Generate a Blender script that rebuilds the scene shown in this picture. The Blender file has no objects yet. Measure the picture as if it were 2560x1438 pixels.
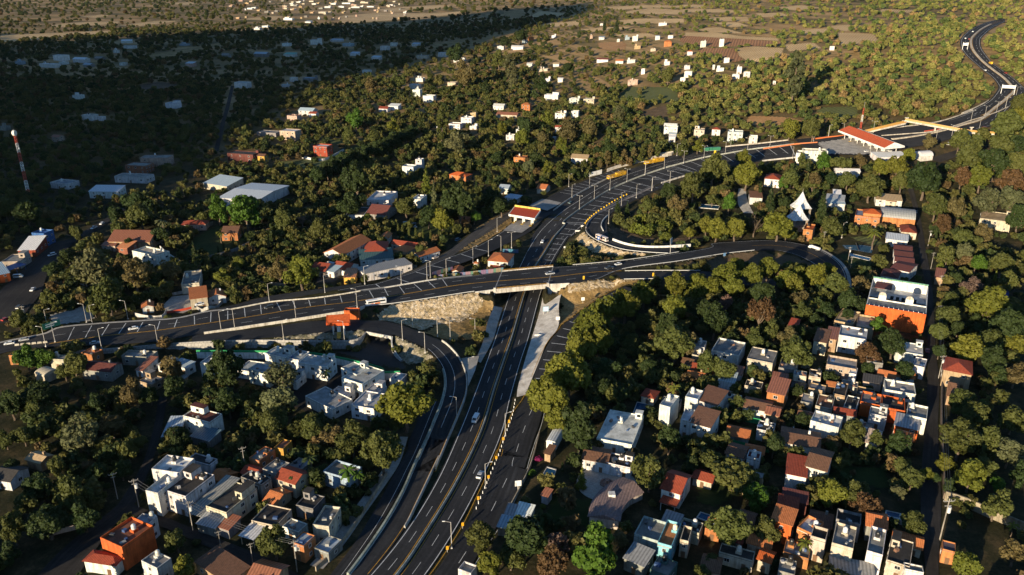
import bpy,bmesh,math,random
import numpy as np
from mathutils import Vector,Matrix
R=math.radians
random.seed(7)
RNG=np.random.default_rng(11)
C=bpy.context.scene.collection
SC=bpy.context.scene
# ---------------------------------------------------------------- camera
CAM_H,PITCH,LENS=150.0,R(21.7),28.0
FPX=LENS/36.0*2560.0
cam=bpy.data.cameras.new('camera')
cam.lens=LENS
cam.sensor_width=36.0
cam.clip_start=1.0
cam.clip_end=60000.0
cam_o=bpy.data.objects.new('camera',cam)
cam_o.location=(0,0,CAM_H)
cam_o.rotation_euler=(math.pi/2-PITCH,0,0)
C.objects.link(cam_o)
SC.camera=cam_o
# ---------------------------------------------------------------- sky, sun, exposure
SUN_AZ,SUN_EL=R(34.0),R(11.0)
world=bpy.data.worlds.new('World')
SC.world=world
world.use_nodes=True
nt=world.node_tree
nt.nodes.clear()
sky=nt.nodes.new('ShaderNodeTexSky')
sky.sky_type='NISHITA'
sky.sun_disc=False
sky.sun_elevation=SUN_EL
sky.sun_rotation=SUN_AZ+math.pi
sky.air_density=1.0
sky.dust_density=0.0
sky.ozone_density=4.0
bg=nt.nodes.new('ShaderNodeBackground')
bg.inputs['Strength'].default_value=0.088
wo=nt.nodes.new('ShaderNodeOutputWorld')
nt.links.new(sky.outputs[0],bg.inputs[0])
nt.links.new(bg.outputs[0],wo.inputs[0])
sun=bpy.data.lights.new('sun','SUN')
sun.energy=5.0
sun.angle=R(0.5)
sun.color=(1.0,0.83,0.58)
sun_o=bpy.data.objects.new('sun',sun)
sd=Vector((math.sin(SUN_AZ)*math.cos(SUN_EL),math.cos(SUN_AZ)*math.cos(SUN_EL),-math.sin(SUN_EL)))
sun_o.rotation_euler=sd.to_track_quat('-Z','Y').to_euler()
sun_o.location=(-300,-400,500)
C.objects.link(sun_o)
SC.view_settings.view_transform='Standard'
SC.view_settings.look='None'
SC.view_settings.exposure=1.0
SC.view_settings.gamma=1.0
SC.view_settings.use_curve_mapping=False
SC.cycles.max_bounces=5
SC.cycles.diffuse_bounces=2
SC.cycles.glossy_bounces=2
SC.cycles.transmission_bounces=2
SC.cycles.transparent_max_bounces=4
# ---------------------------------------------------------------- photo measurements -> places
CROP={1:(0,0),2:(850,0),3:(1700,0),4:(0,480),5:(850,480),6:(1700,480),7:(0,958),8:(850,958),9:(1700,958),11:(0,660),12:(480,660),13:(900,580),14:(1300,560),15:(1720,540),21:(1200,360),22:(1600,280),23:(2040,240),26:(1000,470),16:(900,820),17:(800,1078),24:(2240,0),25:(2240,160),0:(0,0)}
def cscale(k):
 return 1.0 if k==0 else .3359375 if k<10 else .2504 if k in(16,17)else .1252 if k in(24,25)else .18779
def P(k,x,y):
 s=cscale(k)
 return CROP[k][0]+x*s,CROP[k][1]+y*s
def smooth(a,b,t):
 t=np.clip((t-a)/(b-a),0,1)
 return t*t*(3-2*t)
def base(x,y):
 """natural ground height: flat valley, rising to the right-hand hillside"""
 x=np.asarray(x,float)
 y=np.asarray(y,float)
 a=x/np.maximum(y,60.0)
 w=smooth(-0.16,0.46,a)
 t=np.maximum(0,y-430.0)
 zr=0.165*(np.sqrt(t*t+2500)-50)*(t>0)
 zr=np.where(zr>72,72+(zr-72)*.34,zr)
 zr=np.minimum(zr,330)
 zl=0.028*np.clip(y-620,0,900)
 z=w*zr+(1-w)*zl
 und=np.sin(x*.0041+1)*np.cos(y*.0037+.5)*3*smooth(620,900,y)
 k=np.exp(-(((x-640)/95.0)**2+((y-900)/120.0)**2))
 return z+und+16*k
_c,_s=math.cos(PITCH),math.sin(PITCH)
def ray(px,py):
 u=(px-1280.0)/FPX
 v=(719.0-py)/FPX
 return Vector((u,_c+v*_s,-_s+v*_c))
def at(px,py,dz=0.0,ground=None):
 """the place on the ground (plus dz) that the photo shows at this pixel"""
 d=ray(px,py)
 g=ground or base
 t0,t1=150.0,None
 prev=None
 t=150.0
 while t<30000:
  p=d*t
  hgt=CAM_H+p.z-float(g(p.x,p.y))-dz
  if hgt<=0:
   t1=t
   break
  t0=t
  t*=1.02
 if t1 is None:
  t1=t
 for _ in range(22):
  tm=(t0+t1)/2
  p=d*tm
  if CAM_H+p.z-float(g(p.x,p.y))-dz>0:
   t0=tm
  else:
   t1=tm
 p=d*t1
 return Vector((p.x,p.y,CAM_H+p.z))
def atc(k,x,y,dz=0.0,ground=None):
 return at(*P(k,x,y),dz,ground)
def proj(p):
 """place -> photo pixel and depth"""
 y,z=p[1],p[2]-CAM_H
 dep=y*_c-z*_s
 return 1280+FPX*p[0]/dep,719-FPX*(y*_s+z*_c)/dep,dep
# ---------------------------------------------------------------- small mesh kit
class MB:
 def __init__(self):
  self.v,self.f,self.m=[],[],[]
 def quad(self,pts,mi=0):
  n=len(self.v)
  self.v+=[tuple(p)for p in pts]
  self.f.append(tuple(range(n,n+len(pts))))
  self.m.append(mi)
 def box(self,c,s,rz=0.0,mi=0,taper=1.0):
  cx,cy,cz=c
  hx,hy,hz=s[0]/2,s[1]/2,s[2]/2
  n=len(self.v)
  ca,sa=math.cos(rz),math.sin(rz)
  for k,z in((1,-hz),(taper,hz)):
   for x,y in((-hx,-hy),(hx,-hy),(hx,hy),(-hx,hy)):
    x,y=x*k,y*k
    self.v.append((cx+x*ca-y*sa,cy+x*sa+y*ca,cz+z))
  for q in((3,2,1,0),(4,5,6,7),(0,1,5,4),(1,2,6,5),(2,3,7,6),(3,0,4,7)):
   self.f.append(tuple(n+i for i in q))
   self.m.append(mi)
 def prism(self,poly,z0,z1,mi=0,cap=True):
  n=len(self.v)
  k=len(poly)
  a=sum(poly[i][0]*poly[(i+1)%k][1]-poly[(i+1)%k][0]*poly[i][1]for i in range(k))
  if a<0:
   poly=poly[::-1]
  f0=z0 if callable(z0)else(lambda x,y:z0)
  f1=z1 if callable(z1)else(lambda x,y:z1)
  self.v+=[(p[0],p[1],f0(p[0],p[1]))for p in poly]+[(p[0],p[1],f1(p[0],p[1]))for p in poly]
  for i in range(k):
   j=(i+1)%k
   self.f.append((n+i,n+j,n+k+j,n+k+i))
   self.m.append(mi)
  if cap:
   self.f.append(tuple(n+k+i for i in range(k)))
   self.f.append(tuple(n+i for i in range(k-1,-1,-1)))
   self.m+=[mi,mi]
 def tube(self,p0,p1,r0,r1=None,n=8,mi=0,cap=True):
  r1=r0 if r1 is None else r1
  p0,p1=Vector(p0),Vector(p1)
  d=(p1-p0)
  if d.length<1e-6:
   return
  d.normalize()
  a=d.orthogonal().normalized()
  b=d.cross(a)
  k=len(self.v)
  for p,r in((p0,r0),(p1,r1)):
   for i in range(n):
    t=2*math.pi*i/n
    self.v.append(tuple(p+(a*math.cos(t)+b*math.sin(t))*r))
  for i in range(n):
   j=(i+1)%n
   self.f.append((k+i,k+j,k+n+j,k+n+i))
   self.m.append(mi)
  if cap:
   self.f.append(tuple(k+i for i in range(n-1,-1,-1)))
   self.f.append(tuple(k+n+i for i in range(n)))
   self.m+=[mi,mi]
 def lathe(self,prof,c=(0,0,0),n=12,mi=0):
  k=len(self.v)
  for r,z in prof:
   for i in range(n):
    t=2*math.pi*i/n
    self.v.append((c[0]+r*math.cos(t),c[1]+r*math.sin(t),c[2]+z))
  for s in range(len(prof)-1):
   for i in range(n):
    j=(i+1)%n
    self.f.append((k+s*n+i,k+s*n+j,k+s*n+n+j,k+s*n+n+i))
    self.m.append(mi)
  self.f.append(tuple(k+(len(prof)-1)*n+i for i in range(n)))
  self.m.append(mi)
 def mesh(self,name,mats):
  me=bpy.data.meshes.new(name)
  me.from_pydata(self.v,[],self.f)
  mats=mats if isinstance(mats,(list,tuple))else[mats]
  for m in mats:
   me.materials.append(m)
  if len(mats)>1:
   me.polygons.foreach_set('material_index',self.m)
  me.update()
  return me
 def build(self,name,mats,parent=None,col=None,smooth_=False):
  me=self.mesh(name,mats)
  if smooth_:
   me.polygons.foreach_set('use_smooth',[True]*len(me.polygons))
  return link(name,me,parent,col)
def link(name,me,parent=None,col=None,loc=None,rz=None,scale=None):
 o=bpy.data.objects.new(name,me)
 C.objects.link(o)
 if parent is not None:
  o.parent=parent
 if col is not None:
  o.color=(col[0],col[1],col[2],1)
 if loc is not None:
  o.location=loc
 if rz is not None:
  o.rotation_euler=(0,0,rz)
 if scale is not None:
  o.scale=scale
 return o
LABELLED=[]
def tag(o,label=None,cat=None,group=None,kind=None):
 if label:
  o['label']=label
 if cat:
  o['category']=cat
 if group:
  o['group']=group
 if kind:
  o['kind']=kind
 return o
def thing(name,label,cat,loc,rz=0.0,group=None):
 o=bpy.data.objects.new(name,None)
 o.empty_display_size=.5
 C.objects.link(o)
 o.location=loc
 o.rotation_euler=(0,0,rz)
 return tag(o,label,cat,group)
AUTO=[]
LAND=[]
def auto(o,look,cat,group=None,pos=None):
 tag(o,None,cat,group)
 p=pos or o.location
 AUTO.append((o,look,proj(p)[:2]))
 return o
def copy_tree(o,parent=None):
 c=o.copy()
 C.objects.link(c)
 if parent is not None:
  c.parent=parent
 for ch in o.children:
  copy_tree(ch,c)
 return c
# ---------------------------------------------------------------- curves
def catmull(pts,step):
 pts=[Vector(p)for p in pts]
 if len(pts)==2:
  pts=[pts[0],pts[0].lerp(pts[1],.5),pts[1]]
 ext=[pts[0]*2-pts[1]]+pts+[pts[-1]*2-pts[-2]]
 out=[]
 for i in range(1,len(ext)-2):
  p0,p1,p2,p3=ext[i-1:i+3]
  L=(p2-p1).length
  t0=0.0
  t1=t0+max((p1-p0).length,1e-4)**.5
  t2=t1+max(L,1e-4)**.5
  t3=t2+max((p3-p2).length,1e-4)**.5
  n=max(1,int(round(L/step)))if step>0 else int(-step)
  for k in range(n):
   t=t1+(t2-t1)*k/n
   a1=p0*((t1-t)/(t1-t0))+p1*((t-t0)/(t1-t0))
   a2=p1*((t2-t)/(t2-t1))+p2*((t-t1)/(t2-t1))
   a3=p2*((t3-t)/(t3-t2))+p3*((t-t2)/(t3-t2))
   b1=a1*((t2-t)/(t2-t0))+a2*((t-t0)/(t2-t0))
   b2=a2*((t3-t)/(t3-t1))+a3*((t-t1)/(t3-t1))
   out.append(b1*((t2-t)/(t2-t1))+b2*((t-t1)/(t2-t1)))
 out.append(pts[-1])
 return out
def line(spec,step=2.0,dz=0.0):
 """spec: (crop, x, y[, height above natural ground]) -> dense world polyline"""
 pts=[]
 last=0.0
 for s in spec:
  if len(s)>3:
   last=s[3]
  pts.append(atc(s[0],s[1],s[2],last+dz))
 return catmull(pts,step)
def arc(pts):
 s=[0.0]
 for a,b in zip(pts[:-1],pts[1:]):
  s.append(s[-1]+(b-a).length)
 return s
def resample(pts,step):
 s=arc(pts)
 n=max(2,int(s[-1]/step)+1)
 out,j=[],0
 for i in range(n):
  t=s[-1]*i/(n-1)
  while j<len(s)-2 and s[j+1]<t:
   j+=1
  k=(t-s[j])/max(1e-6,s[j+1]-s[j])
  out.append(pts[j].lerp(pts[j+1],min(1,max(0,k))))
 return out
def tangents(pts):
 out=[]
 for i in range(len(pts)):
  d=pts[min(i+1,len(pts)-1)]-pts[max(i-1,0)]
  d.z=0
  out.append(d.normalized())
 return out
def offset(pts,d,dz=0.0):
 """parallel polyline, d metres to the right of travel"""
 return[p+Vector((t.y,-t.x,0))*d+Vector((0,0,dz))for p,t in zip(pts,tangents(pts))]
def match(ref,opp):
 q=np.array([(p.x,p.y)for p in opp])
 s_idx=[]
 tg=tangents(ref)
 lo=0
 for p,t in zip(ref,tg):
  d=q-np.array((p.x,p.y))
  along=np.abs(d@np.array((t.x,t.y)))
  cost=along+.02*np.hypot(d[:,0],d[:,1])
  cost[:lo]=1e9
  j=int(np.argmin(cost[lo:lo+80]))+lo
  lo=max(lo,j)
  s_idx.append(j)
 s=np.array(s_idx,float)
 if len(s)>6:
  k=np.array([1,2,3,2,1],float)
  k/=k.sum()
  s=np.convolve(np.pad(s,2,mode='edge'),k,'valid')
 out=[]
 for v in s:
  j=min(int(v),len(opp)-2)
  out.append(opp[j].lerp(opp[j+1],v-j))
 out[0],out[-1]=opp[max(0,s_idx[0])],opp[s_idx[-1]]
 return out
ROADS={}
def ribbon(name,A,B,mat,cols=4,z=0.0,samples=True,kind='structure',thick=0.0):
 """A and B: matched polylines (left edge, right edge)"""
 mb=MB()
 n=len(A)
 for a,b in zip(A,B):
  for c in range(cols+1):
   p=a.lerp(b,c/cols)
   mb.v.append((p.x,p.y,p.z+z))
 for i in range(n-1):
  for c in range(cols):
   k=i*(cols+1)+c
   mb.f.append((k,k+1,k+cols+2,k+cols+1))
   mb.m.append(0)
 o=mb.build(name,mat)
 me=o.data
 sa_,wd_=arc(A),[(b-a).length for a,b in zip(A,B)]
 uv=me.uv_layers.new(name='UVMap')
 for l in me.loops:
  i,c=divmod(l.vertex_index,cols+1)
  uv.data[l.index].uv=(wd_[i]*c/cols,sa_[i])
 if sum(p.normal.z for p in me.polygons)<0:
  me.flip_normals()
 if kind:
  o['kind']=kind
 if samples:
  arr=[]
  for a,b in zip(A,B):
   m=max(2,int((b-a).length/1.4))
   for c in range(m+1):
    arr.append(tuple(a.lerp(b,c/m)))
  ROADS.setdefault(name,[]).append(np.array(arr))
 return o
def road(name,L,Rr,mat,ref='L',step=2.0,z=0.0,cols=4,samples=True):
 A,B=line(L,step),line(Rr,step)
 if ref=='L':
  B=match(A,B)
 else:
  A=match(B,A)
 ribbon(name,A,B,mat,cols,z,samples)
 return A,B
class Paint:
 """painted markings, one sheet per colour"""
 def __init__(self):
  self.mb=MB()
 def strip(self,pts,w,z=.012):
  t=tangents(pts)
  for i in range(len(pts)-1):
   n0=Vector((t[i].y,-t[i].x,0))*w/2
   n1=Vector((t[i+1].y,-t[i+1].x,0))*w/2
   u=Vector((0,0,z))
   self.mb.quad((pts[i]+n0+u,pts[i+1]+n1+u,pts[i+1]-n1+u,pts[i]-n0+u))
 def dashes(self,pts,w,on,off,z=.012,start=0.0):
  s=arc(pts)
  t=start
  while t<s[-1]:
   e=min(t+on,s[-1])
   seg=[_pt(pts,s,t),_pt(pts,s,(t+e)/2),_pt(pts,s,e)]
   self.strip(seg,w,z)
   t+=on+off
 def bars(self,A,B,every,w,f0=0.06,f1=0.94,z=.012,start=0.0):
  s=arc(A)
  t=start
  while t<s[-1]:
   a,b=_pt(A,s,t),None
   k=_fi(s,t)
   j=min(int(k),len(B)-2)
   b=B[j].lerp(B[j+1],k-j)
   self.strip([a.lerp(b,f0),a.lerp(b,.5),a.lerp(b,f1)],w,z)
   t+=every
 def build(self,name,mat):
  o=self.mb.build(name,mat)
  if len(o.data.polygons)and sum(p.normal.z for p in o.data.polygons)<0:
   o.data.flip_normals()
  bm=bmesh.new()
  bm.from_mesh(o.data)
  for f in bm.faces:
   if f.normal.z<0:
    f.normal_flip()
  bm.to_mesh(o.data)
  bm.free()
  o['kind']='structure'
  return o
def _fi(s,t):
 j=int(np.searchsorted(s,t,'right'))-1
 j=min(max(j,0),len(s)-2)
 return j+(t-s[j])/max(1e-6,s[j+1]-s[j])
def _pt(pts,s,t):
 k=_fi(s,t)
 j=int(k)
 j=min(j,len(pts)-2)
 return pts[j].lerp(pts[j+1],min(1,max(0,k-j)))
def sweep(pts,prof,close=True):
 """extrude a profile [(side, up)] along a polyline"""
 mb=MB()
 t=tangents(pts)
 k=len(prof)
 for p,d in zip(pts,t):
  n=Vector((d.y,-d.x,0))
  for s,u in prof:
   mb.v.append(tuple(p+n*s+Vector((0,0,u))))
 for i in range(len(pts)-1):
  for j in range(k if close else k-1):
   a=i*k+j
   b=i*k+(j+1)%k
   mb.f.append((a,b,b+k,a+k))
   mb.m.append(0)
 if close:
  mb.f.append(tuple(range(k-1,-1,-1)))
  mb.f.append(tuple((len(pts)-1)*k+j for j in range(k)))
  mb.m+=[0,0]
 return mb
# ---------------------------------------------------------------- materials
def mat(name):
 m=bpy.data.materials.new(name)
 m.use_nodes=True
 n=m.node_tree
 n.nodes.clear()
 out=n.nodes.new('ShaderNodeOutputMaterial')
 b=n.nodes.new('ShaderNodeBsdfPrincipled')
 b.inputs['Specular IOR Level'].default_value=.25
 n.links.new(b.outputs[0],out.inputs[0])
 return m,n,b,out
def N(n,typ,**kw):
 o=n.nodes.new(typ)
 for k,v in kw.items():
  if k in o.inputs:
   o.inputs[k].default_value=v
  else:
   setattr(o,k,v)
 return o
def noise(n,scale,detail=4,rough=.55,coord='Object',vec=None):
 t=N(n,'ShaderNodeTexNoise')
 t.inputs['Scale'].default_value=scale
 t.inputs['Detail'].default_value=detail
 t.inputs['Roughness'].default_value=rough
 if vec is None:
  c=N(n,'ShaderNodeTexCoord')
  vec=c.outputs[coord]
 n.links.new(vec,t.inputs['Vector'])
 return t
def ramp(n,src,stops):
 r=N(n,'ShaderNodeValToRGB')
 e=r.color_ramp.elements
 while len(e)>len(stops):
  e.remove(e[-1])
 while len(e)<len(stops):
  e.new(0.5)
 for el,(p,c)in zip(e,stops):
  el.position=p
  el.color=(c[0],c[1],c[2],1)if len(c)==3 else c
 n.links.new(src,r.inputs[0])
 return r
def mixc(n,a,b,fac,mode='MIX'):
 m=N(n,'ShaderNodeMix',data_type='RGBA',blend_type=mode)
 for i,s in((0,fac),(6,a),(7,b)):
  if isinstance(s,(int,float)):
   m.inputs[i].default_value=s
  elif isinstance(s,tuple):
   m.inputs[i].default_value=(s[0],s[1],s[2],1)
  else:
   n.links.new(s,m.inputs[i])
 return m.outputs[2]
def bump(n,b,src,strength=.3,dist=.1):
 k=N(n,'ShaderNodeBump')
 k.inputs['Strength'].default_value=strength
 k.inputs['Distance'].default_value=dist
 n.links.new(src,k.inputs['Height'])
 n.links.new(k.outputs[0],b.inputs['Normal'])
def worldpos(n):
 g=N(n,'ShaderNodeNewGeometry')
 return g.outputs['Position']
M={}
def objcol(name,rough=.8,var=.35,scale=.6,detail=6,lo=.55,spec=.25,metal=0.0,bmp=None):
 """the object's own colour, with worn and stained patches"""
 m,n,b,out=mat(name)
 oi=N(n,'ShaderNodeObjectInfo')
 p=worldpos(n)
 t=noise(n,scale,detail,.65,vec=p)
 r=ramp(n,t.outputs[0],[(.3,(1-var,)*3),(.62,(1,1,1))])
 t2=noise(n,scale*9,3,.6,vec=p)
 r2=ramp(n,t2.outputs[0],[(.25,(.82,)*3),(.7,(1.06,)*3)])
 c=mixc(n,oi.outputs['Color'],r.outputs[0],1.0,'MULTIPLY')
 c=mixc(n,c,r2.outputs[0],1.0,'MULTIPLY')
 if name in('plaster','concrete'):
  mp=N(n,'ShaderNodeMapping')
  mp.inputs['Scale'].default_value=(1.3,1.3,.16)
  n.links.new(p,mp.inputs[0])
  t3=noise(n,1.0,4,.65,vec=mp.outputs[0])
  r3=ramp(n,t3.outputs[0],[(.36,(.66,.63,.58)),(.55,(1,1,1))])
  c=mixc(n,c,r3.outputs[0],1.0,'MULTIPLY')
 n.links.new(c,b.inputs['Base Color'])
 b.inputs['Roughness'].default_value=rough
 b.inputs['Specular IOR Level'].default_value=spec
 b.inputs['Metallic'].default_value=metal
 if bmp:
  bump(n,b,t2.outputs[0],bmp,.05)
 M[name]=m
 return m,n,b
objcol('plaster',.85,.34,.38)
objcol('concrete',.9,.45,.22,8,spec=.2)
objcol('slab',.9,.62,.30,8,spec=.2)
objcol('paint',.35,.1,.8,3,spec=.5)
objcol('steel',.45,.2,.8,3,spec=.5)
objcol('fabric',.8,.15,1.0,3)
def tile_mat(name,axis,period,depth,rough,var):
 m,n,b,out=mat(name)
 oi=N(n,'ShaderNodeObjectInfo')
 tc=N(n,'ShaderNodeTexCoord')
 w=N(n,'ShaderNodeTexWave',wave_type='BANDS',bands_direction=axis)
 w.inputs['Scale'].default_value=.314/period
 w.inputs['Distortion'].default_value=.6
 w.inputs['Detail'].default_value=1
 n.links.new(tc.outputs['Object'],w.inputs['Vector'])
 t=noise(n,1.3,6,.7,vec=worldpos(n))
 r=ramp(n,t.outputs[0],[(.28,(1-var,)*3),(.7,(1.12,)*3)])
 r1=ramp(n,w.outputs[0],[(.1,(.72,)*3),(.6,(1.08,)*3)])
 c=mixc(n,oi.outputs['Color'],r.outputs[0],1.0,'MULTIPLY')
 c=mixc(n,c,r1.outputs[0],1.0,'MULTIPLY')
 n.links.new(c,b.inputs['Base Color'])
 b.inputs['Roughness'].default_value=rough
 bump(n,b,w.outputs[0],.6,depth)
 M[name]=m
tile_mat('tile','X',.45,.12,.85,.42)
tile_mat('sheet','X',.9,.10,.5,.3)
def flat(name,col,rough=.7,spec=.25,metal=0.0,emit=None):
 m,n,b,out=mat(name)
 b.inputs['Base Color'].default_value=(*col,1)
 b.inputs['Roughness'].default_value=rough
 b.inputs['Specular IOR Level'].default_value=spec
 b.inputs['Metallic'].default_value=metal
 M[name]=m
 return m
flat('glass',(.012,.016,.02),.12,.6)
flat('rubber',(.02,.02,.02),.8)
flat('dark',(.025,.022,.02),.8)
flat('lamp',(.75,.75,.72),.3)
flat('text',(.8,.8,.8),.6)
# asphalt: worn wheel tracks, patches, fine aggregate
def asphalt(name,c0,c1):
 m,n,b,out=mat(name)
 p=worldpos(n)
 t=noise(n,.045,6,.6,vec=p)
 t1=noise(n,.9,5,.7,vec=p)
 t2=noise(n,7,2,.5,vec=p)
 r=ramp(n,t.outputs[0],[(.35,c0),(.68,c1)])
 r1=ramp(n,t1.outputs[0],[(.3,(.75,)*3),(.7,(1.15,)*3)])
 r2=ramp(n,t2.outputs[0],[(.3,(.85,)*3),(.7,(1.12,)*3)])
 c=mixc(n,r.outputs[0],r1.outputs[0],1.0,'MULTIPLY')
 c=mixc(n,c,r2.outputs[0],1.0,'MULTIPLY')
 uv=N(n,'ShaderNodeUVMap')
 mp=N(n,'ShaderNodeMapping')
 mp.inputs['Scale'].default_value=(1.1,.018,1)
 n.links.new(uv.outputs[0],mp.inputs[0])
 t3=noise(n,1.0,4,.6,vec=mp.outputs[0])
 r3=ramp(n,t3.outputs[0],[(.32,(.72,)*3),(.55,(1.0,)*3),(.72,(1.35,)*3)])
 c=mixc(n,c,r3.outputs[0],1.0,'MULTIPLY')
 br=N(n,'ShaderNodeTexBrick')
 for k_,v_ in(('Scale',1.0),('Brick Width',3.6),('Row Height',17.0),('Mortar Size',.012),('Bias',-.2)):
  br.inputs[k_].default_value=v_
 for k_,v_ in(('Color1',.86),('Color2',1.1),('Mortar',.7)):
  br.inputs[k_].default_value=(v_,v_,v_,1)
 n.links.new(uv.outputs[0],br.inputs['Vector'])
 c=mixc(n,c,br.outputs['Color'],1.0,'MULTIPLY')
 n.links.new(c,b.inputs['Base Color'])
 b.inputs['Roughness'].default_value=.9
 b.inputs['Specular IOR Level'].default_value=.12
 M[name]=m
asphalt('asphalt',(.026,.027,.030),(.044,.044,.046))
asphalt('asphalt_old',(.060,.056,.052),(.10,.092,.083))
asphalt('street',(.028,.026,.025),(.055,.049,.043))
def noisy(name,stops,s0,s1,rough=.95,bmp=.5,dist=.2,mul=(.7,1.2)):
 m,n,b,out=mat(name)
 p=worldpos(n)
 t=noise(n,s0,7,.65,vec=p)
 t1=noise(n,s1,5,.7,vec=p)
 r=ramp(n,t.outputs[0],stops)
 r1=ramp(n,t1.outputs[0],[(.3,(mul[0],)*3),(.7,(mul[1],)*3)])
 c=mixc(n,r.outputs[0],r1.outputs[0],1.0,'MULTIPLY')
 n.links.new(c,b.inputs['Base Color'])
 b.inputs['Roughness'].default_value=rough
 b.inputs['Specular IOR Level'].default_value=.15
 if bmp:
  bump(n,b,t1.outputs[0],bmp,dist)
 M[name]=m
 return m,n,b
noisy('white_line',[(.28,(.34,.34,.33)),(.6,(.68,.68,.66))],.5,3,.7,0)
noisy('yellow_line',[(.3,(.30,.15,.02)),(.62,(.66,.34,.03))],.5,3,.7,0)
noisy('rock',[(.34,(.27,.20,.09)),(.5,(.50,.38,.23)),(.64,(.70,.58,.42))],.55,1.6,.95,1.0,.6,(.45,1.35))
noisy('rubble',[(.36,(.10,.10,.05)),(.5,(.24,.21,.14)),(.66,(.40,.35,.27))],.4,1.3,.95,1.0,.5,(.5,1.3))
noisy('dry_grass',[(.3,(.13,.09,.03)),(.5,(.28,.18,.07)),(.7,(.40,.27,.12))],.09,1.1,.95,.8,.3,(.5,1.3))
noisy('brush',[(.3,(.035,.042,.014)),(.5,(.075,.075,.025)),(.7,(.16,.12,.05))],.12,.8,.95,1.0,.6,(.4,1.4))
noisy('lawn',[(.3,(.018,.032,.008)),(.7,(.045,.06,.014))],.15,2,.95,.4,.1)
noisy('shotcrete',[(.3,(.34,.30,.25)),(.6,(.62,.58,.52))],.25,1.2,.9,.7,.3,(.75,1.1))
noisy('pavement',[(.3,(.26,.24,.21)),(.7,(.44,.41,.36))],.3,2.0,.9,.2,.05)
noisy('apron',[(.3,(.20,.19,.18)),(.7,(.36,.34,.31))],.25,2.0,.9,.2,.05)
noisy('earth',[(.3,(.06,.042,.026)),(.7,(.14,.095,.055))],.15,1.1,.95,.5,.2)
noisy('water',[(.3,(.01,.05,.11)),(.7,(.015,.075,.15))],.2,1.0,.08,.05,.02)
noisy('court',[(.3,(.025,.07,.12)),(.7,(.035,.10,.16))],.2,1.0,.8,0)
# crop rows
def field_mat(name,c0,c1,period,ang):
 m,n,b,out=mat(name)
 p=worldpos(n)
 mp=N(n,'ShaderNodeMapping')
 mp.inputs['Rotation'].default_value=(0,0,ang)
 n.links.new(p,mp.inputs['Vector'])
 w=N(n,'ShaderNodeTexWave',wave_type='BANDS',bands_direction='X')
 w.inputs['Scale'].default_value=.314/period
 w.inputs['Distortion'].default_value=1.6
 w.inputs['Detail'].default_value=2
 n.links.new(mp.outputs[0],w.inputs['Vector'])
 t=noise(n,.02,6,.6,vec=p)
 r=ramp(n,t.outputs[0],[(.3,c0),(.7,c1)])
 r1=ramp(n,w.outputs[0],[(.2,(.72,)*3),(.8,(1.1,)*3)])
 t2=noise(n,.6,4,.7,vec=p)
 r2=ramp(n,t2.outputs[0],[(.3,(.75,)*3),(.7,(1.15,)*3)])
 c=mixc(n,r.outputs[0],r1.outputs[0],1.0,'MULTIPLY')
 c=mixc(n,c,r2.outputs[0],1.0,'MULTIPLY')
 n.links.new(c,b.inputs['Base Color'])
 b.inputs['Roughness'].default_value=.95
 bump(n,b,w.outputs[0],.5,.5)
 M[name]=m
field_mat('stubble',(.44,.29,.135),(.60,.42,.21),3.0,.5)
field_mat('ploughed',(.26,.12,.05),(.36,.18,.08),3.5,.3)
field_mat('maize',(.30,.15,.06),(.42,.24,.10),2.6,1.2)
field_mat('green_crop',(.07,.085,.025),(.11,.12,.04),3.0,1.0)
# the ground: earth, dry grass, brush; big field-sized patches far away
def ground_mat():
 m,n,b,out=mat('ground')
 p=worldpos(n)
 t=noise(n,.012,8,.62,vec=p)
 t1=noise(n,.12,6,.7,vec=p)
 t2=noise(n,1.0,5,.7,vec=p)
 near=ramp(n,t1.outputs[0],[(.34,(.016,.020,.008)),(.52,(.040,.036,.017)),(.70,(.110,.075,.038))])  # near earth and growth, darkened in the colour for the tree shade
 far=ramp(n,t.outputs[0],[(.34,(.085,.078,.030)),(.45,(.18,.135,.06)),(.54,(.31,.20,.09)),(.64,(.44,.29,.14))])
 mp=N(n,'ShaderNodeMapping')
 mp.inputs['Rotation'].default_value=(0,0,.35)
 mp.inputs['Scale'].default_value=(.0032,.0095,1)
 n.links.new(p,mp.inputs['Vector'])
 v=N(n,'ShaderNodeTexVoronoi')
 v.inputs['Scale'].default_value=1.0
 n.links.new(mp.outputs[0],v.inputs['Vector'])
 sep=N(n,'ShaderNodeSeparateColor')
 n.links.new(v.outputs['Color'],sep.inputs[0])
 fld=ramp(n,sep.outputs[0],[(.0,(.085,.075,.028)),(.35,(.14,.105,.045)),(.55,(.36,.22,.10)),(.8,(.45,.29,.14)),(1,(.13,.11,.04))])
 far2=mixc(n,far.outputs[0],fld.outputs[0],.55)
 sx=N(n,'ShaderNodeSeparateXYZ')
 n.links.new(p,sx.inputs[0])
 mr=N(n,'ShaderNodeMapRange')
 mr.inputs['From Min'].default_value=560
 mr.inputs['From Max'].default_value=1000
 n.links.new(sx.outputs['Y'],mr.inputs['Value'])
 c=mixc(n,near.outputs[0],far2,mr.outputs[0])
 r2=ramp(n,t2.outputs[0],[(.3,(.6,)*3),(.7,(1.25,)*3)])
 c=mixc(n,c,r2.outputs[0],1.0,'MULTIPLY')
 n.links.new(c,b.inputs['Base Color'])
 b.inputs['Roughness'].default_value=.95
 b.inputs['Specular IOR Level'].default_value=.1
 bump(n,b,t2.outputs[0],.6,.3)
 M['ground']=m
ground_mat()
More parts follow.
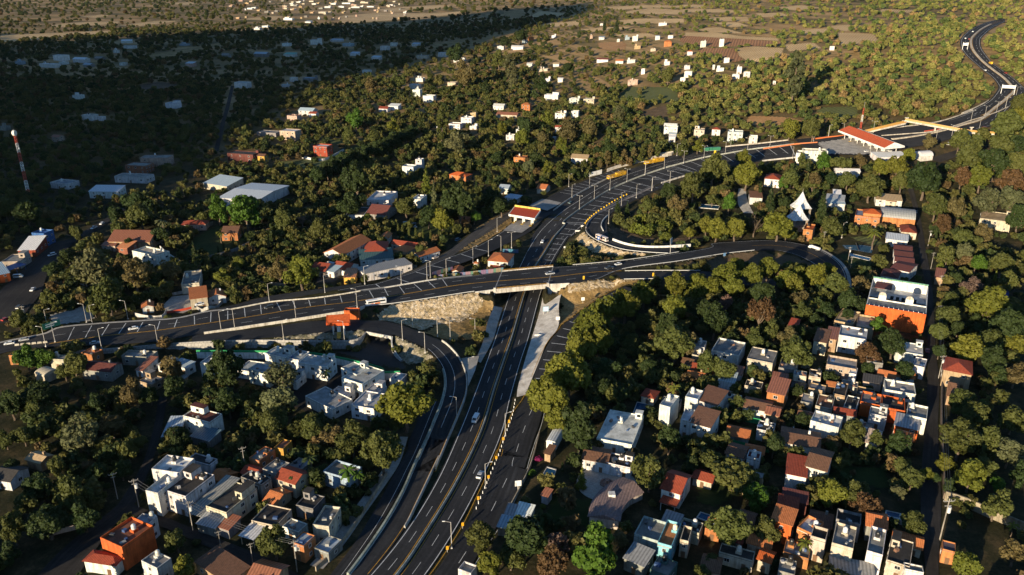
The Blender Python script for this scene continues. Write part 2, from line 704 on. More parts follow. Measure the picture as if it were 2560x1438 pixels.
# stone-block retaining wall (its own UV along the wall)
def block_mat(name,c0,c1,mortar,bw,bh,ms=.03):
 m,n,b,out=mat(name)
 uv=N(n,'ShaderNodeUVMap')
 br=N(n,'ShaderNodeTexBrick')
 br.inputs['Scale'].default_value=1.0
 br.inputs['Brick Width'].default_value=bw
 br.inputs['Row Height'].default_value=bh
 br.inputs['Mortar Size'].default_value=ms
 br.inputs['Color1'].default_value=(*c0,1)
 br.inputs['Color2'].default_value=(*c1,1)
 br.inputs['Mortar'].default_value=(*mortar,1)
 n.links.new(uv.outputs[0],br.inputs['Vector'])
 t=noise(n,1.2,5,.7,vec=worldpos(n))
 r=ramp(n,t.outputs[0],[(.3,(.7,)*3),(.7,(1.15,)*3)])
 c=mixc(n,br.outputs['Color'],r.outputs[0],1.0,'MULTIPLY')
 n.links.new(c,b.inputs['Base Color'])
 b.inputs['Roughness'].default_value=.9
 bump(n,b,br.outputs['Fac'],-.6,.1)
 M[name]=m
block_mat('blocks',(.30,.29,.27),(.40,.38,.35),(.12,.115,.11),1.5,1.5,.06)
# leaves: colour of the tree, every leaf clump a little different
def leaf_mat(name,inst):
 m,n,b,out=mat(name)
 if inst:
  a=N(n,'ShaderNodeAttribute',attribute_type='INSTANCER',attribute_name='tint')
  src=a.outputs['Color']
 else:
  a=N(n,'ShaderNodeObjectInfo')
  src=a.outputs['Color']
 g=N(n,'ShaderNodeNewGeometry')
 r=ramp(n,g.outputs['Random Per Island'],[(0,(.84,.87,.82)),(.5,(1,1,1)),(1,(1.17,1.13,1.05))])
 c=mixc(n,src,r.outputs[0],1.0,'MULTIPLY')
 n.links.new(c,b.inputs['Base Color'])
 b.inputs['Roughness'].default_value=.65
 b.inputs['Specular IOR Level'].default_value=.2
 tr=N(n,'ShaderNodeBsdfTranslucent')
 n.links.new(c,tr.inputs[0])
 mx=N(n,'ShaderNodeMixShader')
 mx.inputs[0].default_value=.3
 n.links.new(b.outputs[0],mx.inputs[1])
 n.links.new(tr.outputs[0],mx.inputs[2])
 n.links.new(mx.outputs[0],out.inputs[0])
 M[name]=m
leaf_mat('leaf',False)
leaf_mat('leaf_far',True)
noisy('bark',[(.3,(.07,.05,.035)),(.7,(.17,.13,.095))],1.5,6,.95,.6,.05)
noisy('hill_scrub',[(.3,(.03,.035,.012)),(.7,(.10,.085,.035))],.01,.1,.95,.6,1)
# ---------------------------------------------------------------- roads (edges measured in the photo, heights above natural ground)
white,yellow=Paint(),Paint()
BR=6.5
# main highway: left edge, median, right edge
hL=[(17,-100,2050,0),(17,490,1438),(17,845,1000),(17,1155,500),(17,1385,0),(16,1165,580),(16,1290,240),(13,1780,1438),(13,1975,850),(26,1590,1065),(26,1720,790),(21,700,1215),(21,850,1035),(21,1010,872),(21,1240,710),(21,1450,590),(21,1650,490),(21,1830,402),(21,2130,290),(21,2556,158),(22,350,590),(22,730,540),(22,1140,470),(22,1600,425),(22,2100,365)]
hM=[(17,200,2050,0),(17,770,1438),(17,1070,1000),(17,1370,500),(17,1610,0),(16,1340,610),(16,1455,270),(13,2010,1438),(13,2200,800),(26,1800,1050),(26,1900,900),(26,2050,660),(26,2200,470),(21,1100,1060),(21,1330,870),(21,1530,735),(21,1740,605),(21,1970,500),(21,2200,410),(21,2556,290),(22,320,750),(22,580,680),(22,850,610),(22,1140,560),(22,1420,510),(22,1730,470),(22,2050,430)]
hR=[(17,560,2050,0),(17,1055,1438),(17,1345,1000),(17,1612,500),(17,1825,0),(16,1500,720),(16,1610,330),(13,2240,1438),(13,2420,780),(26,2030,1010),(26,2170,770),(26,2260,650),(21,1210,1240),(21,1340,1120),(21,1440,1030),(21,1560,925),(21,1750,820),(21,1900,740),(21,2080,665),(21,2300,565),(21,2556,470),(22,270,950),(22,640,840),(22,1000,755),(22,1300,705),(22,1620,655),(22,2080,607)]
Mm=line(hM,2.0)
Lm=match(Mm,line(hL,2.0))
Rm=match(Mm,line(hR,2.0))
ribbon('highway',Lm,Rm,M['asphalt'],8,0)
nM=len(Mm)
k_br=min(range(nM),key=lambda i:abs(proj(Mm[i])[1]-700))
k_t=min(range(nM),key=lambda i:(Vector(proj(Mm[i])[:2])-Vector(P(21,1330,870))).length)
# lines
white.strip(offset(Lm[:k_br+6],.55),.22)
white.strip(offset(Rm[:k_br+6],-.35),.22)
yellow.strip(offset(Mm[:k_br+40],-.95),.18)
yellow.strip(offset(Mm[:k_br+40],.95),.18)
mid1=[a.lerp(b,.52)for a,b in zip(Lm,Mm)]
mid2=[a.lerp(b,.50)for a,b in zip(Mm,Rm)]
white.dashes(mid1[:k_br+3],.14,5,7)
white.dashes(mid2[:k_br+3],.14,5,7)
# beyond the overpass the far carriageway has two lanes left of the median, the other one is barred with rumble bars
leftline=line([(26,1590,1065,0),(26,1730,790),(26,1900,545),(26,2150,325),(21,1330,748),(21,1520,628),(21,1750,502),(21,2000,398),(21,2300,300),(21,2556,225),(22,580,625),(22,900,565),(22,1140,520),(22,1500,465),(22,2050,395)],2.0)
white.strip(leftline,.2)
mB=Mm[k_br:]
lB=match(mB,leftline)
white.dashes([a.lerp(b,.47)for a,b in zip(lB,mB)],.18,5,7)
rB=Rm[k_br:]
white.strip(offset(rB,-1.2),.18)
white.bars(offset(mB,1.6),offset(rB,-1.2),9.5,.44,0,1,start=4)
white.dashes([a.lerp(b,.53)for a,b in zip(mB,rB)],.16,4.5,7.5)
# side lane with chevrons left of the far carriageway
sA,sB=road('toll_exit_lane',[(26,1500,462,.6),(26,1640,330),(21,700,785,.3),(21,860,738),(21,980,668,.1),(21,1230,553),(21,1500,448),(21,1700,375),(21,1840,338)],[(26,1790,560,.6),(26,1900,420),(21,960,920,.3),(21,1040,840),(21,1240,705,.1),(21,1450,585),(21,1650,485),(21,1800,420),(21,1900,385)],M['asphalt'],z=.02)
white.bars(sA[-34:],sB[-34:],6.0,.35,.12,.95,z=.05)
# curved slip road from the boulevard down to the highway (bottom left)
cA=[(12,0,955,3.4),(12,400,905,3.8),(12,1000,850,4.2),(12,1500,775,4.5),(12,2200,742,4.5),(13,0,1180),(13,300,1190,4.3),(13,530,1235,4),(13,700,1300),(13,870,1360,3.4),(16,680,80,3.2),(16,820,135,2.8),(16,940,240,2.2),(16,1010,340,1.5),(16,1060,470,.8),(16,1065,600,.3),(16,1040,720,0),(16,960,920),(16,870,1130),(16,740,1438),(17,1200,240),(17,1060,530),(17,960,740),(17,845,965),(17,490,1436),(17,-100,2045)]
cB=[(12,0,1035,3.4),(12,500,1010,3.8),(12,930,990,4.2),(12,1500,935,4.5),(12,1900,900),(12,2320,885),(12,2556,915),(13,120,1305),(13,400,1370,4.3),(16,320,65,4.2),(16,500,135,4),(16,660,205,3.4),(16,760,300,2.6),(16,830,420,1.8),(16,850,560,1),(16,820,720,.4),(16,740,930,0),(16,640,1170),(16,520,1438),(17,1080,50),(17,960,300),(17,820,620),(17,650,920),(17,480,1170),(17,280,1438),(17,-250,2050)]
slipA,slipB=line(cA,2),line(cB,2)
slipB=match(slipA,slipB)
ribbon('slip_road',slipA,slipB,M['asphalt'],5,.02)
yellow.strip(offset(slipA,.5)[70:-12],.16,.05)
white.strip(offset(slipB,-.5)[60:],.14,.05)
white.strip([a.lerp(b,.55)for a,b in zip(slipA,slipB)][58:92],.14,.05)
# service road bottom left
vA,vB=road('service_road',[(16,660,720,.1),(16,620,800),(16,560,960),(16,480,1150),(17,880,170),(17,740,430),(17,560,760),(17,350,1110),(17,100,1438),(17,-300,1950)],[(16,790,740,.1),(16,740,860),(16,690,980),(16,610,1190),(17,1020,120),(17,920,330),(17,770,640),(17,610,920),(17,440,1170),(17,250,1438),(17,-260,2050)],M['asphalt'],z=0)
white.strip([a.lerp(b,.75)for a,b in zip(vA,vB)],.12)
# boulevard and overpass
bU=[(0,-160,905,.3),(11,0,1060,.5),(11,640,925,1.5),(11,760,866,1.8),(11,1300,806,2.4),(11,1900,766,3),(11,2350,733,3.3),(12,230,640,3.6),(12,520,612,3.8),(12,1040,515,4.2),(12,1700,455,4.8),(12,2250,365,5.2),(13,0,790,5.3),(13,330,748,5.6),(13,1020,636,6.2),(13,1500,586,6.5),(13,1890,530,BR),(13,2556,458),(14,440,572),(14,1000,535),(14,1500,482,6),(14,2000,405,5),(14,2556,300,3.6),(15,300,372,3.2),(15,850,327,2.6)]
bM=[(11,640,1065,1.5),(11,1300,970,2.4),(11,2050,890,3.1),(11,2556,820,3.5),(12,520,740,4),(12,1050,655,4.4),(12,1500,580,4.8),(12,2300,485,5.2),(13,560,835,5.8),(13,1250,715,6.4),(13,1890,650,BR),(13,2556,600),(14,1000,645,6.3),(14,1350,622,6)]
bD=[(0,-160,985,.3),(11,0,1200,.6),(11,620,1108,1.5),(11,1300,1085,2.4),(11,2100,1030,3.1),(12,0,952,3.5),(12,400,893,3.9),(12,1000,802,4.4),(12,1400,742,4.8),(12,1900,662,5),(12,2280,602,5.2),(13,0,1012,5.4),(13,440,962,5.8),(13,1000,880,6.2),(13,1530,800,6.5),(13,1790,772,BR),(13,2500,705),(14,370,800),(14,650,790),(14,1000,745),(14,1350,612,6),(14,2100,505,4.8),(14,2556,432,3.6),(15,0,588,3.6),(15,500,508,3.1),(15,880,466,2.6)]
boA=line(bU,2.0)
boB=match(boA,line(bD,2.0))
ribbon('boulevard',boA,boB,M['asphalt'],6,.03)
bendA=line([(15,840,328,2.6),(15,1100,322,2.2),(15,1350,347,2),(15,1600,395,1.8),(15,1800,475,1.5),(15,2000,612,1.2),(15,2100,760,1),(15,2130,960,.6)],-8)
bendB=line([(15,870,467,2.6),(15,1080,460,2.2),(15,1250,474,2),(15,1400,508,1.8),(15,1560,575,1.5),(15,1690,660,1.2),(15,1780,780,1),(15,1800,960,.6)],-8)
ribbon('bend_road',bendA,bendB,M['asphalt'],5,.045)
white.strip(offset(bendA,.8),.16,.06)
white.strip(offset(bendB,-.7),.16,.06)
yellow.strip([a.lerp(b,.5)for a,b in zip(bendA,bendB)],.16,.06)
white.strip(offset(boA,.7)[-46:],.16,.06)
white.strip(offset(boB,-.7)[-60:],.16,.06)
boM=line(bM,2.0)
boA2,boB2=match(boM,boA),match(boM,boB)
def onroad(pts,A,B,up=.03):
 """put a marking on the crossfall of its road"""
 out=[]
 for p,a,b in zip(pts,A,B):
  d=b-a
  k=max(0,min(1,(p-a).dot(d)/max(1e-6,d.length_squared)))
  out.append(Vector((p.x,p.y,a.z+d.z*k+up)))
 return out
bm_=onroad(boM,boA2,boB2)
for o_ in(-.22,.22):
 yellow.strip(offset(bm_,o_),.22,.02)
white.dashes(onroad([a.lerp(b,.47)for a,b in zip(boA2,boM)],boA2,boB2),.15,5,7,.02)
white.dashes(onroad([a.lerp(b,.5)for a,b in zip(boM,boB2)],boA2,boB2)[40:],.15,5,7,.02)
kb=min(range(len(boM)),key=lambda i:abs(proj(boM[i])[0]-1150))
white.bars(onroad(offset(boA2,.8),boA2,boB2)[3:kb],onroad(offset(boM,-.8),boA2,boB2)[3:kb],7.4,.32,0,1,.02,start=2)
white.strip(onroad(offset(boA2,.5),boA2,boB2)[70:],.14,.02)
# lower branch right of the overpass, it dips behind the trees
fA,fB=road('lower_branch',[(14,1250,650,6.2),(14,1360,640,6),(14,1800,632,5.6),(14,2400,632,5),(15,200,735,4.4),(15,700,790,3.6),(15,1200,850,3)],[(14,1150,762,6.2),(14,1300,750,6),(14,1800,740,5.6),(14,2350,745,5),(15,150,850,4.4),(15,650,910,3.6),(15,1150,970,3)],M['asphalt'],z=-.03)
# toll road left of the highway
tA,tB=road('toll_road',[(13,-300,775,5),(13,0,718,5),(13,200,690,5),(13,470,612,4.6),(13,720,531,4.2),(26,600,945,3.2),(26,960,811,2.4),(26,1370,576,1.2),(26,1500,462,.9),(26,1640,330,.6)],[(13,-100,800,5),(13,150,770,5),(13,330,746,5.1),(13,620,690,5),(13,860,625,4.6),(26,540,1090,4),(26,700,1042,3.4),(26,1010,930,2.6),(26,1180,858,2.2),(26,1450,732,1.5),(26,1760,560,.8),(26,1900,420,.6)],M['asphalt'],z=-.05)
white.strip(offset(tA,.4),.16,.0)
white.bars(tA[10:52],tB[10:52],13,.4,.1,.9,z=0.0)
road('side_lane',[(12,240,605,3.6),(12,560,545,3.8),(12,940,445,4.1),(12,1400,372,4.6),(12,1900,305,5),(12,2250,252,5.2)],[(12,330,620,3.6),(12,620,590,3.8),(12,1030,500,4.1),(12,1400,440,4.6),(12,1900,350,5),(12,2260,280,5.2)],M['asphalt'],z=-.02)
# frontage road along the trees
gA,gB=road('frontage_road',[(13,-200,820,4),(13,620,545,3.5),(26,400,985,3),(26,560,892,2.6),(26,800,722,2),(26,1000,562,1.5),(26,1250,402,1),(26,1480,300,.6),(26,1600,225,.4)],[(13,-100,835,4),(13,640,553,3.5),(26,520,1010,3),(26,760,862,2.4),(26,950,722,1.8),(26,1180,592,1.3),(26,1320,500,.9),(26,1500,360,.6),(26,1620,260,.4)],M['asphalt_old'],z=-.1)
# loop road right of the highway
lA=[(14,2120,400,4.9),(14,2000,402,5),(14,1700,387,5),(14,1400,355,4.8),(14,1200,300,4.6),(14,1000,215,4.3),(14,905,145,4),(14,872,80,3.6),(21,1410,1120,3.4),(21,1450,1040,3),(21,1565,935,2.4),(21,1760,835,1.8),(21,1905,757,1.3),(21,2085,680,.9),(21,2305,580,.5),(21,2556,486,.3),(22,260,965,.3)]
lB=[(14,2300,288,4.4),(14,2270,288,4.5),(14,1900,312,4.8),(14,1600,308,4.8),(14,1400,268,4.6),(14,1200,190,4.3),(14,1165,100,4),(14,1160,30,3.6),(21,1690,1090,3.4),(21,1695,1010,3),(21,1730,940,2.4),(21,1890,840,1.8),(21,2085,738,1.3),(21,2280,650,.9),(21,2450,575,.5),(21,2600,520,.3),(22,300,985,.3)]
loopA=line(lA,1.5)
loopB=match(loopA,line(lB,1.5))
ribbon('loop_road',loopA,loopB,M['asphalt'],4,-.04)
white.bars(loopA[60:],[a.lerp(b,.6)for a,b in zip(loopA,loopB)][60:],9,.3,.05,.95,z=0)
# ramp right of the highway (under the trees)
rA=[(14,1400,830,5),(14,1230,905,4.6),(14,1080,985,4.2),(14,1000,1040,4),(14,860,1140,3.7),(14,700,1250,3.4),(14,560,1360,3.1),(16,2010,0,2.9),(16,1900,130,2.5),(16,1820,280,2),(16,1750,450,1.4),(16,1690,620,.7),(16,1640,720,.3),(16,1540,860,0),(16,1450,1080),(16,1385,1280),(17,1800,180),(17,1690,440),(17,1590,660),(17,1450,950),(17,1300,1190),(17,1130,1438),(17,640,2050)]
rB_=[(14,1600,900,5),(14,1420,960,4.6),(14,1250,1040,4.2),(14,1150,1085,4),(14,1040,1165,3.7),(14,900,1280,3.4),(14,790,1390,3.1),(16,2170,30,2.9),(16,2090,150,2.5),(16,2010,320,2),(16,1930,490,1.4),(16,1870,650,.7),(16,1830,800,.3),(16,1790,960,0),(16,1710,1180),(16,1640,1438),(17,2080,350),(17,1960,600),(17,1870,790),(17,1730,1010),(17,1580,1230),(17,1420,1480),(17,950,2050)]
rampA=line(rA,2)
rampB=match(rampA,line(rB_,2))
ribbon('right_ramp',rampA,rampB,M['asphalt'],4,.015)
yellow.strip(offset(rampA,.9),.17,.04)
white.strip(offset(rampB,-.8),.15,.04)
kr=min(range(len(rampA)),key=lambda i:abs(proj(rampA[i])[1]-1000))
white.bars(rampA[6:kr],rampB[6:kr],7.6,.4,.12,.85,z=.04)
white.dashes([a.lerp(b,.55)for a,b in zip(rampA,rampB)][kr-4:],.16,5,7,.04)
# toll plaza apron and the far highway
pA=[(22,2050,372,0),(22,2300,348),(22,2556,325,.3),(23,420,522,.5),(23,660,470),(23,900,452),(23,1160,420),(23,1560,368),(23,1850,290),(23,2100,190),(25,1300,1010),(25,1600,880),(25,1850,740),(25,2000,560),(25,2040,470),(25,1995,375),(25,1900,262),(25,1750,150),(25,1600,20),(24,1400,1120),(24,1310,1000),(24,1275,870),(24,1305,760),(24,1400,660),(24,1560,552),(24,1800,452),(24,2000,402),(24,2170,372)]
pR=[(22,2080,607,0),(22,2350,640),(23,250,790,.3),(23,600,800,.5),(23,860,775),(23,1250,695),(23,1550,645),(23,1850,560),(23,2150,450),(23,2400,385),(25,2240,900),(25,2480,720),(25,2640,600),(25,2620,520),(25,2556,470),(25,2380,312),(25,2150,142),(25,1960,5),(24,1800,1100),(24,1710,960),(24,1690,850),(24,1705,770),(24,1790,680),(24,1880,600),(24,2050,500),(24,2180,440)]
farA=line(pA,4)
farB=match(farA,line(pR,4))
ribbon('far_highway',farA,farB,M['asphalt'],8,.35)
farM=[a.lerp(b,.53)for a,b in zip(farA,farB)]
kg=min(range(len(farA)),key=lambda i:(Vector(proj(farA[i])[:2])-Vector(P(25,1850,740))).length)
for f_,col_ in((.07,white),(.46,yellow),(.60,yellow),(.94,white)):
 col_.strip([a.lerp(b,f_)for a,b in zip(farA,farB)][kg-30:],.22,.37)
for f_ in(.26,.78):
 white.dashes([a.lerp(b,f_)for a,b in zip(farA,farB)][kg-26:],.2,5,7,.37)
# old town streets
avA,avB=road('town_avenue',[(4,-250,1000,.1),(4,-60,800),(4,100,640),(4,215,540),(4,330,440),(4,400,380),(4,520,350),(4,660,270),(4,790,195),(4,900,120)],[(4,40,1180,.1),(4,190,900),(4,300,760),(4,350,620),(4,420,500),(4,500,425),(4,620,330),(4,720,290),(4,820,215),(4,940,130)],M['street'],z=.05)
yA,yB=road('cobbled_lane',[(9,1850,1800,.1),(9,1830,1430),(9,1800,1100),(9,1790,900),(9,1800,600),(9,1830,300),(9,1840,0),(6,1840,900),(6,1830,700),(6,1785,500),(6,1752,200),(6,1700,0),(6,1640,-150)],[(9,1960,1800,.1),(9,1925,1430),(9,1935,1100),(9,1945,900),(9,1930,600),(9,1920,300),(9,1930,0),(6,1905,1200),(6,1888,900),(6,1875,700),(6,1828,420),(6,1790,200),(6,1742,0),(6,1680,-150)],M['street'],z=.05)
road('left_lane',[(7,1180,100,.1),(7,1150,300),(7,1060,600),(7,960,780),(7,850,930),(7,650,1080),(7,450,1250),(7,250,1460)],[(7,1245,110,.1),(7,1200,350),(7,1120,620),(7,1050,780),(7,990,920),(7,850,1060),(7,740,1200),(7,560,1460)],M['street'],z=.05)
road('wire_lane',[(7,1000,905,.1),(7,1380,1060),(7,1720,1195),(7,1960,1290),(7,2250,1440)],[(7,940,985,.1),(7,1230,1080),(7,1480,1190),(7,1780,1320),(7,2000,1470)],M['street'],z=.07)
road('dark_road',[(1,1718,640,.1),(1,1684,780),(1,1632,960),(1,1590,1130)],[(1,1742,640,.1),(1,1712,780),(1,1664,960),(1,1625,1130)],M['street'],z=.1)
road('stone_lane',[(22,1310,1020,.1),(22,1300,1130),(22,1310,1240),(22,1380,1350)],[(22,1410,1000,.1),(22,1420,1130),(22,1460,1250),(22,1510,1350)],M['pavement'],z=.1)
road('toll_side_street',[(23,1500,840,.2),(23,1750,760),(23,2000,690),(23,2250,620)],[(23,1560,920,.2),(23,1820,830),(23,2080,750),(23,2300,670)],M['street'],z=.2)
white.build('white_road_markings',M['white_line'])
yellow.build('yellow_road_markings',M['yellow_line'])
# ---------------------------------------------------------------- ground sheet, shaped round the roads
G0,G1,GS=(-345.0,165.0),(435.0,730.0),1.5
gx=np.arange(G0[0],G1[0]+.1,GS)
gy=np.arange(G0[1],G1[1]+.1,GS)
GX,GY=np.meshgrid(gx,gy)
BASE=base(GX,GY)
span=[atc(13,1770,778,BR),atc(13,2530,700,BR),atc(14,460,568,BR),atc(13,1880,530,BR)]
def inside(poly,X,Y):
 X,Y=np.asarray(X),np.asarray(Y)
 r=np.zeros(X.shape,bool)
 n=len(poly)
 for i in range(n):
  x0,y0=poly[i][0],poly[i][1]
  x1,y1=poly[(i+1)%n][0],poly[(i+1)%n][1]
  if y0==y1:
   continue
  c=((y0>Y)!=(y1>Y))&(X<(x1-x0)*(Y-y0)/(y1-y0)+x0)
  r^=c
 return r
def nearest_field(S):
 """distance to and height of the nearest road sample, by jump flooding"""
 ny,nx=GX.shape
 sx=np.full((ny,nx),1e6)
 sy=np.full((ny,nx),1e6)
 sz=np.zeros((ny,nx))
 i=np.rint((S[:,0]-G0[0])/GS).astype(int)
 j=np.rint((S[:,1]-G0[1])/GS).astype(int)
 ok=(i>=0)&(i<nx)&(j>=0)&(j<ny)
 sx[j[ok],i[ok]]=S[ok,0]
 sy[j[ok],i[ok]]=S[ok,1]
 sz[j[ok],i[ok]]=S[ok,2]
 d=np.hypot(sx-GX,sy-GY)
 for st in(16,8,4,2,1,1):
  for dy in(-st,0,st):
   for dx in(-st,0,st):
    if dx==0 and dy==0:
     continue
    y0,y1=max(0,dy),ny+min(0,dy)
    x0,x1=max(0,dx),nx+min(0,dx)
    Y0,Y1=max(0,-dy),ny+min(0,-dy)
    X0,X1=max(0,-dx),nx+min(0,-dx)
    cx,cy,cz=sx[Y0:Y1,X0:X1],sy[Y0:Y1,X0:X1],sz[Y0:Y1,X0:X1]
    nd=np.hypot(cx-GX[y0:y1,x0:x1],cy-GY[y0:y1,x0:x1])
    b=nd<d[y0:y1,x0:x1]
    for A_,v_ in((sx,cx),(sy,cy),(sz,cz),(d,nd)):
     w_=A_[y0:y1,x0:x1]
     w_[b]=v_[b]
 return d,sz
fields={}
for nme,arrs in ROADS.items():
 S=np.concatenate(arrs)
 if nme=='boulevard':
  S=S[~inside(span,S[:,0],S[:,1])]
 fields[nme]=nearest_field(S)
TER=BASE.copy()
for nme,(d,z)in fields.items():
 TER=np.maximum(TER,np.where(d<40,z-.35-.62*np.maximum(0,d-1.6),-1e9))
# retaining walls: the ground in front of them is natural
FLATS=[]
def flatten(pts):
 poly=[atc(*p)if len(p)>3 else atc(p[0],p[1],p[2],0)for p in pts]
 FLATS.append(poly)
 m=inside(poly,GX,GY)
 TER[m]=BASE[m]
flatten([(12,-1500,1330),(12,0,1128),(12,500,1122),(12,1500,1126),(12,2080,1152),(12,2290,1115),(12,2345,1060),(12,2345,975),(13,420,1440),(16,330,150),(16,410,320),(16,560,420),(16,700,560),(16,600,900),(12,0,1900),(12,-1500,1700)])
# the concrete-faced cut on both sides of the highway under the overpass
flatten([(13,1800,965),(13,1640,1438),(16,1090,560),(16,1400,400),(13,2440,1440),(13,2460,1000),(14,340,900),(14,440,690),(14,560,420),(26,2000,1050),(26,1520,1000),(26,1430,1180)])
flatten([(13,1545,815,6.5),(13,1800,780,6.5),(13,1805,965,.1),(13,1720,920,.8)])
flatten([(14,368,806,6.5),(14,650,800,6.5),(14,560,925,2),(14,350,1030,.1)])
# compound between toll road and overpass
flatten([(26,440,1170),(26,760,1060),(26,1020,960),(26,1200,880),(26,1470,770),(26,1640,700),(26,1560,1000),(26,1440,1190),(26,1000,1210),(26,500,1260)])
for nme,(d,z)in fields.items():
 TER=np.where(d<2.1,np.minimum(TER,z-.3),TER)
TER[(TER<BASE-3)]=BASE[(TER<BASE-3)]
def gz(x,y):
 """height of the finished ground"""
 if G0[0]<x<gx[-1]and G0[1]<y<gy[-1]:
  fx,fy=(x-G0[0])/GS,(y-G0[1])/GS
  i,j=min(int(fx),len(gx)-2),min(int(fy),len(gy)-2)
  u,v=fx-i,fy-j
  return float(TER[j,i]*(1-u)*(1-v)+TER[j,i+1]*u*(1-v)+TER[j+1,i]*(1-u)*v+TER[j+1,i+1]*u*v)
 return float(base(x,y))
def grow(a,lim,s0,k):
 out,s=[],s0
 while abs(a)<lim:
  a+=s
  s*=k
  out.append(a)
 return out
xs=np.array(sorted(grow(gx[0],16000,-4,1.06))+list(gx)+grow(gx[-1],16000,4,1.055))
ys=np.array(sorted([gy[0]-v for v in(4,9,16,26,40,70,120,200,400,800)])+list(gy)+grow(gy[-1],26000,4,1.045))
XX,YY=np.meshgrid(xs,ys)
ZZ=base(XX,YY)
ix0,iy0=int(np.searchsorted(xs,gx[0])),int(np.searchsorted(ys,gy[0]))
ZZ[iy0:iy0+len(gy),ix0:ix0+len(gx)]=TER
ny_,nx_=XX.shape
me=bpy.data.meshes.new('ground')
vid=np.arange(ny_*nx_).reshape(ny_,nx_)
q=np.stack([vid[:-1,:-1],vid[:-1,1:],vid[1:,1:],vid[1:,:-1]],-1).reshape(-1,4)
me.vertices.add(ny_*nx_)
me.vertices.foreach_set('co',np.stack([XX,YY,ZZ],-1).ravel())
me.loops.add(q.size)
me.loops.foreach_set('vertex_index',q.ravel())
me.polygons.add(len(q))
me.polygons.foreach_set('loop_start',np.arange(0,q.size,4))
me.polygons.foreach_set('use_smooth',np.ones(len(q),bool))
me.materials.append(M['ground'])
me.update(calc_edges=True)
me.validate()
tag(link('ground',me),kind='structure')
def ats(k,x,y,dz=0.0):
 return at(*P(k,x,y),dz,gz)
# mountain behind and left of the camera: its shadow lies over the valley
def mountain():
 ca,sa=math.cos(SUN_AZ),math.sin(SUN_AZ)
 bnd=[]
 for px,py in((0,760),(130,645),(250,545),(400,470),(560,420),(680,340),(760,262),(900,190),(1100,138),(1260,88),(1480,34),(1600,14),(1490,7),(1290,20),(1085,44),(840,64),(270,87),(0,110),(-260,130)):
  p=at(px,py,0)
  bnd.append((p.x*ca-p.y*sa,p.x*sa+p.y*ca,p.z))
 bnd.sort()
 s=np.array([b[0]for b in bnd])
 tm=np.array([b[1]for b in bnd])
 zg=np.array([b[2]for b in bnd])
 t0=-760.0
 S=np.linspace(s[0]-260,s[-1]+40,110)
 hh=np.interp(S,s,(tm-t0)*math.tan(SUN_EL)+zg)
 hh=np.where(S<s[0],hh*np.clip((S-S[0])/260,0,1),hh)
 hh=np.where(S>s[-1],hh*np.clip((S[-1]-S)/40,0,1),hh)
 k=np.array([1,2,1.])/4
 hh=np.convolve(np.pad(hh,1,mode='edge'),k,'valid')
 hh+=np.sin(S*.11)*3+np.sin(S*.043)*5
 rows=np.concatenate([np.linspace(-1500,0,26),np.linspace(20,640,14)])
 vs,fs=[],[]
 for r in rows:
  for si,h in zip(S,hh):
   f=1-abs(r)/(1500 if r<0 else 660)
   z=h*f**1.15+(math.sin(si*.02+r*.013)*8*min(1,abs(r)/60)if r else 0)
   t=t0+r
   vs.append((si*ca+t*sa,-si*sa+t*ca,max(z-2,-6)))
 n=len(S)
 for i in range(len(rows)-1):
  for j in range(n-1):
   fs.append((i*n+j,i*n+j+1,(i+1)*n+j+1,(i+1)*n+j))
 me=bpy.data.meshes.new('mountains')
 me.from_pydata(vs,[],fs)
 me.materials.append(M['hill_scrub'])
 if sum(p.normal.z for p in me.polygons)<0:
  me.flip_normals()
 tag(link('mountains',me),kind='structure')
mountain()
# ---------------------------------------------------------------- houses
W_,CR,PK,GR,OR,OR2,TE,TB,RD,MR,YE,BL,LB,CY,BK,TN,RU,WM=((.78,.77,.74),(.62,.54,.42),(.55,.40,.32),(.30,.29,.27),(.62,.13,.03),(.55,.22,.08),(.52,.175,.06),(.20,.10,.06),(.34,.07,.035),(.17,.055,.045),(.62,.36,.07),(.05,.14,.36),(.38,.46,.52),(.22,.50,.60),(.06,.055,.05),(.48,.34,.2),(.30,.12,.07),(.62,.65,.67))
WIN={}
def window_mesh(w,h):
 key=(round(w,1),round(h,1))
 if key not in WIN:
  mb=MB()
  f=.09
  for c,s in(((0,0,h/2-f/2),(w,.12,f)),((0,0,-h/2+f/2),(w,.12,f)),((-w/2+f/2,0,0),(f,.12,h-2*f)),((w/2-f/2,0,0),(f,.12,h-2*f)),((0,0,0),(.05,.09,h-2*f))):
   mb.box(c,s,mi=0)
  mb.box((0,.0,0),(w-2*f,.05,h-2*f),mi=1)
  WIN[key]=mb.mesh('window',[M['paint'],M['glass']])
 return WIN[key]
def door_mesh():
 if 'd' not in WIN:
  mb=MB()
  mb.box((0,0,1.05),(1.1,.1,2.1))
  mb.box((.38,-.07,1.0),(.06,.06,.14))
  WIN['d']=mb.mesh('door',M['paint'])
 return WIN['d']
def tank_mesh():
 if 't' not in WIN:
  mb=MB()
  mb.lathe([(0,0),(.62,0),(.64,.1),(.64,1.15),(.5,1.4),(.22,1.5),(.22,1.62),(0,1.64)],n=14)
  WIN['t']=mb.mesh('water_tank',M['paint'])
 return WIN['t']
def clutter_mesh():
 if 'c' not in WIN:
  mb=MB()
  mb.box((0,0,.5),(1,1,1),taper=.92)
  WIN['c']=mb.mesh('roof_box',M['paint'])
 return WIN['c']
FOOT=[]
HOUSES=[]
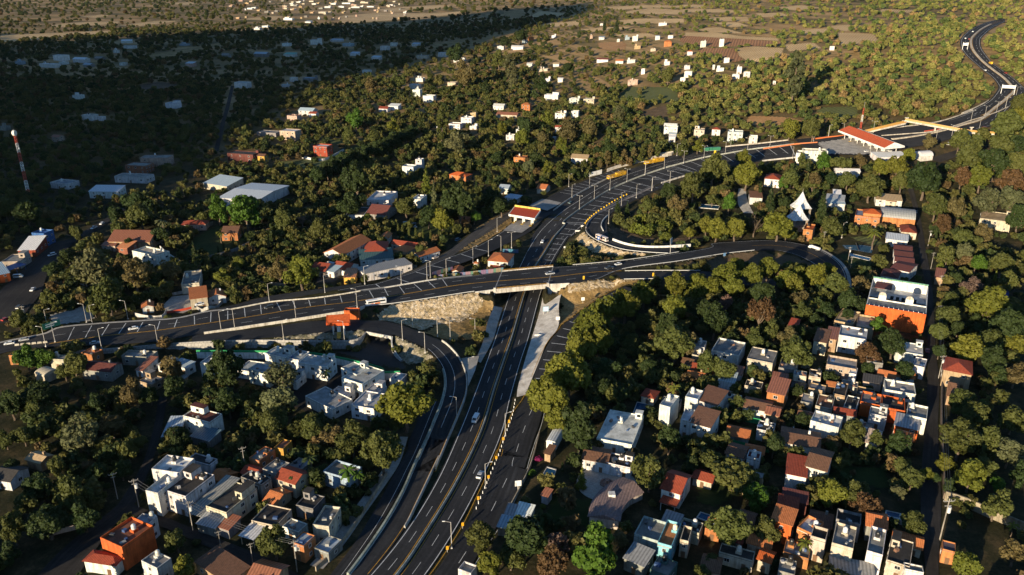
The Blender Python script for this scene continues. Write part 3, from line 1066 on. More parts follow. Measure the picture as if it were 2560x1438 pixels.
def gable_roof(mb,w,d,h,rise,ov=.45,th=.18):
 """ridge along x"""
 for s in(-1,1):
  a=[(-w/2-ov,s*(d/2+ov),h-rise*ov/(d/2)),(w/2+ov,s*(d/2+ov),h-rise*ov/(d/2)),(w/2+ov,0,h+rise),(-w/2-ov,0,h+rise)]
  if s>0:
   a=[a[1],a[0],a[3],a[2]]
  up=[(p[0],p[1],p[2]+th)for p in a]
  mb.quad(up)
  mb.quad(a[::-1])
  for i in range(4):
   j=(i+1)%4
   mb.quad((a[i],a[j],up[j],up[i]))
def house(name,label,cat,k,A,B,Cc,h,wall=W_,roof=GR,kind='flat',win=True,tank=None,lm=None,storeys=None,extra=None,rise=None,group=None):
 a,b,c=atc(k,*A,h),atc(k,*B,h),atc(k,*Cc,h)
 u=(b-a)
 u.z=0
 w=u.length
 u.normalize()
 nrm=Vector((-u.y,u.x,0))
 d=abs((c-b).dot(nrm))
 if(c-b).dot(nrm)<0:
  nrm=-nrm
 d=max(d,2.0)
 if math.hypot(a.x,a.y)>620:
  sk=max(-.3,min(.3,(b.y-a.y)/max(1,abs(b.x-a.x))))
  u=Vector((1,sk,0)).normalized()
  w=abs(b.x-a.x)*(1+.3*abs(sk))
  nrm=Vector((-u.y,u.x,0))
  w*=.85
  d=min(d,.6*w+2,11.0)
 else:
  e1,e2=b-a,c-b
  t1=math.atan2(e1.y,e1.x)
  t2=math.atan2(e2.y,e2.x)-math.pi/2
  dv=(t2-t1+math.pi)%(2*math.pi)-math.pi
  if abs(dv)<1.0:
   l1,l2=Vector(e1[:2]).length,Vector(e2[:2]).length
   th=t1+dv*l2*.8/(l1+l2*.8)
   u=Vector((math.cos(th),math.sin(th),0))
   nrm=Vector((-u.y,u.x,0))
   w,d=max(2.0,l1*math.cos(th-t1)),max(2.0,l2*math.cos(t2-th))
   m_=(a+c)/2
   a=m_-u*w/2-nrm*d/2
 cen=a+u*w/2+nrm*d/2
 rz=math.atan2(u.y,u.x)
 ca,sa=math.cos(rz),math.sin(rz)
 corners=[(cen.x+x*ca-y*sa,cen.y+x*sa+y*ca)for x,y in((-w/2,-d/2),(w/2,-d/2),(w/2,d/2),(-w/2,d/2))]
 zs=[gz(*p)for p in corners]
 z0=min(zs)-.05
 ztop=float(base(cen.x,cen.y))+h
 h=ztop-z0
 t=thing(name,label,cat,(cen.x,cen.y,z0),rz,group)
 rnd=random.Random(int(abs(cen.x*13+cen.y*7)))
 dist=math.hypot(cen.x,cen.y)
 jw=rnd.uniform(.74,1.0)if cat!='townhouse' else 1.0
 jr=rnd.uniform(.72,1.05)
 wall=tuple(v*jw*rnd.uniform(.95,1.03)for v in wall)
 roof0,roof=roof,tuple(v*jr*rnd.uniform(.97,1.03)for v in roof)
 mb=MB()
 hw=h-.14 if kind in('flat','terrace')else h
 poly=[(-w/2,-d/2),(w/2,-d/2),(w/2,d/2),(-w/2,d/2)]
 if rise is None:
  rise={'gable':.21*d,'gablev':.21*w,'shed':.16*d,'shedv':.16*w,'hip':.2*min(w,d),'barrel':.22*d,'barrelv':.22*w}.get(kind,0)
 if kind=='gable':
  mb.prism(poly,0,hw,cap=False)
  for s in(-1,1):
   q_=[(s*w/2,-d/2,h),(s*w/2,d/2,h),(s*w/2,0,h+rise)]
   mb.quad(q_ if s>0 else q_[::-1])
 elif kind=='gablev':
  mb.prism(poly,0,hw,cap=False)
  for s in(-1,1):
   q_=[(-w/2,s*d/2,h),(w/2,s*d/2,h),(0,s*d/2,h+rise)]
   mb.quad(q_ if s<0 else q_[::-1])
 elif kind=='shed':
  mb.prism(poly,0,lambda x,y:h+rise*(y/d+.5)-.02,cap=False)
 elif kind=='shedv':
  mb.prism(poly,0,lambda x,y:h+rise*(.5-x/w)-.02,cap=False)
 elif kind=='canopy':
  for x in np.linspace(-w/2+.2,w/2-.2,max(2,int(w/5)+1)):
   for y in(-d/2+.2,d/2-.2):
    mb.box((x,y,h/2-.05),(.18,.18,h-.1))
 else:
  mb.prism(poly,0,hw,cap=False)
 mb.build('posts' if kind=='canopy' else 'wall',M['plaster'],t,wall)
 rb=MB()
 rm='slab'
 if kind in('flat','terrace'):
  rb.box((0,0,h-.07),(w,d,.14))
  if kind=='terrace' or True:
   ph=.85 if kind=='terrace' else .38
   pb=MB()
   e=.16
   for c_,s_ in(((0,-d/2+e/2+.003,ph/2),(w-.006,e,ph)),((0,d/2-e/2-.003,ph/2),(w-.006,e,ph)),((-w/2+e/2+.003,0,ph/2),(e,d-2*e-.01,ph)),((w/2-e/2-.003,0,ph/2),(e,d-2*e-.01,ph))):
    pb.box((c_[0],c_[1],h+c_[2]),s_)
   pb.build('parapet',M['plaster'],t,wall)
 elif kind=='gable':
  gable_roof(rb,w,d,h,rise)
  rm='tile'
 elif kind=='gablev':
  g2=MB()
  gable_roof(g2,d,w,h,rise)
  rb.v=[(-y,x,z)for x,y,z in g2.v]
  rb.f,rb.m=g2.f,g2.m
  rm='tile'
 elif kind in('shed','shedv','canopy'):
  ov=.35
  if kind=='shedv':
   fz=lambda x,y:h+rise*(.5-x/w)
  elif kind=='shed':
   fz=lambda x,y:h+rise*(y/d+.5)
  else:
   fz=lambda x,y:h+.06*(y+d/2)
  pl=[(-w/2-ov,-d/2-ov),(w/2+ov,-d/2-ov),(w/2+ov,d/2+ov),(-w/2-ov,d/2+ov)]
  rb.prism(pl,fz,lambda x,y:fz(x,y)+.12)
  rm='tile' if roof0 in(TE,TB,RD,MR)else 'sheet'
 elif kind=='hip':
  ov=.45
  X,Y=w/2+ov,d/2+ov
  r_=min(X,Y)
  zl,zt=h-.1,h+rise+.15
  if X>=Y:
   p1,p2=(-(X-r_*.98),0,zt),((X-r_*.98),0,zt)
  else:
   p1,p2=(0,-(Y-r_*.98),zt),(0,(Y-r_*.98),zt)
  e=[(-X,-Y,zl),(X,-Y,zl),(X,Y,zl),(-X,Y,zl)]
  if X>=Y:
   rb.quad((e[0],e[1],p2,p1))
   rb.quad((e[2],e[3],p1,p2))
   rb.quad((e[1],e[2],p2))
   rb.quad((e[3],e[0],p1))
  else:
   rb.quad((e[1],e[2],p2,p1))
   rb.quad((e[3],e[0],p1,p2))
   rb.quad((e[0],e[1],p1))
   rb.quad((e[2],e[3],p2))
  rb.quad(e[::-1])
  rm='tile'
 elif kind in('barrel','barrelv'):
  L_,D_=(w,d)if kind=='barrel' else(d,w)
  n=10
  pr=[(-math.cos(math.pi*i/n)*(D_/2+.2),h+math.sin(math.pi*i/n)*rise)for i in range(n+1)]
  for i in range(n):
   (y0,z0_),(y1,z1_)=pr[i],pr[i+1]
   q_=[(-L_/2,y0,z0_),(L_/2,y0,z0_),(L_/2,y1,z1_),(-L_/2,y1,z1_)]
   rb.quad(q_)
  rb.quad([(L_/2,y,z)for y,z in pr])
  rb.quad([(-L_/2,y,z)for y,z in pr][::-1])
  if kind=='barrelv':
   rb.v=[(-y,x,z)for x,y,z in rb.v]
  rm='sheet'
 if roof0 in(WM,LB,RU,BL,CY)and kind not in('flat','terrace'):
  rm='sheet'
 ro=rb.build('roof',M[rm],t,roof)
 if win and kind!='canopy' and dist<900:
  st=storeys or max(1,int(round(h/3.1)))
  fh=h/st
  ww=1.5 if w>5 else 1.1
  wh=min(1.25,fh*.45)
  def openings(L_,place,first):
   n=max(1,int(L_/3.6))
   if dist>450:
    n=min(n,3)
   n=min(n,7)
   for s in range(st):
    for i in range(n):
     x=-L_/2+L_*(i+.5)/n
     if s==0 and first and i==n//2:
      o=link('door',door_mesh(),t,(.16,.09,.05))
      place(o,x,.02)
      continue
     if rnd.random()<.14:
      continue
     o=link('window',window_mesh(ww if rnd.random()<.7 else 1.0,wh),t,(.6,.58,.55))
     place(o,x,fh*s+fh*.55)
  def front(o,x,z):
   o.location=(x,-d/2-.02,z)
  def right(o,x,z):
   o.location=(w/2+.02,x,z)
   o.rotation_euler=(0,0,math.pi/2)
  def left(o,x,z):
   o.location=(-w/2-.02,x,z)
   o.rotation_euler=(0,0,-math.pi/2)
  openings(w,front,True)
  side=Vector((ca,sa,0)).dot(Vector((-cen.x,-cen.y,0)))
  openings(d,right if side>0 else left,False)
 if kind in('flat','terrace')and tank is not False and(tank or rnd.random()<.6)and min(w,d)>3.5:
  col=tank if isinstance(tank,tuple)else rnd.choice([(.02,.02,.02),(.5,.48,.42),(.6,.6,.58)])
  x,y=rnd.uniform(-.3,.3)*w,rnd.uniform(.05,.3)*d
  bb=MB()
  bb.box((x,y,h+.4),(1.6,1.6,.8))
  bb.build('tank_base',M['plaster'],t,wall)
  link('water_tank',tank_mesh(),t,col,(x,y,h+.8))
 if kind=='flat' and min(w,d)>5.5 and rnd.random()<.55:
  bb=MB()
  x,y=rnd.uniform(-.3,.25)*w,.3*d
  big=rnd.random()<.6
  sx,sy,sz=(w*rnd.uniform(.3,.5),d*rnd.uniform(.3,.45),2.5)if big else(2.4,2.2,2.2)
  x,y=rnd.choice((-1,1))*(w/2-sx/2-.25),d/2-sy/2-.25
  bb.box((x,y,h+sz/2),(sx,sy,sz))
  sr=bb.build('upper_room',M['plaster'],t,wall)
  bb=MB()
  bb.box((x,y,h+sz+.06),(sx+.3,sy+.3,.12))
  bb.build('upper_roof',M['slab'],sr,roof)
  if dist<700:
   bb=MB()
   bb.box((x,y-sy/2-.02,h+1.2),(1.2,.06,1.0))
   bb.build('window',M['glass'],sr)
 if kind in('flat','terrace')and dist<430 and cat in('house','townhouse')and min(w,d)>4:
  for _ in range(rnd.randint(1,4)if cat=='house' else 1):
   link('roof_box',clutter_mesh(),t,rnd.choice([(.05,.09,.2),(.3,.3,.28),(.22,.12,.08),(.45,.43,.4),(.06,.06,.06)]),(rnd.uniform(-.38,.38)*w,rnd.uniform(-.36,.3)*d,h),rnd.uniform(0,3),(rnd.uniform(.5,1.8),rnd.uniform(.5,1.2),rnd.uniform(.3,1.0)))
 if kind in('gable','hip','gablev')and rnd.random()<.3 and dist<420:
  bb=MB()
  bb.box((w*.22,d*.2,h+rise*.5+.7),(.7,.7,1.5))
  bb.build('chimney',M['plaster'],ro,wall)
 pts=[]
 for zz in(z0,z0+h+rise):
  for x,y in corners:
   pts.append(proj((x,y,zz)))
 FOOT.append(dict(c=(cen.x,cen.y),r=math.hypot(w,d)/2,w=w,d=d,rz=rz,box=(min(p[0]for p in pts),min(p[1]for p in pts),max(p[0]for p in pts),max(p[1]for p in pts)-(.45*(max(p[1]for p in pts)-min(p[1]for p in pts))if dist>430 else 0)),dist=dist,corners=corners))
 if lm:
  q_=proj((cen.x,cen.y,z0+h*.6))
  LAND.append((lm,q_[0],q_[1]))
 HOUSES.append(t)
 if label is None:
  pass
 return t
H=house
# --- upper left, partly in the mountain's shade
H('warehouse','white ribbed metal warehouse roof standing in the dark trees','warehouse',0,(572,492),(652,508),(697,467),6,W_,WM,'gable',lm='the white ribbed warehouse',win=False,rise=1.3)
H('warehouse','pale metal shed with one dull red roof strip','warehouse',1,(660,1425),(912,1428),(950,1350),5,W_,WM,'shed',lm='the shed with the red roof strip')
H('workshop','grey flat roofed workshop with a long white front','workshop',1,(850,1315),(1120,1325),(1090,1285),4.5,W_,GR)
H('house','small block of raw orange brick behind the grey workshop','house',1,(930,1232),(1100,1242),(1070,1190),6,RU,GR,lm='the raw brick block')
H('apartment_block','long unfinished pinkish block in the shade','apartment block',1,(1040,1180),(1290,1178),(1355,1130),7,PK,GR,lm='the unfinished pinkish block')
H('workshop','low workshop under blue grey sheet roof strips','workshop',1,(1540,1360),(1690,1394),(1785,1352),4.5,CR,LB,'shed',lm='the blue grey sheet roof')
H('house','long dark red house beside the small yellow house','house',1,(1690,1142),(1900,1165),(1905,1128),6,MR,BK,lm='the dark red house')
H('house','small ochre yellow house with a brown roof','house',1,(1915,1160),(1968,1168),(1968,1135),6,YE,TB,'gable',lm='the ochre yellow house')
H('house','red and white cubic house inside a low white wall','house',1,(2330,1092),(2442,1104),(2440,1070),8,RD,W_,'terrace',lm='the red and white cubic house')
H('apartment_block','broad pink block with a white roof at the field edge','apartment block',1,(2080,975),(2205,988),(2292,935),8,PK,W_,lm='the broad pink block',storeys=2)
H('house','low grey walls of a building next to the broad pink block','house',1,(1910,985),(2070,998),(2030,962),3,GR,GR)
H('warehouse','narrow hall with a sky blue sheet roof at the shade line','warehouse',1,(2220,822),(2330,838),(2402,775),5,W_,LB,'gable',lm='the sky blue hall roof')
H('house','salmon house next to the sky blue hall roof','house',1,(2135,862),(2215,870),(2195,846),5,PK,RU)
H('house','white house alone in the dark wood','house',1,(1228,770),(1315,776),(1305,742),5,W_,LB,lm='the white house in the dark wood')
H('house','white hut with a pale roof deep in the shaded wood','house',1,(537,712),(604,714),(600,700),4,W_,LB)
H('house','stepped white house at the end of the dark road','house',1,(1742,618),(1836,628),(1822,592),6,W_,LB,'terrace',lm='the stepped house by the dark road')
H('house','pair of joined white rooms high in the shaded wood','house',1,(2155,580),(2195,586),(2216,566),5,W_,W_)
H('house','grey house with red end beside the joined white rooms','house',1,(2250,582),(2335,594),(2340,576),4,GR,LB)
H('warehouse','large bright white hall in the far shaded town','warehouse',1,(392,412),(470,420),(482,400),8,W_,W_,lm='the large bright white hall')
H('warehouse','white shed right of the large bright white hall','warehouse',1,(540,440),(620,450),(612,430),5,W_,WM,'gable')
H('house','row of small white houses left in the shaded town','house',1,(290,476),(400,488),(402,466),5,W_,W_)
H('warehouse','flat pale blue roof below the long white greenhouse','warehouse',1,(918,346),(1020,344),(1010,334),4,W_,LB)
H('greenhouse','long thin white greenhouse strip along the sunlit plain','greenhouse',1,(900,306),(1260,252),(1255,243),4,W_,WM,'shed',win=False,lm='the long greenhouse strip')
H('workshop','pink workshop with a light sheet roof in shade','workshop',1,(1378,472),(1440,474),(1496,455),5,PK,LB,'shed')
H('warehouse','wide grey roof with a turquoise one beside it','warehouse',1,(1890,400),(1990,404),(2035,374),5,GR,LB,'gable')
H('warehouse','turquoise green sheet roof in the far shaded town','warehouse',1,(2110,404),(2190,410),(2196,396),4,W_,(.12,.34,.26),'shed')
H('house','white cubic house left of the distant dark hill','house',1,(2308,300),(2370,308),(2372,286),8,W_,W_)
H('shop','blue shop with a big white word on its front','shop',4,(246,312),(330,322),(388,292),7,BL,BL,'terrace',lm='the blue shop',tank=(.6,.6,.58))
H('shop','shop with red and white sheet roof next to the blue shop','shop',4,(150,432),(270,432),(332,362),4,RD,W_,'shed')
H('shop','grey roofed shop with a blue tarpaulin edge on the avenue','shop',4,(20,522),(150,522),(216,466),4,CR,GR)
H('shop','orange fronted shop at the avenue by the frame edge','shop',4,(-90,640),(48,602),(30,545),4.5,OR,LB,'shed')
H('shop_awning','bright blue awning stretched along the orange fronted shop','awning',4,(46,602),(150,545),(140,520),3,BL,BL,'canopy',win=False)
# --- left, sunlit compound
H('house','rust red corrugated roof with pale stripes above the white block','house',4,(890,352),(1150,388),(1138,312),5,TN,RU,'gable',lm='the rust red corrugated roof')
H('house','cream three storey block with two rows of windows','house',4,(1000,446),(1160,492),(1246,452),7,W_,CR,'terrace',lm='the cream three storey block',tank=(.6,.6,.58))
H('house','brick house with an orange roof left of the cream block','house',4,(880,412),(948,424),(1005,386),5,RU,OR2,'shed')
H('house','low salmon annex at the left end of the compound','house',4,(772,396),(862,404),(872,382),3.5,PK,RU,'shed')
H('house','terraced cream house with a little terracotta porch roof','house',4,(1372,692),(1502,690),(1482,596),4.5,CR,GR,'terrace',lm='the terraced cream house',tank=(.6,.6,.58))
H('house','small cottage with orange walls and a brown hipped roof','house',4,(1658,304),(1772,306),(1796,256),5,OR2,TB,'gable',lm='the orange walled cottage',rise=2.2)
H('house','low house with bright red tiles behind the long garden wall','house',4,(1345,246),(1530,240),(1552,212),4,PK,RD,'hip',lm='the bright red tiled house')
# --- centre left settlement
H('house','long two storey house under orange tiles with many windows','house',0,(824,630),(862,642),(913,601),6,W_,TE,'gablev',lm='the long orange tiled house',storeys=2)
H('pavilion','pavilion under a tall dark red pyramid roof','pavilion',5,(195,440),(362,440),(345,372),5,CR,RD,'hip',lm='the red pyramid roof',rise=2.6)
H('school_shed','open shed with dark green sheet roof below the red pyramid roof','shed',5,(170,500),(420,492),(365,445),3.4,W_,(.05,.10,.10),'shed',lm='the dark green sheet roof')
H('school_block','long white building with grey roof and solar panels beside the road','building',5,(176,614),(524,536),(480,494),4.6,W_,(.28,.27,.26),'shed',lm='the long white building',rise=.4)
H('house','single orange yellow cube house by the road','house',5,(30,636),(112,636),(132,578),4,YE,OR2,'shed',lm='the orange yellow cube house',rise=.8)
H('house','courtyard house with tan tile roof left of the white courtyard','house',5,(400,426),(492,446),(562,412),4,TN,TE,'hip')
H('house','long row of dark terracotta roofs above the tan tile roof','house',5,(390,384),(560,410),(590,384),4,CR,RD,'gable',lm='the row of dark terracotta roofs')
H('house','white courtyard house with orange tiled wings at the road bend','house',5,(590,490),(716,436),(690,408),4.2,W_,TE,'gable',lm='the white courtyard house')
H('house','little red roofed house beneath the cypress row','house',5,(320,336),(372,346),(366,312),4,CR,TE,'gablev')
H('house','dark red roof sheds beside the yellowish round tree','house',4,(2320,576),(2420,592),(2490,540),3.6,CR,RD,'gable',lm='the dark red roof sheds')
H('house','grey and white sheet roof in front of the dark red sheds','house',4,(2385,574),(2490,604),(2545,560),3.4,W_,LB,'shed')
H('house','house with maroon tiles against the white sheet roof','house',4,(2500,560),(2600,590),(2640,540),3.6,W_,RD,'gable')
H('house','two storey white house high above the cypresses','house',5,(228,62),(380,78),(400,8),6,W_,W_,'terrace',lm='the white house above the cypresses')
H('house','long house with maroon roof behind a grey wall','house',5,(216,158),(342,176),(402,118),4,GR,MR,'gable',lm='the long maroon roof')
H('house','low house with a black roof left of the long maroon roof','house',5,(60,172),(190,180),(205,120),4,W_,BK)
H('house','narrow white tower house half hidden by trees','house',5,(552,60),(612,70),(628,32),7,W_,W_,'terrace',lm='the narrow white tower house')
H('garden_hut','little orange garden hut at the right end of the cypress row','hut',5,(890,204),(950,212),(966,188),3.2,OR2,TE,'hip',lm='the little orange hut')
H('house','white modern house with tall upper box and slit windows','house',2,(560,1190),(608,1204),(684,1160),9,W_,W_,lm='the white modern tower house',storeys=3)
H('house','lower white cube in front of the white modern tower house','house',2,(462,1245),(552,1258),(585,1232),6,W_,W_,'terrace')
H('house','house with bright vermilion roof tiles and white porch','house',2,(826,1300),(940,1316),(968,1294),5,OR2,OR,'hip',lm='the vermilion tiled house')
H('house','hacienda with brown tiles, white walls and a white bell tower','house',2,(1720,1182),(1860,1190),(1900,1120),4.5,W_,TN,'gable',lm='the white hacienda')
H('house','salmon bungalow with an arched veranda above a yellow lawn','house',2,(1292,1178),(1390,1190),(1430,1162),4,OR2,RU,'flat',lm='the arched salmon bungalow')
H('house','small house with a brown gable at the highway wall','house',2,(1470,1404),(1530,1410),(1560,1380),3.5,CR,TE,'gable')
H('shed','pale blue sheet roof left of the small toll canopy','shed',26,(1430,125),(1570,160),(1590,120),3,W_,LB,'shed',win=False)
H('shed','pale sheet roof with white trim among trees uphill of the toll canopy','shed',21,(265,590),(380,600),(410,556),4,W_,LB,'gable')
# --- toll compound in the fork
H('toll_office','toll office with big orange hipped roof and white walls','office',26,(1175,965),(1438,990),(1510,880),6,W_,TE,'hip',lm='the orange roofed toll office',rise=2.0)
H('porch','red tiled porch roof in front of the toll office','porch',26,(1205,1060),(1385,1066),(1395,1022),3.2,W_,RD,'shed',win=False)
H('guard_house','small white guard house with orange gable in the painted fence','guard house',26,(684,1112),(800,1118),(850,1056),3.2,W_,TE,'gablev',lm='the small guard house')
H('booth','tiny cream booth with an orange cap by the parked car','booth',26,(986,1002),(1040,1008),(1052,986),2.8,W_,TE,'hip')
# --- left toll compound
H('toll_office','cream toll office with one big orange roof over parked cars','office',12,(-35,476),(192,440),(195,318),5.5,CR,TE,'shed',lm='the orange roofed police post',rise=1.2)
H('toll_office','white annex with a brown gable beside the big orange roof','office',12,(212,458),(440,425),(445,352),3.6,W_,TE,'gablev',lm='the white gabled annex')
H('guard_house','white guard hut with an orange roof at the car park gate','guard house',11,(1886,585),(2036,562),(2040,500),3.2,W_,TE,'gablev',lm='the white guard hut')
# --- lower left
H('house','peach wall with red flat roof against the retaining wall','house',11,(1060,1190),(1222,1215),(1390,1150),4,OR2,RU,lm='the peach house')
H('workshop','grey workshop with wide maroon sheet roof below the peach house','workshop',11,(1110,1390),(1480,1440),(1600,1330),4.5,GR,MR,'gable',lm='the maroon sheet roof')
H('house','yard building with grey and white roofs full of clutter','house',11,(1600,1250),(2000,1260),(2120,1180),3.4,GR,GR,'terrace',tank=(.6,.6,.58),lm='the cluttered grey yard')
H('house','narrow white lean-to with brown roof in the cluttered yard','house',11,(1830,1405),(1900,1430),(2080,1290),3,W_,RU,'shed')
H('house','small orange brick cube at the junction corner','house',11,(130,1225),(228,1228),(240,1195),4,OR2,GR,lm='the orange brick cube')
H('house','beige house with pale wall left of the dark tree','house',11,(690,1270),(850,1290),(900,1230),4,CR,GR)
H('shed','whitish round topped shed low in the trees','shed',4,(250,1350),(330,1372),(440,1330),3,CR,CR,'barrel',win=False)
# townhouses
for a_ in(('first townhouse from the retaining wall corner, two storeys, white',(985,1198),(1245,1266),(1370,1168),'the corner townhouse'),('white townhouse with a tall chimney joined to the corner townhouse',(1272,1262),(1420,1292),(1560,1180),None),('white townhouse in the middle of the row under a stained roof',(1402,1325),(1790,1375),(1930,1262),'the middle townhouse'),('white townhouse nearest the dark underpass road',(1952,1392),(2190,1470),(2400,1402),'the end townhouse'),('single white townhouse apart from the row, left end',(132,1318),(332,1356),(432,1246),'the detached townhouse')):
 H('townhouse',a_[0],'townhouse',12,a_[1],a_[2],a_[3],6.2,W_,(.42,.43,.43),'flat',lm=a_[4],storeys=2,group='white townhouses behind the green topped wall')
H('townhouse','white townhouse half hidden by the pale feathery tree','townhouse',12,(780,1400),(1020,1480),(1110,1390),6,W_,(.42,.43,.43),group='white townhouses behind the green topped wall')
H('townhouse','white townhouse with a patio left of the big roadside tree','townhouse',0,(852,946),(905,962),(962,928),6,W_,(.42,.43,.43),group='white townhouses behind the green topped wall',storeys=2)
H('townhouse','low white townhouse roofs along the green fence','townhouse',0,(752,992),(830,1020),(892,1000),4,W_,(.45,.46,.46),group='white townhouses behind the green topped wall')
H('townhouse','white townhouse with rounded wall beneath the roadside tree','townhouse',0,(890,1012),(940,1030),(958,990),5,W_,(.45,.46,.46),group='white townhouses behind the green topped wall')
for lb_,a_ in(('low white annex with flat roof left of the middle townhouse',((700,948),(742,958),(760,936))),('low white annex between the two lower townhouses',((826,985),(866,996),(884,976))),('white garage block at the right end of the townhouses',((978,948),(1004,955),(1014,938))),('small white cube by the patio of the end townhouse',((918,978),(948,988),(962,968))),('white block half under the dark tree beside the detached townhouse',((600,925),(640,935),(660,910)))):
 H('townhouse',lb_,'townhouse',0,*a_,3.4,W_,(.45,.46,.46),group='white townhouses behind the green topped wall',tank=False)
# bottom left houses
H('house','white house with a dark flat roof and rows of square windows','house',7,(1255,798),(1385,864),(1568,692),7,W_,BK,lm='the white house with rows of windows',storeys=2)
H('house','white stepped terraces left of the dark flat roof','house',7,(1098,812),(1180,842),(1345,690),7.5,W_,W_,'terrace',lm='the stepped white terraces')
H('house','tall white block with bare walls behind the terraces','house',7,(1146,650),(1342,690),(1434,580),8.5,W_,W_,'terrace',win=False)
H('pergola','long slatted grey pergola roof between two houses','pergola',7,(1420,958),(1500,1002),(1760,738),3.6,GR,(.35,.34,.31),'canopy',win=False,lm='the slatted pergola')
H('house','dark roofed house along the slatted pergola','house',7,(1560,916),(1690,986),(1884,792),5.5,CR,BK,lm='the dark roofed house',storeys=2)
H('house','dark grey house with a small red annex above the street','house',7,(1802,702),(1945,768),(2010,712),5.5,GR,BK)
H('shed','patched grey corrugated shed at the street wall','shed',7,(1480,1040),(1602,1086),(1690,986),3.2,GR,(.36,.38,.39),'shed',win=False,lm='the grey corrugated shed')
H('shed','red sheet roof right of the grey corrugated shed','shed',7,(1628,1060),(1702,1098),(1776,1018),3.2,GR,RU,'shed',win=False)
H('house','house with burnt orange front and a rusty flat roof','house',7,(780,1162),(910,1258),(1112,1082),7,OR,RU,'terrace',win=False,lm='the burnt orange house')
H('house','rounded little house with a scarlet tiled roof','house',7,(662,1306),(868,1372),(892,1290),3.8,W_,RD,'hip',lm='the scarlet tiled house')
H('house','pale roofs attached behind the burnt orange house','house',7,(1010,1030),(1110,1060),(1160,1000),6,W_,LB)
H('house','white house with maroon roof and a line of windows in the dark trees','house',7,(1375,246),(1562,304),(1642,236),6,W_,MR,lm='the maroon roofed white house',storeys=2)
H('shed','blue grey shed roof left of the maroon roofed white house','shed',7,(1226,392),(1332,402),(1372,284),3,GR,LB,'shed',win=False)
H('shed','dark blue sheet roof under the maroon roofed white house','shed',7,(1440,392),(1560,440),(1624,372),3,GR,(.10,.16,.20),'shed',win=False)
H('house','old house with black roof behind the tall white block','house',7,(1400,570),(1560,620),(1614,572),4.5,W_,BK)
H('cabin','lonely tan cabin in the dark lower left wood','cabin',7,(210,562),(300,600),(376,540),3.4,TN,TN,'gable',lm='the lonely tan cabin')
H('house','dark cottage with a curved white wall at the left edge','house',7,(-30,700),(80,745),(170,640),3.6,W_,BK,'gable')
H('house','small white cube house between garden walls at the bottom edge','house',7,(1075,1325),(1170,1400),(1252,1312),5,W_,GR,lm='the small white cube house')
H('house','broad brown tile roof along the wire lane','house',7,(1425,1330),(1700,1470),(1888,1380),4,TN,TB,'shed',lm='the broad brown tile roof',rise=.5)
H('house','brick red sheet roof with a vent at the bottom edge','house',7,(1850,1430),(2040,1480),(2140,1362),4,TN,RU,'gable',lm='the brick red sheet roof')
H('house','dark grey roof next to the striped awning','house',7,(1892,1024),(2062,1082),(2150,950),4,CR,BK,lm='the dark grey flat roof')
H('shed','striped white awning hanging off the dark grey roof','awning',7,(1800,1130),(1890,1172),(1985,1060),3,CR,W_,'canopy',win=False)
H('house','grey house with clutter beside the concrete drain','house',7,(2350,1062),(2460,1096),(2515,946),5.5,CR,GR,'terrace',lm='the house beside the drain')
H('house','dark tangle of low roofs left of the house beside the drain','house',7,(2200,912),(2330,942),(2420,850),4,GR,BK)
H('house','flat roofed house with bright blue front and banana plants','house',17,(20,422),(290,492),(432,378),4.5,(.36,.46,.56),(.22,.19,.16),'terrace',lm='the blue fronted house')
H('house','orange gabled room with a terrace behind the laundry yard','house',7,(1862,560),(1930,590),(2040,500),4,OR2,GR)
H('house','ochre walled flat house next to the drain trees','house',7,(2050,482),(2110,500),(2165,436),4,YE,RU)
# --- right of the highway, lower centre
H('house','large white modern villa with several flat roof levels and red strips','house',8,(1928,412),(2190,476),(2244,250),4.2,W_,W_,lm='the white villa with the pool',tank=(.7,.7,.66))
H('pavilion','red tiled garden pavilion above the long dark pool','pavilion',8,(2235,92),(2330,110),(2382,60),3.2,CR,RD,'hip',lm='the red garden pavilion')
H('house','slim white tower house left of the brown roofed twins','house',8,(2388,172),(2462,200),(2515,112),8,W_,W_,'terrace',lm='the slim white tower house',win=False)
H('house','house with brown tiles and a row of white arches','house',8,(1802,562),(1986,592),(2022,500),4.2,W_,TB,'gable',lm='the arched house',rise=.9)
H('house','black flat roof joined to the house with white arches','house',8,(1990,596),(2166,642),(2186,562),4,W_,BK)
H('hut','tiny hut with a rust roof beside the pool lawn','hut',8,(1496,832),(1540,842),(1582,804),3,W_,RU,'shed',win=False,lm='the tiny rust roofed hut')
H('shed','white sheet roof at the edge of the right ramp','shed',8,(1296,986),(1402,1016),(1442,932),3.2,CR,W_,'shed',win=False,lm='the white sheet roof by the ramp')
H('shed','grey and brown lean-to left of the white sheet roof','shed',8,(1215,1000),(1296,1012),(1340,930),3,GR,(.30,.28,.28),'shed',win=False)
H('shed','pale blue lean-to under the big tree at the ramp','shed',17,(1780,950),(1890,980),(1930,886),3,GR,LB,'shed',win=False)
H('garage','white vaulted garage end at the ramp edge','garage',16,(1880,1130),(1960,1160),(2010,1010),3.4,W_,W_,'barrelv',win=False,lm='the white vaulted garage')
H('hut','thatched hut between the garage and the turquoise pool','hut',16,(1850,1250),(1900,1268),(1945,1200),3,TN,TB,'shed',win=False)
H('house','white walled house with red tiles over a porch, right of the lawn','house',8,(2406,778),(2540,830),(2600,690),5.5,W_,RD,'gable',lm='the white house with red porch')
H('porch','red porch roof on posts below the white house','porch',8,(2392,882),(2500,925),(2530,850),3,W_,RD,'canopy',win=False)
H('house','low house with a concrete grey roof and dark court','house',8,(2190,1138),(2372,1196),(2436,1056),4.5,(.4,.45,.47),GR,'terrace',lm='the grey roofed court house')
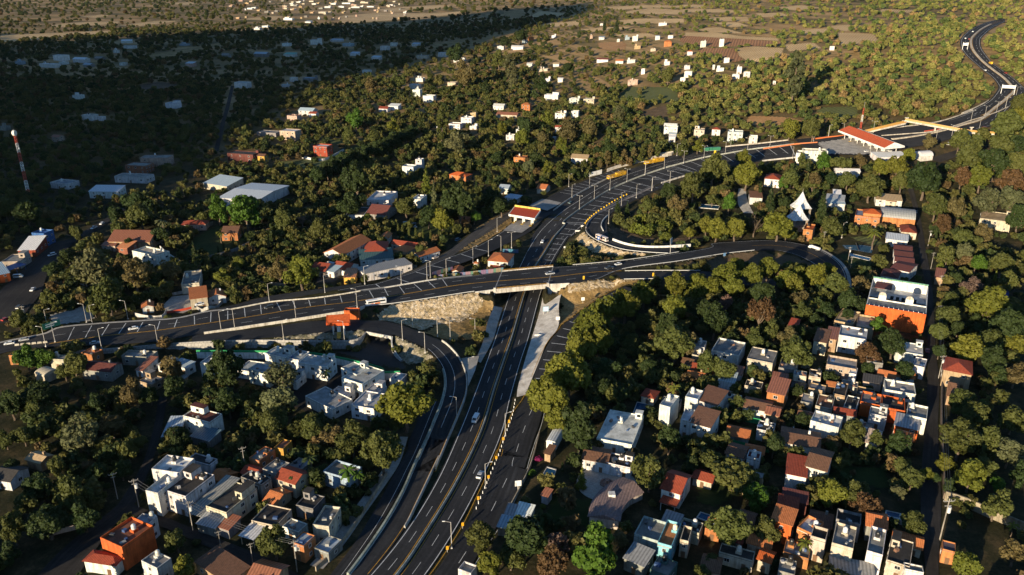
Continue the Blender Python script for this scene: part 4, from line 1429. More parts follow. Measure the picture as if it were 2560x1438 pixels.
H('house','cyan fronted house with orange roof terrace','house',8,(2374,1200),(2475,1240),(2525,1062),5.5,CY,OR2,'terrace',tank=(.75,.7,.5),lm='the cyan fronted house')
H('house','grey sheet roof below the grey court house','house',8,(2110,1300),(2260,1360),(2340,1270),4,GR,(.30,.31,.32),'shed')
H('house','low dark house under the cyan house at the bottom','house',8,(2300,1390),(2440,1440),(2520,1340),4,(.1,.2,.18),GR)
H('ruin_house','ruined white rooms at the bottom edge by the ramp','ruin',8,(880,1400),(975,1435),(1020,1375),3.4,W_,CR,'terrace',win=False)
# --- right side town
H('house','twin house with dark brown roof, the upper of two','house',9,(150,122),(286,180),(332,82),6.5,W_,TB,'shed',lm='the upper brown roofed twin',rise=1.2,storeys=2)
H('house','twin house with dark brown roof, the lower of two','house',9,(85,286),(236,342),(278,238),6.5,W_,TB,'shed',lm='the lower brown roofed twin',rise=1.2,storeys=2)
H('house','white upper rooms with red doors beside the upper brown twin','house',9,(52,112),(140,142),(160,72),7,W_,W_,'terrace')
H('house','white front rooms beside the lower brown twin','house',9,(10,285),(82,305),(105,215),6,W_,W_,'terrace')
H('house','long low house under worn brown tiles','house',9,(466,172),(662,212),(692,142),4,W_,TB,'gable',lm='the long worn tile roof',rise=1)
H('house','house end with orange and brown tiles right of the long worn roof','house',9,(642,222),(735,246),(752,182),4,TN,RU,'gable',rise=1)
H('house','orange three storey house with striped metal roof','house',9,(655,62),(782,94),(812,6),7,OR2,RU,'shed',lm='the striped roof orange house',storeys=2)
H('house','white house with round holes in its wall and solar panels','house',9,(970,292),(1180,348),(1212,268),6,W_,W_,'terrace',win=False,lm='the white house with round holes')
H('house','villa with a broad brown hipped roof','house',9,(952,612),(1098,662),(1126,518),7,W_,TB,'gable',lm='the broad brown villa',rise=1.3,storeys=2)
H('house','white towers with a red glazed roof on the broad brown villa','house',9,(790,672),(940,702),(950,560),6,W_,RD,'shed',win=False,rise=.4)
H('house','brown tiled wing behind the broad brown villa','house',9,(745,436),(1030,482),(1046,372),4.5,W_,TB,'gable',rise=1)
H('house','black roofed white box in the dark garden','house',9,(570,346),(692,372),(712,306),4.2,W_,BK,lm='the black roofed white box')
H('house','low brown tile roof beside the round olive tree','house',9,(350,520),(470,560),(500,478),3.8,W_,TB,'gable',rise=.8)
H('house','white cube with red upper court, right of the low tile roof','house',9,(496,560),(588,582),(604,530),4.2,W_,MR,'terrace',tank=(.6,.6,.58))
H('house','maroon roof nearest the broad brown villa','house',9,(756,862),(938,892),(956,830),5,MR,MR,'shed',win=False,lm='the maroon roof')
H('house','dull red roof, the middle one of three in a row','house',9,(722,920),(866,950),(886,872),5.5,TN,RD,'shed',rise=.6)
H('house','bright brick roof over an orange wall, the lowest of three','house',9,(690,1014),(838,1066),(862,962),7,OR,TE,'shed',lm='the brick roof over the orange wall',rise=.7)
H('house','white roof terrace with tanks and pipes','house',9,(842,1084),(972,1122),(1096,1052),6,OR2,W_,'terrace',tank=(.7,.7,.68),lm='the white roof terrace')
H('house','cream house with a dark open shaft','house',9,(976,1152),(1086,1190),(1096,1106),7,CR,BK,'terrace',lm='the cream house with a shaft')
H('house','tall cream house with clutter on its roof','house',9,(1132,1204),(1290,1254),(1310,1092),7.5,CR,GR,'terrace',tank=(.7,.7,.68),lm='the cluttered cream house',win=False)
H('house','narrow white house with blank walls and a small yard','house',9,(1396,1262),(1512,1304),(1526,1112),7,W_,GR,'terrace',lm='the narrow blank house',win=False)
H('house','wide black flat roof near the corner of the cobbled lane','house',9,(1530,1322),(1702,1370),(1746,1192),5,CR,BK,lm='the wide black roof')
H('house','white corner house at the lane in the bottom right','house',9,(1662,1392),(1802,1412),(1812,1366),5,W_,GR,tank=(.7,.7,.68))
H('shed','patchwork of grey sheet roofs at the bottom edge','shed',9,(1116,1396),(1432,1440),(1440,1352),3.6,CR,(.33,.32,.31),'shed',win=False,rise=.5,lm='the patchwork sheet roofs')
H('house','small house with an orange red roof among bushes','house',9,(586,1304),(672,1338),(702,1262),4,CR,OR,'gable',rise=.8,lm='the small orange red roof')
H('house','grey roofed house at the bottom between two trees','house',9,(726,1402),(850,1432),(872,1332),4,GR,GR)
H('house','low blue roofed house at the left of the bottom right town','house',9,(0,1180),(62,1196),(90,1090),5,CR,BK,'terrace')
H('house','long black roof among courts at the bottom','house',9,(288,1262),(540,1330),(560,1262),3.6,CR,BK)
H('hut','brick hut with a purple grey roof right of the lane','hut',9,(1946,1242),(2046,1262),(2056,1196),4,OR2,(.16,.13,.15),lm='the brick hut')
H('house','orange house along the lane with a wide metal roof','house',9,(1592,312),(1766,348),(1792,268),5,OR,(.42,.43,.44),'shed',rise=.5,lm='the orange lane house')
H('house','white house with an L shaped wall at the lane','house',9,(1684,248),(1835,284),(1842,192),5.5,W_,GR,'terrace',lm='the white L shaped house')
H('house','dark roofs edged by a long orange parapet','house',9,(1342,150),(1490,182),(1500,100),5,OR,GR,'terrace',lm='the long orange parapet',win=False)
H('house','dark roof with orange edge right of the long orange parapet','house',9,(1494,190),(1668,220),(1676,130),5,OR,BK,'terrace')
H('house','grey flat house with a white porch left of the orange parapet','house',9,(1222,180),(1312,206),(1332,116),5,W_,BK)
H('house','tan house with black roof above the white porch','house',9,(1142,82),(1230,104),(1250,12),5.5,TN,BK)
H('house','white cluttered roofs near the top of the lane houses','house',9,(1512,62),(1740,92),(1752,14),5,W_,GR,'terrace',tank=(.7,.7,.68),lm='the white cluttered roofs')
H('house','patchy brown roof with a yellow gutter','house',9,(1010,172),(1130,200),(1150,110),4.5,CR,TB)
H('house','low grey roof next to the striped roof orange house','house',9,(900,140),(985,160),(1000,96),4,GR,GR)
H('house','low salmon house under the lane trees','house',9,(1380,440),(1470,460),(1500,384),3.6,W_,PK,'shed')
H('house','small tan hut with brown roof nearest the cobbled lane fork','house',9,(1985,90),(2046,100),(2062,0),4,TN,TB,'gable')
# crop 6
H('house','white roof with coloured laundry left of the arcade house','house',6,(246,1188),(446,1236),(476,1136),5,W_,GR,'terrace',lm='the white laundry roof')
H('house','cream arcade house with a grey roof and veranda','house',6,(502,1242),(692,1282),(722,1192),6,CR,GR,lm='the cream arcade house',storeys=2,tank=(.8,.8,.76))
H('house','small grey roof left of the white laundry roof','house',6,(106,1152),(188,1168),(192,1116),4.5,W_,GR)
H('shed','light blue sheet roof below the white laundry roof','shed',6,(296,1400),(408,1426),(418,1368),4,W_,LB,'shed',win=False,lm='the light blue sheet roof')
H('house','white two storey house with pale blue roof and arches','house',6,(1182,1076),(1386,1112),(1394,1036),7,W_,(.45,.47,.5),'terrace',lm='the pale blue roofed house',storeys=2,tank=(.03,.03,.03))
H('house','house of brown roof steps left of the pale blue roofed house','house',6,(1004,1106),(1096,1128),(1112,1042),6,CR,TB,'shed',rise=.7)
H('house','brown tiled middle house right beside the roof steps','house',6,(1098,1086),(1172,1104),(1176,1026),6,TN,RU,'shed',rise=.7)
H('house','tan flat roofed blocks in front of the orange hotel','house',6,(1168,966),(1300,1006),(1322,908),5,TN,TN,'terrace',lm='the tan blocks',tank=False)
H('house','peach terraces right of the tan blocks','house',6,(1310,1010),(1440,1032),(1448,940),4.6,TN,CR,'terrace')
H('hut','white hut with red tile roof in the trees','hut',6,(800,998),(862,1008),(896,968),4,W_,RD,'shed',lm='the red roofed white hut')
H('house','white house with long windows at the lane','house',6,(1600,1186),(1800,1216),(1812,1142),5,W_,W_,lm='the long windowed white house')
H('house','plain white wall house under the long windowed house','house',6,(1738,1292),(1824,1316),(1832,1252),5,W_,(.5,.5,.52))
H('house','tan two storey house with red hipped roof right of the lane','house',6,(1976,1318),(2184,1366),(2156,1262),7,TN,RD,'hip',lm='the tan house right of the lane',storeys=2)
H('house','white faced house with one window and a dark roof','house',6,(956,1374),(1044,1388),(1056,1336),4.5,CR,BK,lm='the one window house')
H('house','grey rooftop with scattered gear above the one window house','house',6,(1090,1294),(1310,1334),(1316,1262),5,PK,GR,'terrace',lm='the gear covered rooftop')
H('house','mid grey roof left of the gear covered rooftop','house',6,(735,1318),(860,1344),(882,1258),4.5,GR,GR,'terrace')
H('house','orange low house below the mid grey roof','house',6,(682,1412),(790,1432),(800,1376),4,OR2,RU,'shed')
H('house','white box right of the gear covered rooftop','house',6,(1262,1352),(1312,1364),(1320,1318),5,W_,W_)
H('house','small brown house at the head of the tank lorry bend','gate house',6,(920,288),(990,300),(1006,248),6,OR2,OR,'terrace',win=True,lm='the orange gate house')
H('hall','hall with a curved grey sheet roof and orange base','hall',6,(1492,190),(1746,222),(1742,148),4.5,OR2,(.36,.36,.36),'barrel',lm='the curved grey hall',win=False)
H('house','peach block with blue railings under an orange cap','house',6,(1304,186),(1488,216),(1494,150),6,OR2,(.25,.3,.42),'terrace',lm='the peach block')
H('rooftop_pavilion','orange tiled cap on top of the peach block','pavilion',6,(1362,158),(1492,172),(1498,136),8.4,OR2,OR,'hip',win=False)
H('shed','grey sheet roof above the curved grey hall','shed',6,(1088,62),(1220,82),(1224,40),4,W_,(.33,.34,.36),'shed',win=False)
H('house','red tiled house right under the curved grey hall','house',6,(1640,300),(1752,310),(1756,250),4,CR,RD,'hip',lm='the red tiled lane house')
H('house','white awning house left of the red tiled lane house','house',6,(1530,352),(1690,372),(1700,322),4,W_,W_,'shed',rise=.4)
for i_,a_ in enumerate((((1590,428),(1720,442),(1726,400)),((1594,468),(1728,484),(1732,444)),((1598,514),(1736,530),(1738,490)),((1598,568),(1722,606),(1742,540)))):
 H('row_house',('topmost','second','third','lowest')[i_]+' of four chocolate roofed row houses behind the orange hotel','row house',6,a_[0],a_[1],a_[2],5.5,W_,MR,'gable',group='row of chocolate roofed houses',rise=.9,lm='the row of four chocolate roofs' if i_==1 else None,win=i_==3)
H('house','wide maroon roof just behind the orange hotel','house',6,(1498,620),(1620,642),(1640,590),5,W_,MR,'hip')
H('pump_house','white box with brown roof beside the stone lane','house',6,(520,48),(612,52),(604,8),4,W_,TB,'shed',lm='the white box by the stone lane',win=False)
H('house','large white villa buried in trees far right','house',6,(2212,206),(2440,236),(2486,160),5,CR,TN,'flat',lm='the buried white villa')
H('house','tan roofed house in the trees right of the lane','house',6,(1896,632),(1960,640),(1975,596),4,TN,RU,'shed')
H('shed','vivid blue box in the dark right hand wood','shed',6,(2350,752),(2440,760),(2442,728),4,(.03,.07,.35),(.03,.05,.2),'flat',tank=False,win=False,lm='the vivid blue box')
H('house','red roofed house half hidden by conifers below the rumble bars','house',22,(1668,900),(1870,925),(1880,830),5,W_,RD,'hip',lm='the red roof by the conifers',rise=2)
H('house','long white house far right above the upper lane','house',6,(1450,60),(1640,75),(1650,35),4,W_,TN,'shed')
H('house','brown roof house with pale wall at the top of the lane','house',23,(930,1400),(1060,1420),(1080,1370),4,CR,RU,'shed')
H('shed','white shed left of the long pale sheet roof','shed',23,(228,1330),(330,1340),(330,1270),4,W_,W_,'shed',win=False)
H('shed','long pale sheet roof in the trees above the peach block','shed',23,(150,1440),(370,1450),(380,1390),4,W_,LB,'shed',win=False)
H('tent_house','white roof with pointed tent in the wood below the toll plaza','house',23,(265,1010),(580,1020),(560,975),4,W_,W_,'gable',win=False)
# --- white buildings by the main toll
H('toll_office','big white two storey office beside the rumble bars','office',22,(2175,545),(2488,545),(2480,490),9,W_,CR,'terrace',lm='the big white toll office',tank=(.8,.8,.8),storeys=2)
H('toll_office','lower white block attached left of the big white office','office',22,(2090,570),(2180,585),(2175,520),8,W_,CR,'terrace',win=False,tank=False)
H('storage_tent','long white vaulted storage tent behind trees','tent',23,(830,838),(1290,815),(1470,690),3.0,W_,W_,'shed',win=False,lm='the long white storage tent',rise=1.5)
H('storage_tent','short white barrel shaped tent at the plaza end','tent',23,(1400,820),(1580,800),(1590,730),3.0,W_,W_,'barrel',win=False,lm='the barrel shaped tent',rise=3)
H('house','white flat house with a tall water tower above the green lorry','house',22,(1168,290),(1420,320),(1500,250),6,(.6,.66,.66),(.5,.55,.56),'terrace',lm='the white house above the lorry',tank=(.8,.8,.76))
H('house','cream house lower right of the house above the lorry','house',22,(1455,345),(1590,360),(1600,320),4.5,W_,W_,'terrace')
H('house','tan house with a white tank on its tower','house',22,(720,250),(900,280),(930,235),6,CR,GR,'flat',lm='the tan tank tower house',tank=(.8,.8,.76))
H('house','dark red roof right of the tan tank tower house','house',22,(960,240),(1100,260),(1130,200),5,W_,RD,'hip')
H('house','white roofed house left of the tan tank tower house','house',22,(385,340),(490,350),(510,300),4,W_,W_,'shed')
H('house','white terrace house with stairs far left of the green lorry','house',22,(320,225),(540,245),(550,205),4.5,W_,W_,'terrace')
# --- far houses: (crop, x, foot y, width, height m, wall, roof, kind, look)
FAR=[(2,300,375,60,7,W_,W_,'flat'),(2,375,345,45,6,W_,GR,'flat'),(2,20,345,70,5,LB,LB,'flat'),(2,535,345,55,4,W_,LB,'shed'),(2,570,440,85,5,CR,GR,'flat'),(2,730,425,70,6,W_,W_,'terrace'),(2,235,445,65,4,W_,LB,'shed'),(2,165,545,60,4,W_,W_,'flat'),(2,75,415,60,4,W_,LB,'shed'),(2,845,465,90,4,W_,PK,'flat'),(2,895,540,50,6,OR,RD,'terrace'),(2,565,610,60,5,W_,CR,'flat'),(2,515,660,80,5,W_,LB,'flat'),(2,540,720,65,8,W_,W_,'terrace'),(2,618,762,90,7,W_,W_,'terrace'),(2,360,820,85,5,W_,W_,'shed'),(2,290,832,75,4,W_,RD,'gable'),(2,800,640,70,4,CR,GR,'flat'),(2,1170,375,60,6,W_,W_,'flat'),(2,1275,375,110,5,W_,W_,'gable'),(2,1355,325,45,5,LB,LB,'flat'),(2,1400,310,45,7,OR2,RD,'flat'),(2,1575,285,40,4,W_,W_,'flat'),(2,1860,290,30,5,PK,RD,'flat'),(2,1925,300,65,4,W_,LB,'shed'),(2,2060,315,35,4,W_,W_,'flat'),(2,2120,300,60,4,LB,LB,'flat'),(2,2175,310,70,7,W_,W_,'flat'),(2,2345,300,65,5,W_,LB,'barrel'),(2,2440,290,75,4,W_,TN,'flat'),(2,2410,350,110,7,OR2,TE,'hip'),(2,2190,368,80,4,TN,TN,'flat'),(2,2310,385,70,3,CR,GR,'flat'),(2,1935,195,35,4,W_,CR,'flat'),(2,2370,195,130,4,W_,LB,'flat'),(2,1910,470,130,4,W_,MR,'gable'),(2,2050,480,90,4,W_,TE,'gable'),(2,2135,475,100,4,W_,TN,'flat'),(2,2240,555,45,6,W_,TN,'flat'),(2,2410,490,80,4,W_,W_,'flat'),(2,2140,640,110,5,PK,RD,'terrace'),(2,1390,500,50,4,W_,W_,'gable'),(2,1585,500,60,4,W_,TN,'gable'),(2,1480,535,85,3,CR,CR,'flat'),(2,1520,615,55,4,W_,W_,'flat'),(2,1620,615,50,4,W_,W_,'gable'),(2,1520,748,135,5,W_,W_,'flat'),(2,1705,775,100,5,W_,W_,'flat'),(2,1810,780,110,5,CR,LB,'flat'),(2,1350,835,80,8,OR2,TE,'hip'),(2,1140,820,95,4,W_,W_,'gable'),(2,1165,880,190,3,CR,RU,'gable'),(2,1600,885,100,5,W_,RD,'flat'),(2,1720,880,70,6,W_,W_,'terrace'),(2,970,885,50,6,TN,CR,'flat'),(2,900,925,95,6,W_,W_,'terrace'),(2,810,965,100,5,W_,RU,'terrace'),(2,965,965,60,3,W_,W_,'flat'),(2,1600,985,60,5,W_,RD,'gable'),(2,1310,1000,100,4,W_,W_,'flat'),(2,1235,1045,75,4,W_,RD,'terrace'),(2,1580,1055,30,4,LB,LB,'flat'),(2,2410,975,130,4,W_,W_,'gable'),(2,2445,1040,75,5,W_,LB,'gable'),(2,720,975,35,5,W_,W_,'flat'),(3,150,355,90,7,W_,W_,'terrace'),(3,290,350,80,9,W_,W_,'terrace'),(3,52,415,80,5,W_,OR,'hip'),(3,325,470,72,5,W_,TN,'flat'),(3,420,550,60,7,W_,W_,'flat'),(3,385,590,90,4,W_,W_,'flat'),(3,470,580,80,5,W_,W_,'terrace'),(3,30,580,90,6,W_,W_,'flat'),(3,0,612,60,4,W_,W_,'flat'),(3,240,520,30,5,W_,W_,'flat'),(3,270,535,90,3,W_,LB,'flat'),(3,30,520,70,4,W_,TN,'flat'),(3,1112,375,62,4,W_,W_,'flat'),(3,690,630,32,3,W_,CR,'flat'),(1,1890,222,60,4,W_,W_,'flat'),(1,2110,150,90,5,W_,W_,'flat'),(1,2370,100,70,5,CR,W_,'flat'),(1,2415,60,50,6,W_,CR,'flat'),(1,2460,35,50,6,W_,TN,'flat'),(1,2520,55,40,5,W_,W_,'flat'),(1,2320,35,40,5,W_,W_,'flat'),(1,1950,205,60,4,W_,CR,'flat'),(1,2300,15,40,5,CR,W_,'flat'),(1,2200,20,40,4,W_,W_,'flat'),(1,1840,70,40,5,W_,W_,'flat'),(1,2270,170,60,3,W_,LB,'shed'),(1,115,480,40,5,LB,LB,'flat'),(1,440,480,40,4,W_,W_,'flat'),(1,705,445,45,3,GR,GR,'gable'),(1,620,500,50,4,GR,LB,'gable'),(1,890,488,35,4,W_,W_,'flat'),(1,845,395,25,5,W_,W_,'flat'),(1,1650,430,45,5,GR,GR,'gable'),(1,2460,310,75,3,W_,LB,'shed'),(1,2100,345,50,5,W_,LB,'flat'),(1,1335,340,50,3,LB,LB,'flat'),(1,2095,648,50,3,W_,LB,'flat'),(1,615,895,80,5,W_,GR,'terrace'),(1,735,898,35,4,W_,W_,'flat'),(1,390,1055,60,5,PK,RU,'gable'),(1,2300,870,60,4,W_,RD,'gable'),(1,0,970,50,4,GR,GR,'flat'),(1,380,1400,150,4,W_,(.3,.32,.34),'terrace'),(2,15,30,50,5,W_,W_,'flat'),(2,85,60,45,5,W_,CR,'flat'),(2,150,25,50,5,CR,W_,'flat'),(2,60,12,40,5,W_,W_,'flat'),(2,200,55,40,4,W_,W_,'flat'),]
look={W_:'white',CR:'cream',PK:'pinkish',GR:'grey',OR:'orange',OR2:'ochre orange',TN:'tan',LB:'pale blue'}
rlook={W_:'white',CR:'cream',GR:'grey',LB:'pale blue',RD:'red',TE:'terracotta',MR:'maroon',TN:'tan',RU:'rusty',PK:'pink',OR:'orange',WM:'metal'}
klook={'flat':'flat','terrace':'walled','shed':'sloping','gable':'gabled','hip':'hipped','barrel':'rounded'}
rf=random.Random(4)
for i_ in range(70):
 q_=rf.random()**.7
 FAR.append((0,560+460*q_,rf.uniform(2,50),rf.uniform(3,7),4.5,rf.choice([W_,CR,TN,PK,GR]),rf.choice([W_,GR,CR,TN,RD]),'flat'))
for i_,(k_,x_,y_,w_,h_,wc,rc,kd)in enumerate(FAR):
 px,py=P(k_,x_,y_)
 px2=px+w_*cscale(k_)*(.55 if k_==1 and y_<240 else .9)
 h_*=.9
 a=at(px,py,0)
 b=at(px2,py+.15*(px2-px),0)
 wm=(b-a).length
 dd=max(5.0,min(14,wm*.75))
 f=(b-a).normalized()
 nn=Vector((-f.y,f.x,0))
 if nn.y<0:
  nn=-nn
 c_=b+nn*dd
 up=Vector((0,0,h_))
 A2,B2,C2=proj(a+up)[:2],proj(b+up)[:2],proj(c_+up)[:2]
 t=house('house',None,'house',0,A2,B2,C2,h_,wc,rc,kd,tank=False if dd<6 else None)
 auto(t,'far %s house, %s %s roof,'%(look.get(wc,'pale'),klook[kd],rlook.get(rc,'dark')),'house','scattered houses on the far slopes')
# --- small houses packed between the others
rf=random.Random(21)
for poly,n_ in(([(1930,905),(2310,935),(2312,1130),(2200,1120),(1950,1040)],30),([(1640,1000),(1900,1000),(1950,1250),(1700,1200)],7),([(1560,1300),(1940,1330),(1940,1438),(1580,1438)],7),([(1950,1290),(2305,1350),(2310,1438),(1960,1438)],9),([(480,1180),(760,1180),(860,1438),(560,1438)],12),([(1700,880),(1930,905),(1940,1000),(1720,960)],7),([(330,905),(520,905),(470,960),(340,985)],4)):
 k_=tr_=0
 while k_<n_ and tr_<500:
  tr_+=1
  px,py=rf.uniform(min(p[0]for p in poly),max(p[0]for p in poly)),rf.uniform(min(p[1]for p in poly),max(p[1]for p in poly))
  if not inside(poly,px,py):
   continue
  w_,d_,h_=rf.uniform(4,7.5),rf.uniform(4,7.2),rf.choice([2.8,3,3.4,5.4])
  p=at(px,py)
  if any(math.hypot(p.x-f['c'][0],p.y-f['c'][1])<f['r']*.9+max(w_,d_)*.48 for f in FOOT)or any(fields[q][0][int((p.y-G0[1])/GS),int((p.x-G0[0])/GS)]<max(w_,d_)*.7 for q in fields):
   continue
  an=-.42+rf.uniform(-.08,.08)if px>1000 else-.45
  u=Vector((math.cos(an),math.sin(an),0))
  v=Vector((-u.y,u.x,0))
  up=Vector((0,0,h_))
  A2,B2,C2=[proj(p+u*i*w_/2+v*j*d_/2+up)[:2]for i,j in((-1,-1),(1,-1),(1,1))]
  wc,rc=rf.choice([W_,CR,GR,PK,TN,OR2,GR,CR]),rf.choice([GR,GR,BK,RU,TB,TE,TE,RD,LB])
  kd=rf.choice(['flat','terrace','shed','flat','flat'])
  kd='gable' if rc in(TE,RD,TB)else kd
  t=house('house',None,'house',0,A2,B2,C2,h_,wc,rc,kd)
  auto(t,'little %s house, %s %s roof,'%(look.get(wc,'ochre'),klook[kd],{BK:'black',TB:'brown'}.get(rc,rlook.get(rc,'grey'))),'house','small houses packed along the lanes')
  k_+=1
# ---------------------------------------------------------------- ground patches, drains, fields, pools
PATCHPX=[]
def patch(name,pts,m,cell=1.6,dz=.12,amp=0.0,kind='structure',smooth_=True):
 poly=[ats(*p)for p in pts]
 PATCHPX.append(([P(*p[:3])for p in pts],m))
 x0,x1=min(p.x for p in poly),max(p.x for p in poly)
 y0,y1=min(p.y for p in poly),max(p.y for p in poly)
 n=max((x1-x0),(y1-y0))/cell
 if n>160:
  cell*=n/160
 X=np.arange(x0-cell,x1+cell*2,cell)
 Y=np.arange(y0-cell,y1+cell*2,cell)
 XX,YY=np.meshgrid(X,Y)
 jx=XX+np.sin(XX*1.7+YY*2.3)*cell*.3
 jy=YY+np.cos(XX*2.1-YY*1.3)*cell*.3
 cx=(jx[:-1,:-1]+jx[1:,1:])/2
 cy=(jy[:-1,:-1]+jy[1:,1:])/2
 ins=inside(poly,cx,cy)
 idx={}
 mb=MB()
 rn=np.random.default_rng(len(pts)*7+int(abs(x0)))
 for j,i in zip(*np.nonzero(ins)):
  f=[]
  for dj,di in((0,0),(0,1),(1,1),(1,0)):
   k=(j+dj,i+di)
   if k not in idx:
    idx[k]=len(mb.v)
    x,y=jx[k],jy[k]
    mb.v.append((x,y,gz(x,y)+dz+amp*rn.random()))
   f.append(idx[k])
  mb.f.append(tuple(f))
  mb.m.append(0)
 if not mb.f:
  return None
 o=mb.build(name,M[m],smooth_=smooth_ and amp<.25)
 o['kind']=kind
 return o
def sheet(name,pts,m,dz=.1,h=None,kind='structure'):
 """an exact flat polygon"""
 p=[ats(*q)for q in pts]
 PATCHPX.append(([P(*q[:3])for q in pts],m))
 z=max(v.z for v in p)+dz if h is None else h
 mb=MB()
 mb.quad([(v.x,v.y,z)for v in p])
 o=mb.build(name,M[m])
 if o.data.polygons[0].normal.z<0:
  o.data.flip_normals()
 if kind:
  o['kind']=kind
 return o
patch('rocky_embankment',[(13,225,1125),(13,440,975),(13,1000,895),(13,1530,815),(13,1650,900),(13,1620,1010),(13,1400,1160),(13,1340,1205),(13,1000,1245),(13,700,1290),(13,560,1230),(13,300,1185)],'rock',1.0,.12,.55)
patch('dry_slope',[(13,1660,900),(13,1790,980),(13,1760,1060),(13,1650,1438),(13,1330,1438),(13,1000,1400),(13,800,1330),(13,1000,1250),(13,1400,1170)],'dry_grass',1.2,.12,.3)
patch('dry_slope',[(14,560,810),(14,1250,770),(14,1640,752),(14,1300,860),(14,1050,980),(14,700,1230),(14,470,1420),(14,430,1380),(14,560,1100),(14,520,940)],'dry_grass',1.2,.12,.35)
patch('rocky_slope',[(14,650,810),(14,1250,775),(14,1600,755),(14,1250,850),(14,900,890),(14,640,930)],'rock',1.0,.2,.5)
patch('rocky_slope',[(14,860,110),(14,900,180),(14,1000,235),(14,1200,320),(14,1400,372),(14,1690,400),(14,1650,430),(14,1300,425),(14,980,395),(14,820,270),(14,730,210)],'rock',1.0,.15,.5)
patch('dry_slope',[(14,730,200),(14,830,280),(14,980,400),(14,1400,430),(14,1650,430),(14,1200,480),(14,680,530),(14,540,540),(14,580,420),(14,640,320)],'brush',1.2,.12,.4)
patch('rubble_bank',[(12,1000,1005),(12,1500,945),(12,1900,915),(12,2300,895),(12,2290,960),(12,2150,1010),(12,1500,1015)],'rubble',.9,.1,.45)
patch('rubble_bank',[(16,360,100),(16,500,150),(16,640,215),(16,740,310),(16,640,340),(16,470,370),(16,400,310),(16,340,180)],'rubble',.9,.12,.45)
patch('verge_grass',[(26,750,862),(26,960,730),(26,1180,600),(26,1330,500),(26,1500,380),(26,1490,470),(26,1360,565),(26,950,805)],'dry_grass',1.2,.12,.3)
patch('verge_grass',[(26,990,555),(26,1250,385),(26,1470,290),(26,1480,300),(26,1250,410),(26,1010,570)],'dry_grass',1.2,.15,.3)
patch('bare_island',[(15,0,620),(15,500,530),(15,960,470),(15,1400,530),(15,1640,650),(15,1300,720),(15,600,700),(15,0,730)],'earth',2,.1,.2)
patch('earth_lot',[(11,640,700),(11,1110,560),(11,1280,590),(11,1220,760),(11,800,800),(11,680,790)],'pavement',1.5,.1)
patch('earth_verge',[(14,1180,60),(14,1240,190),(14,1500,260),(14,1900,290),(14,2300,270),(14,2556,220),(14,2556,180),(14,1700,200),(14,1300,60)],'earth',1.5,.15,.3)
patch('garden_lawn',[(5,450,350),(5,760,390),(5,830,330),(5,900,250),(5,700,230),(5,560,250)],'lawn',1.5,.1)
patch('lawn',[(4,1380,500),(4,1560,490),(4,1760,400),(4,1900,330),(4,1620,250),(4,1400,370)],'lawn',1.5,.1)
patch('lawn',[(9,150,740),(9,290,745),(9,420,830),(9,270,920),(9,130,880)],'lawn',1.2,.1)
patch('lawn',[(9,1180,620),(9,1520,640),(9,1560,780),(9,1280,760),(9,1110,690)],'lawn',1.2,.1)
patch('lawn',[(9,300,300),(9,560,330),(9,560,400),(9,640,460),(9,300,390)],'lawn',1.2,.1)
patch('lawn',[(8,1600,840),(8,1900,880),(8,1900,1080),(8,1640,1040),(8,1540,980)],'lawn',1.2,.1)
patch('lawn',[(6,1270,340),(6,1420,330),(6,1520,390),(6,1440,400),(6,1290,350)],'green_crop',1.2,.12)
patch('lawn',[(6,1180,470),(6,1250,460),(6,1430,500),(6,1440,590),(6,1280,560)],'lawn',1.2,.1)
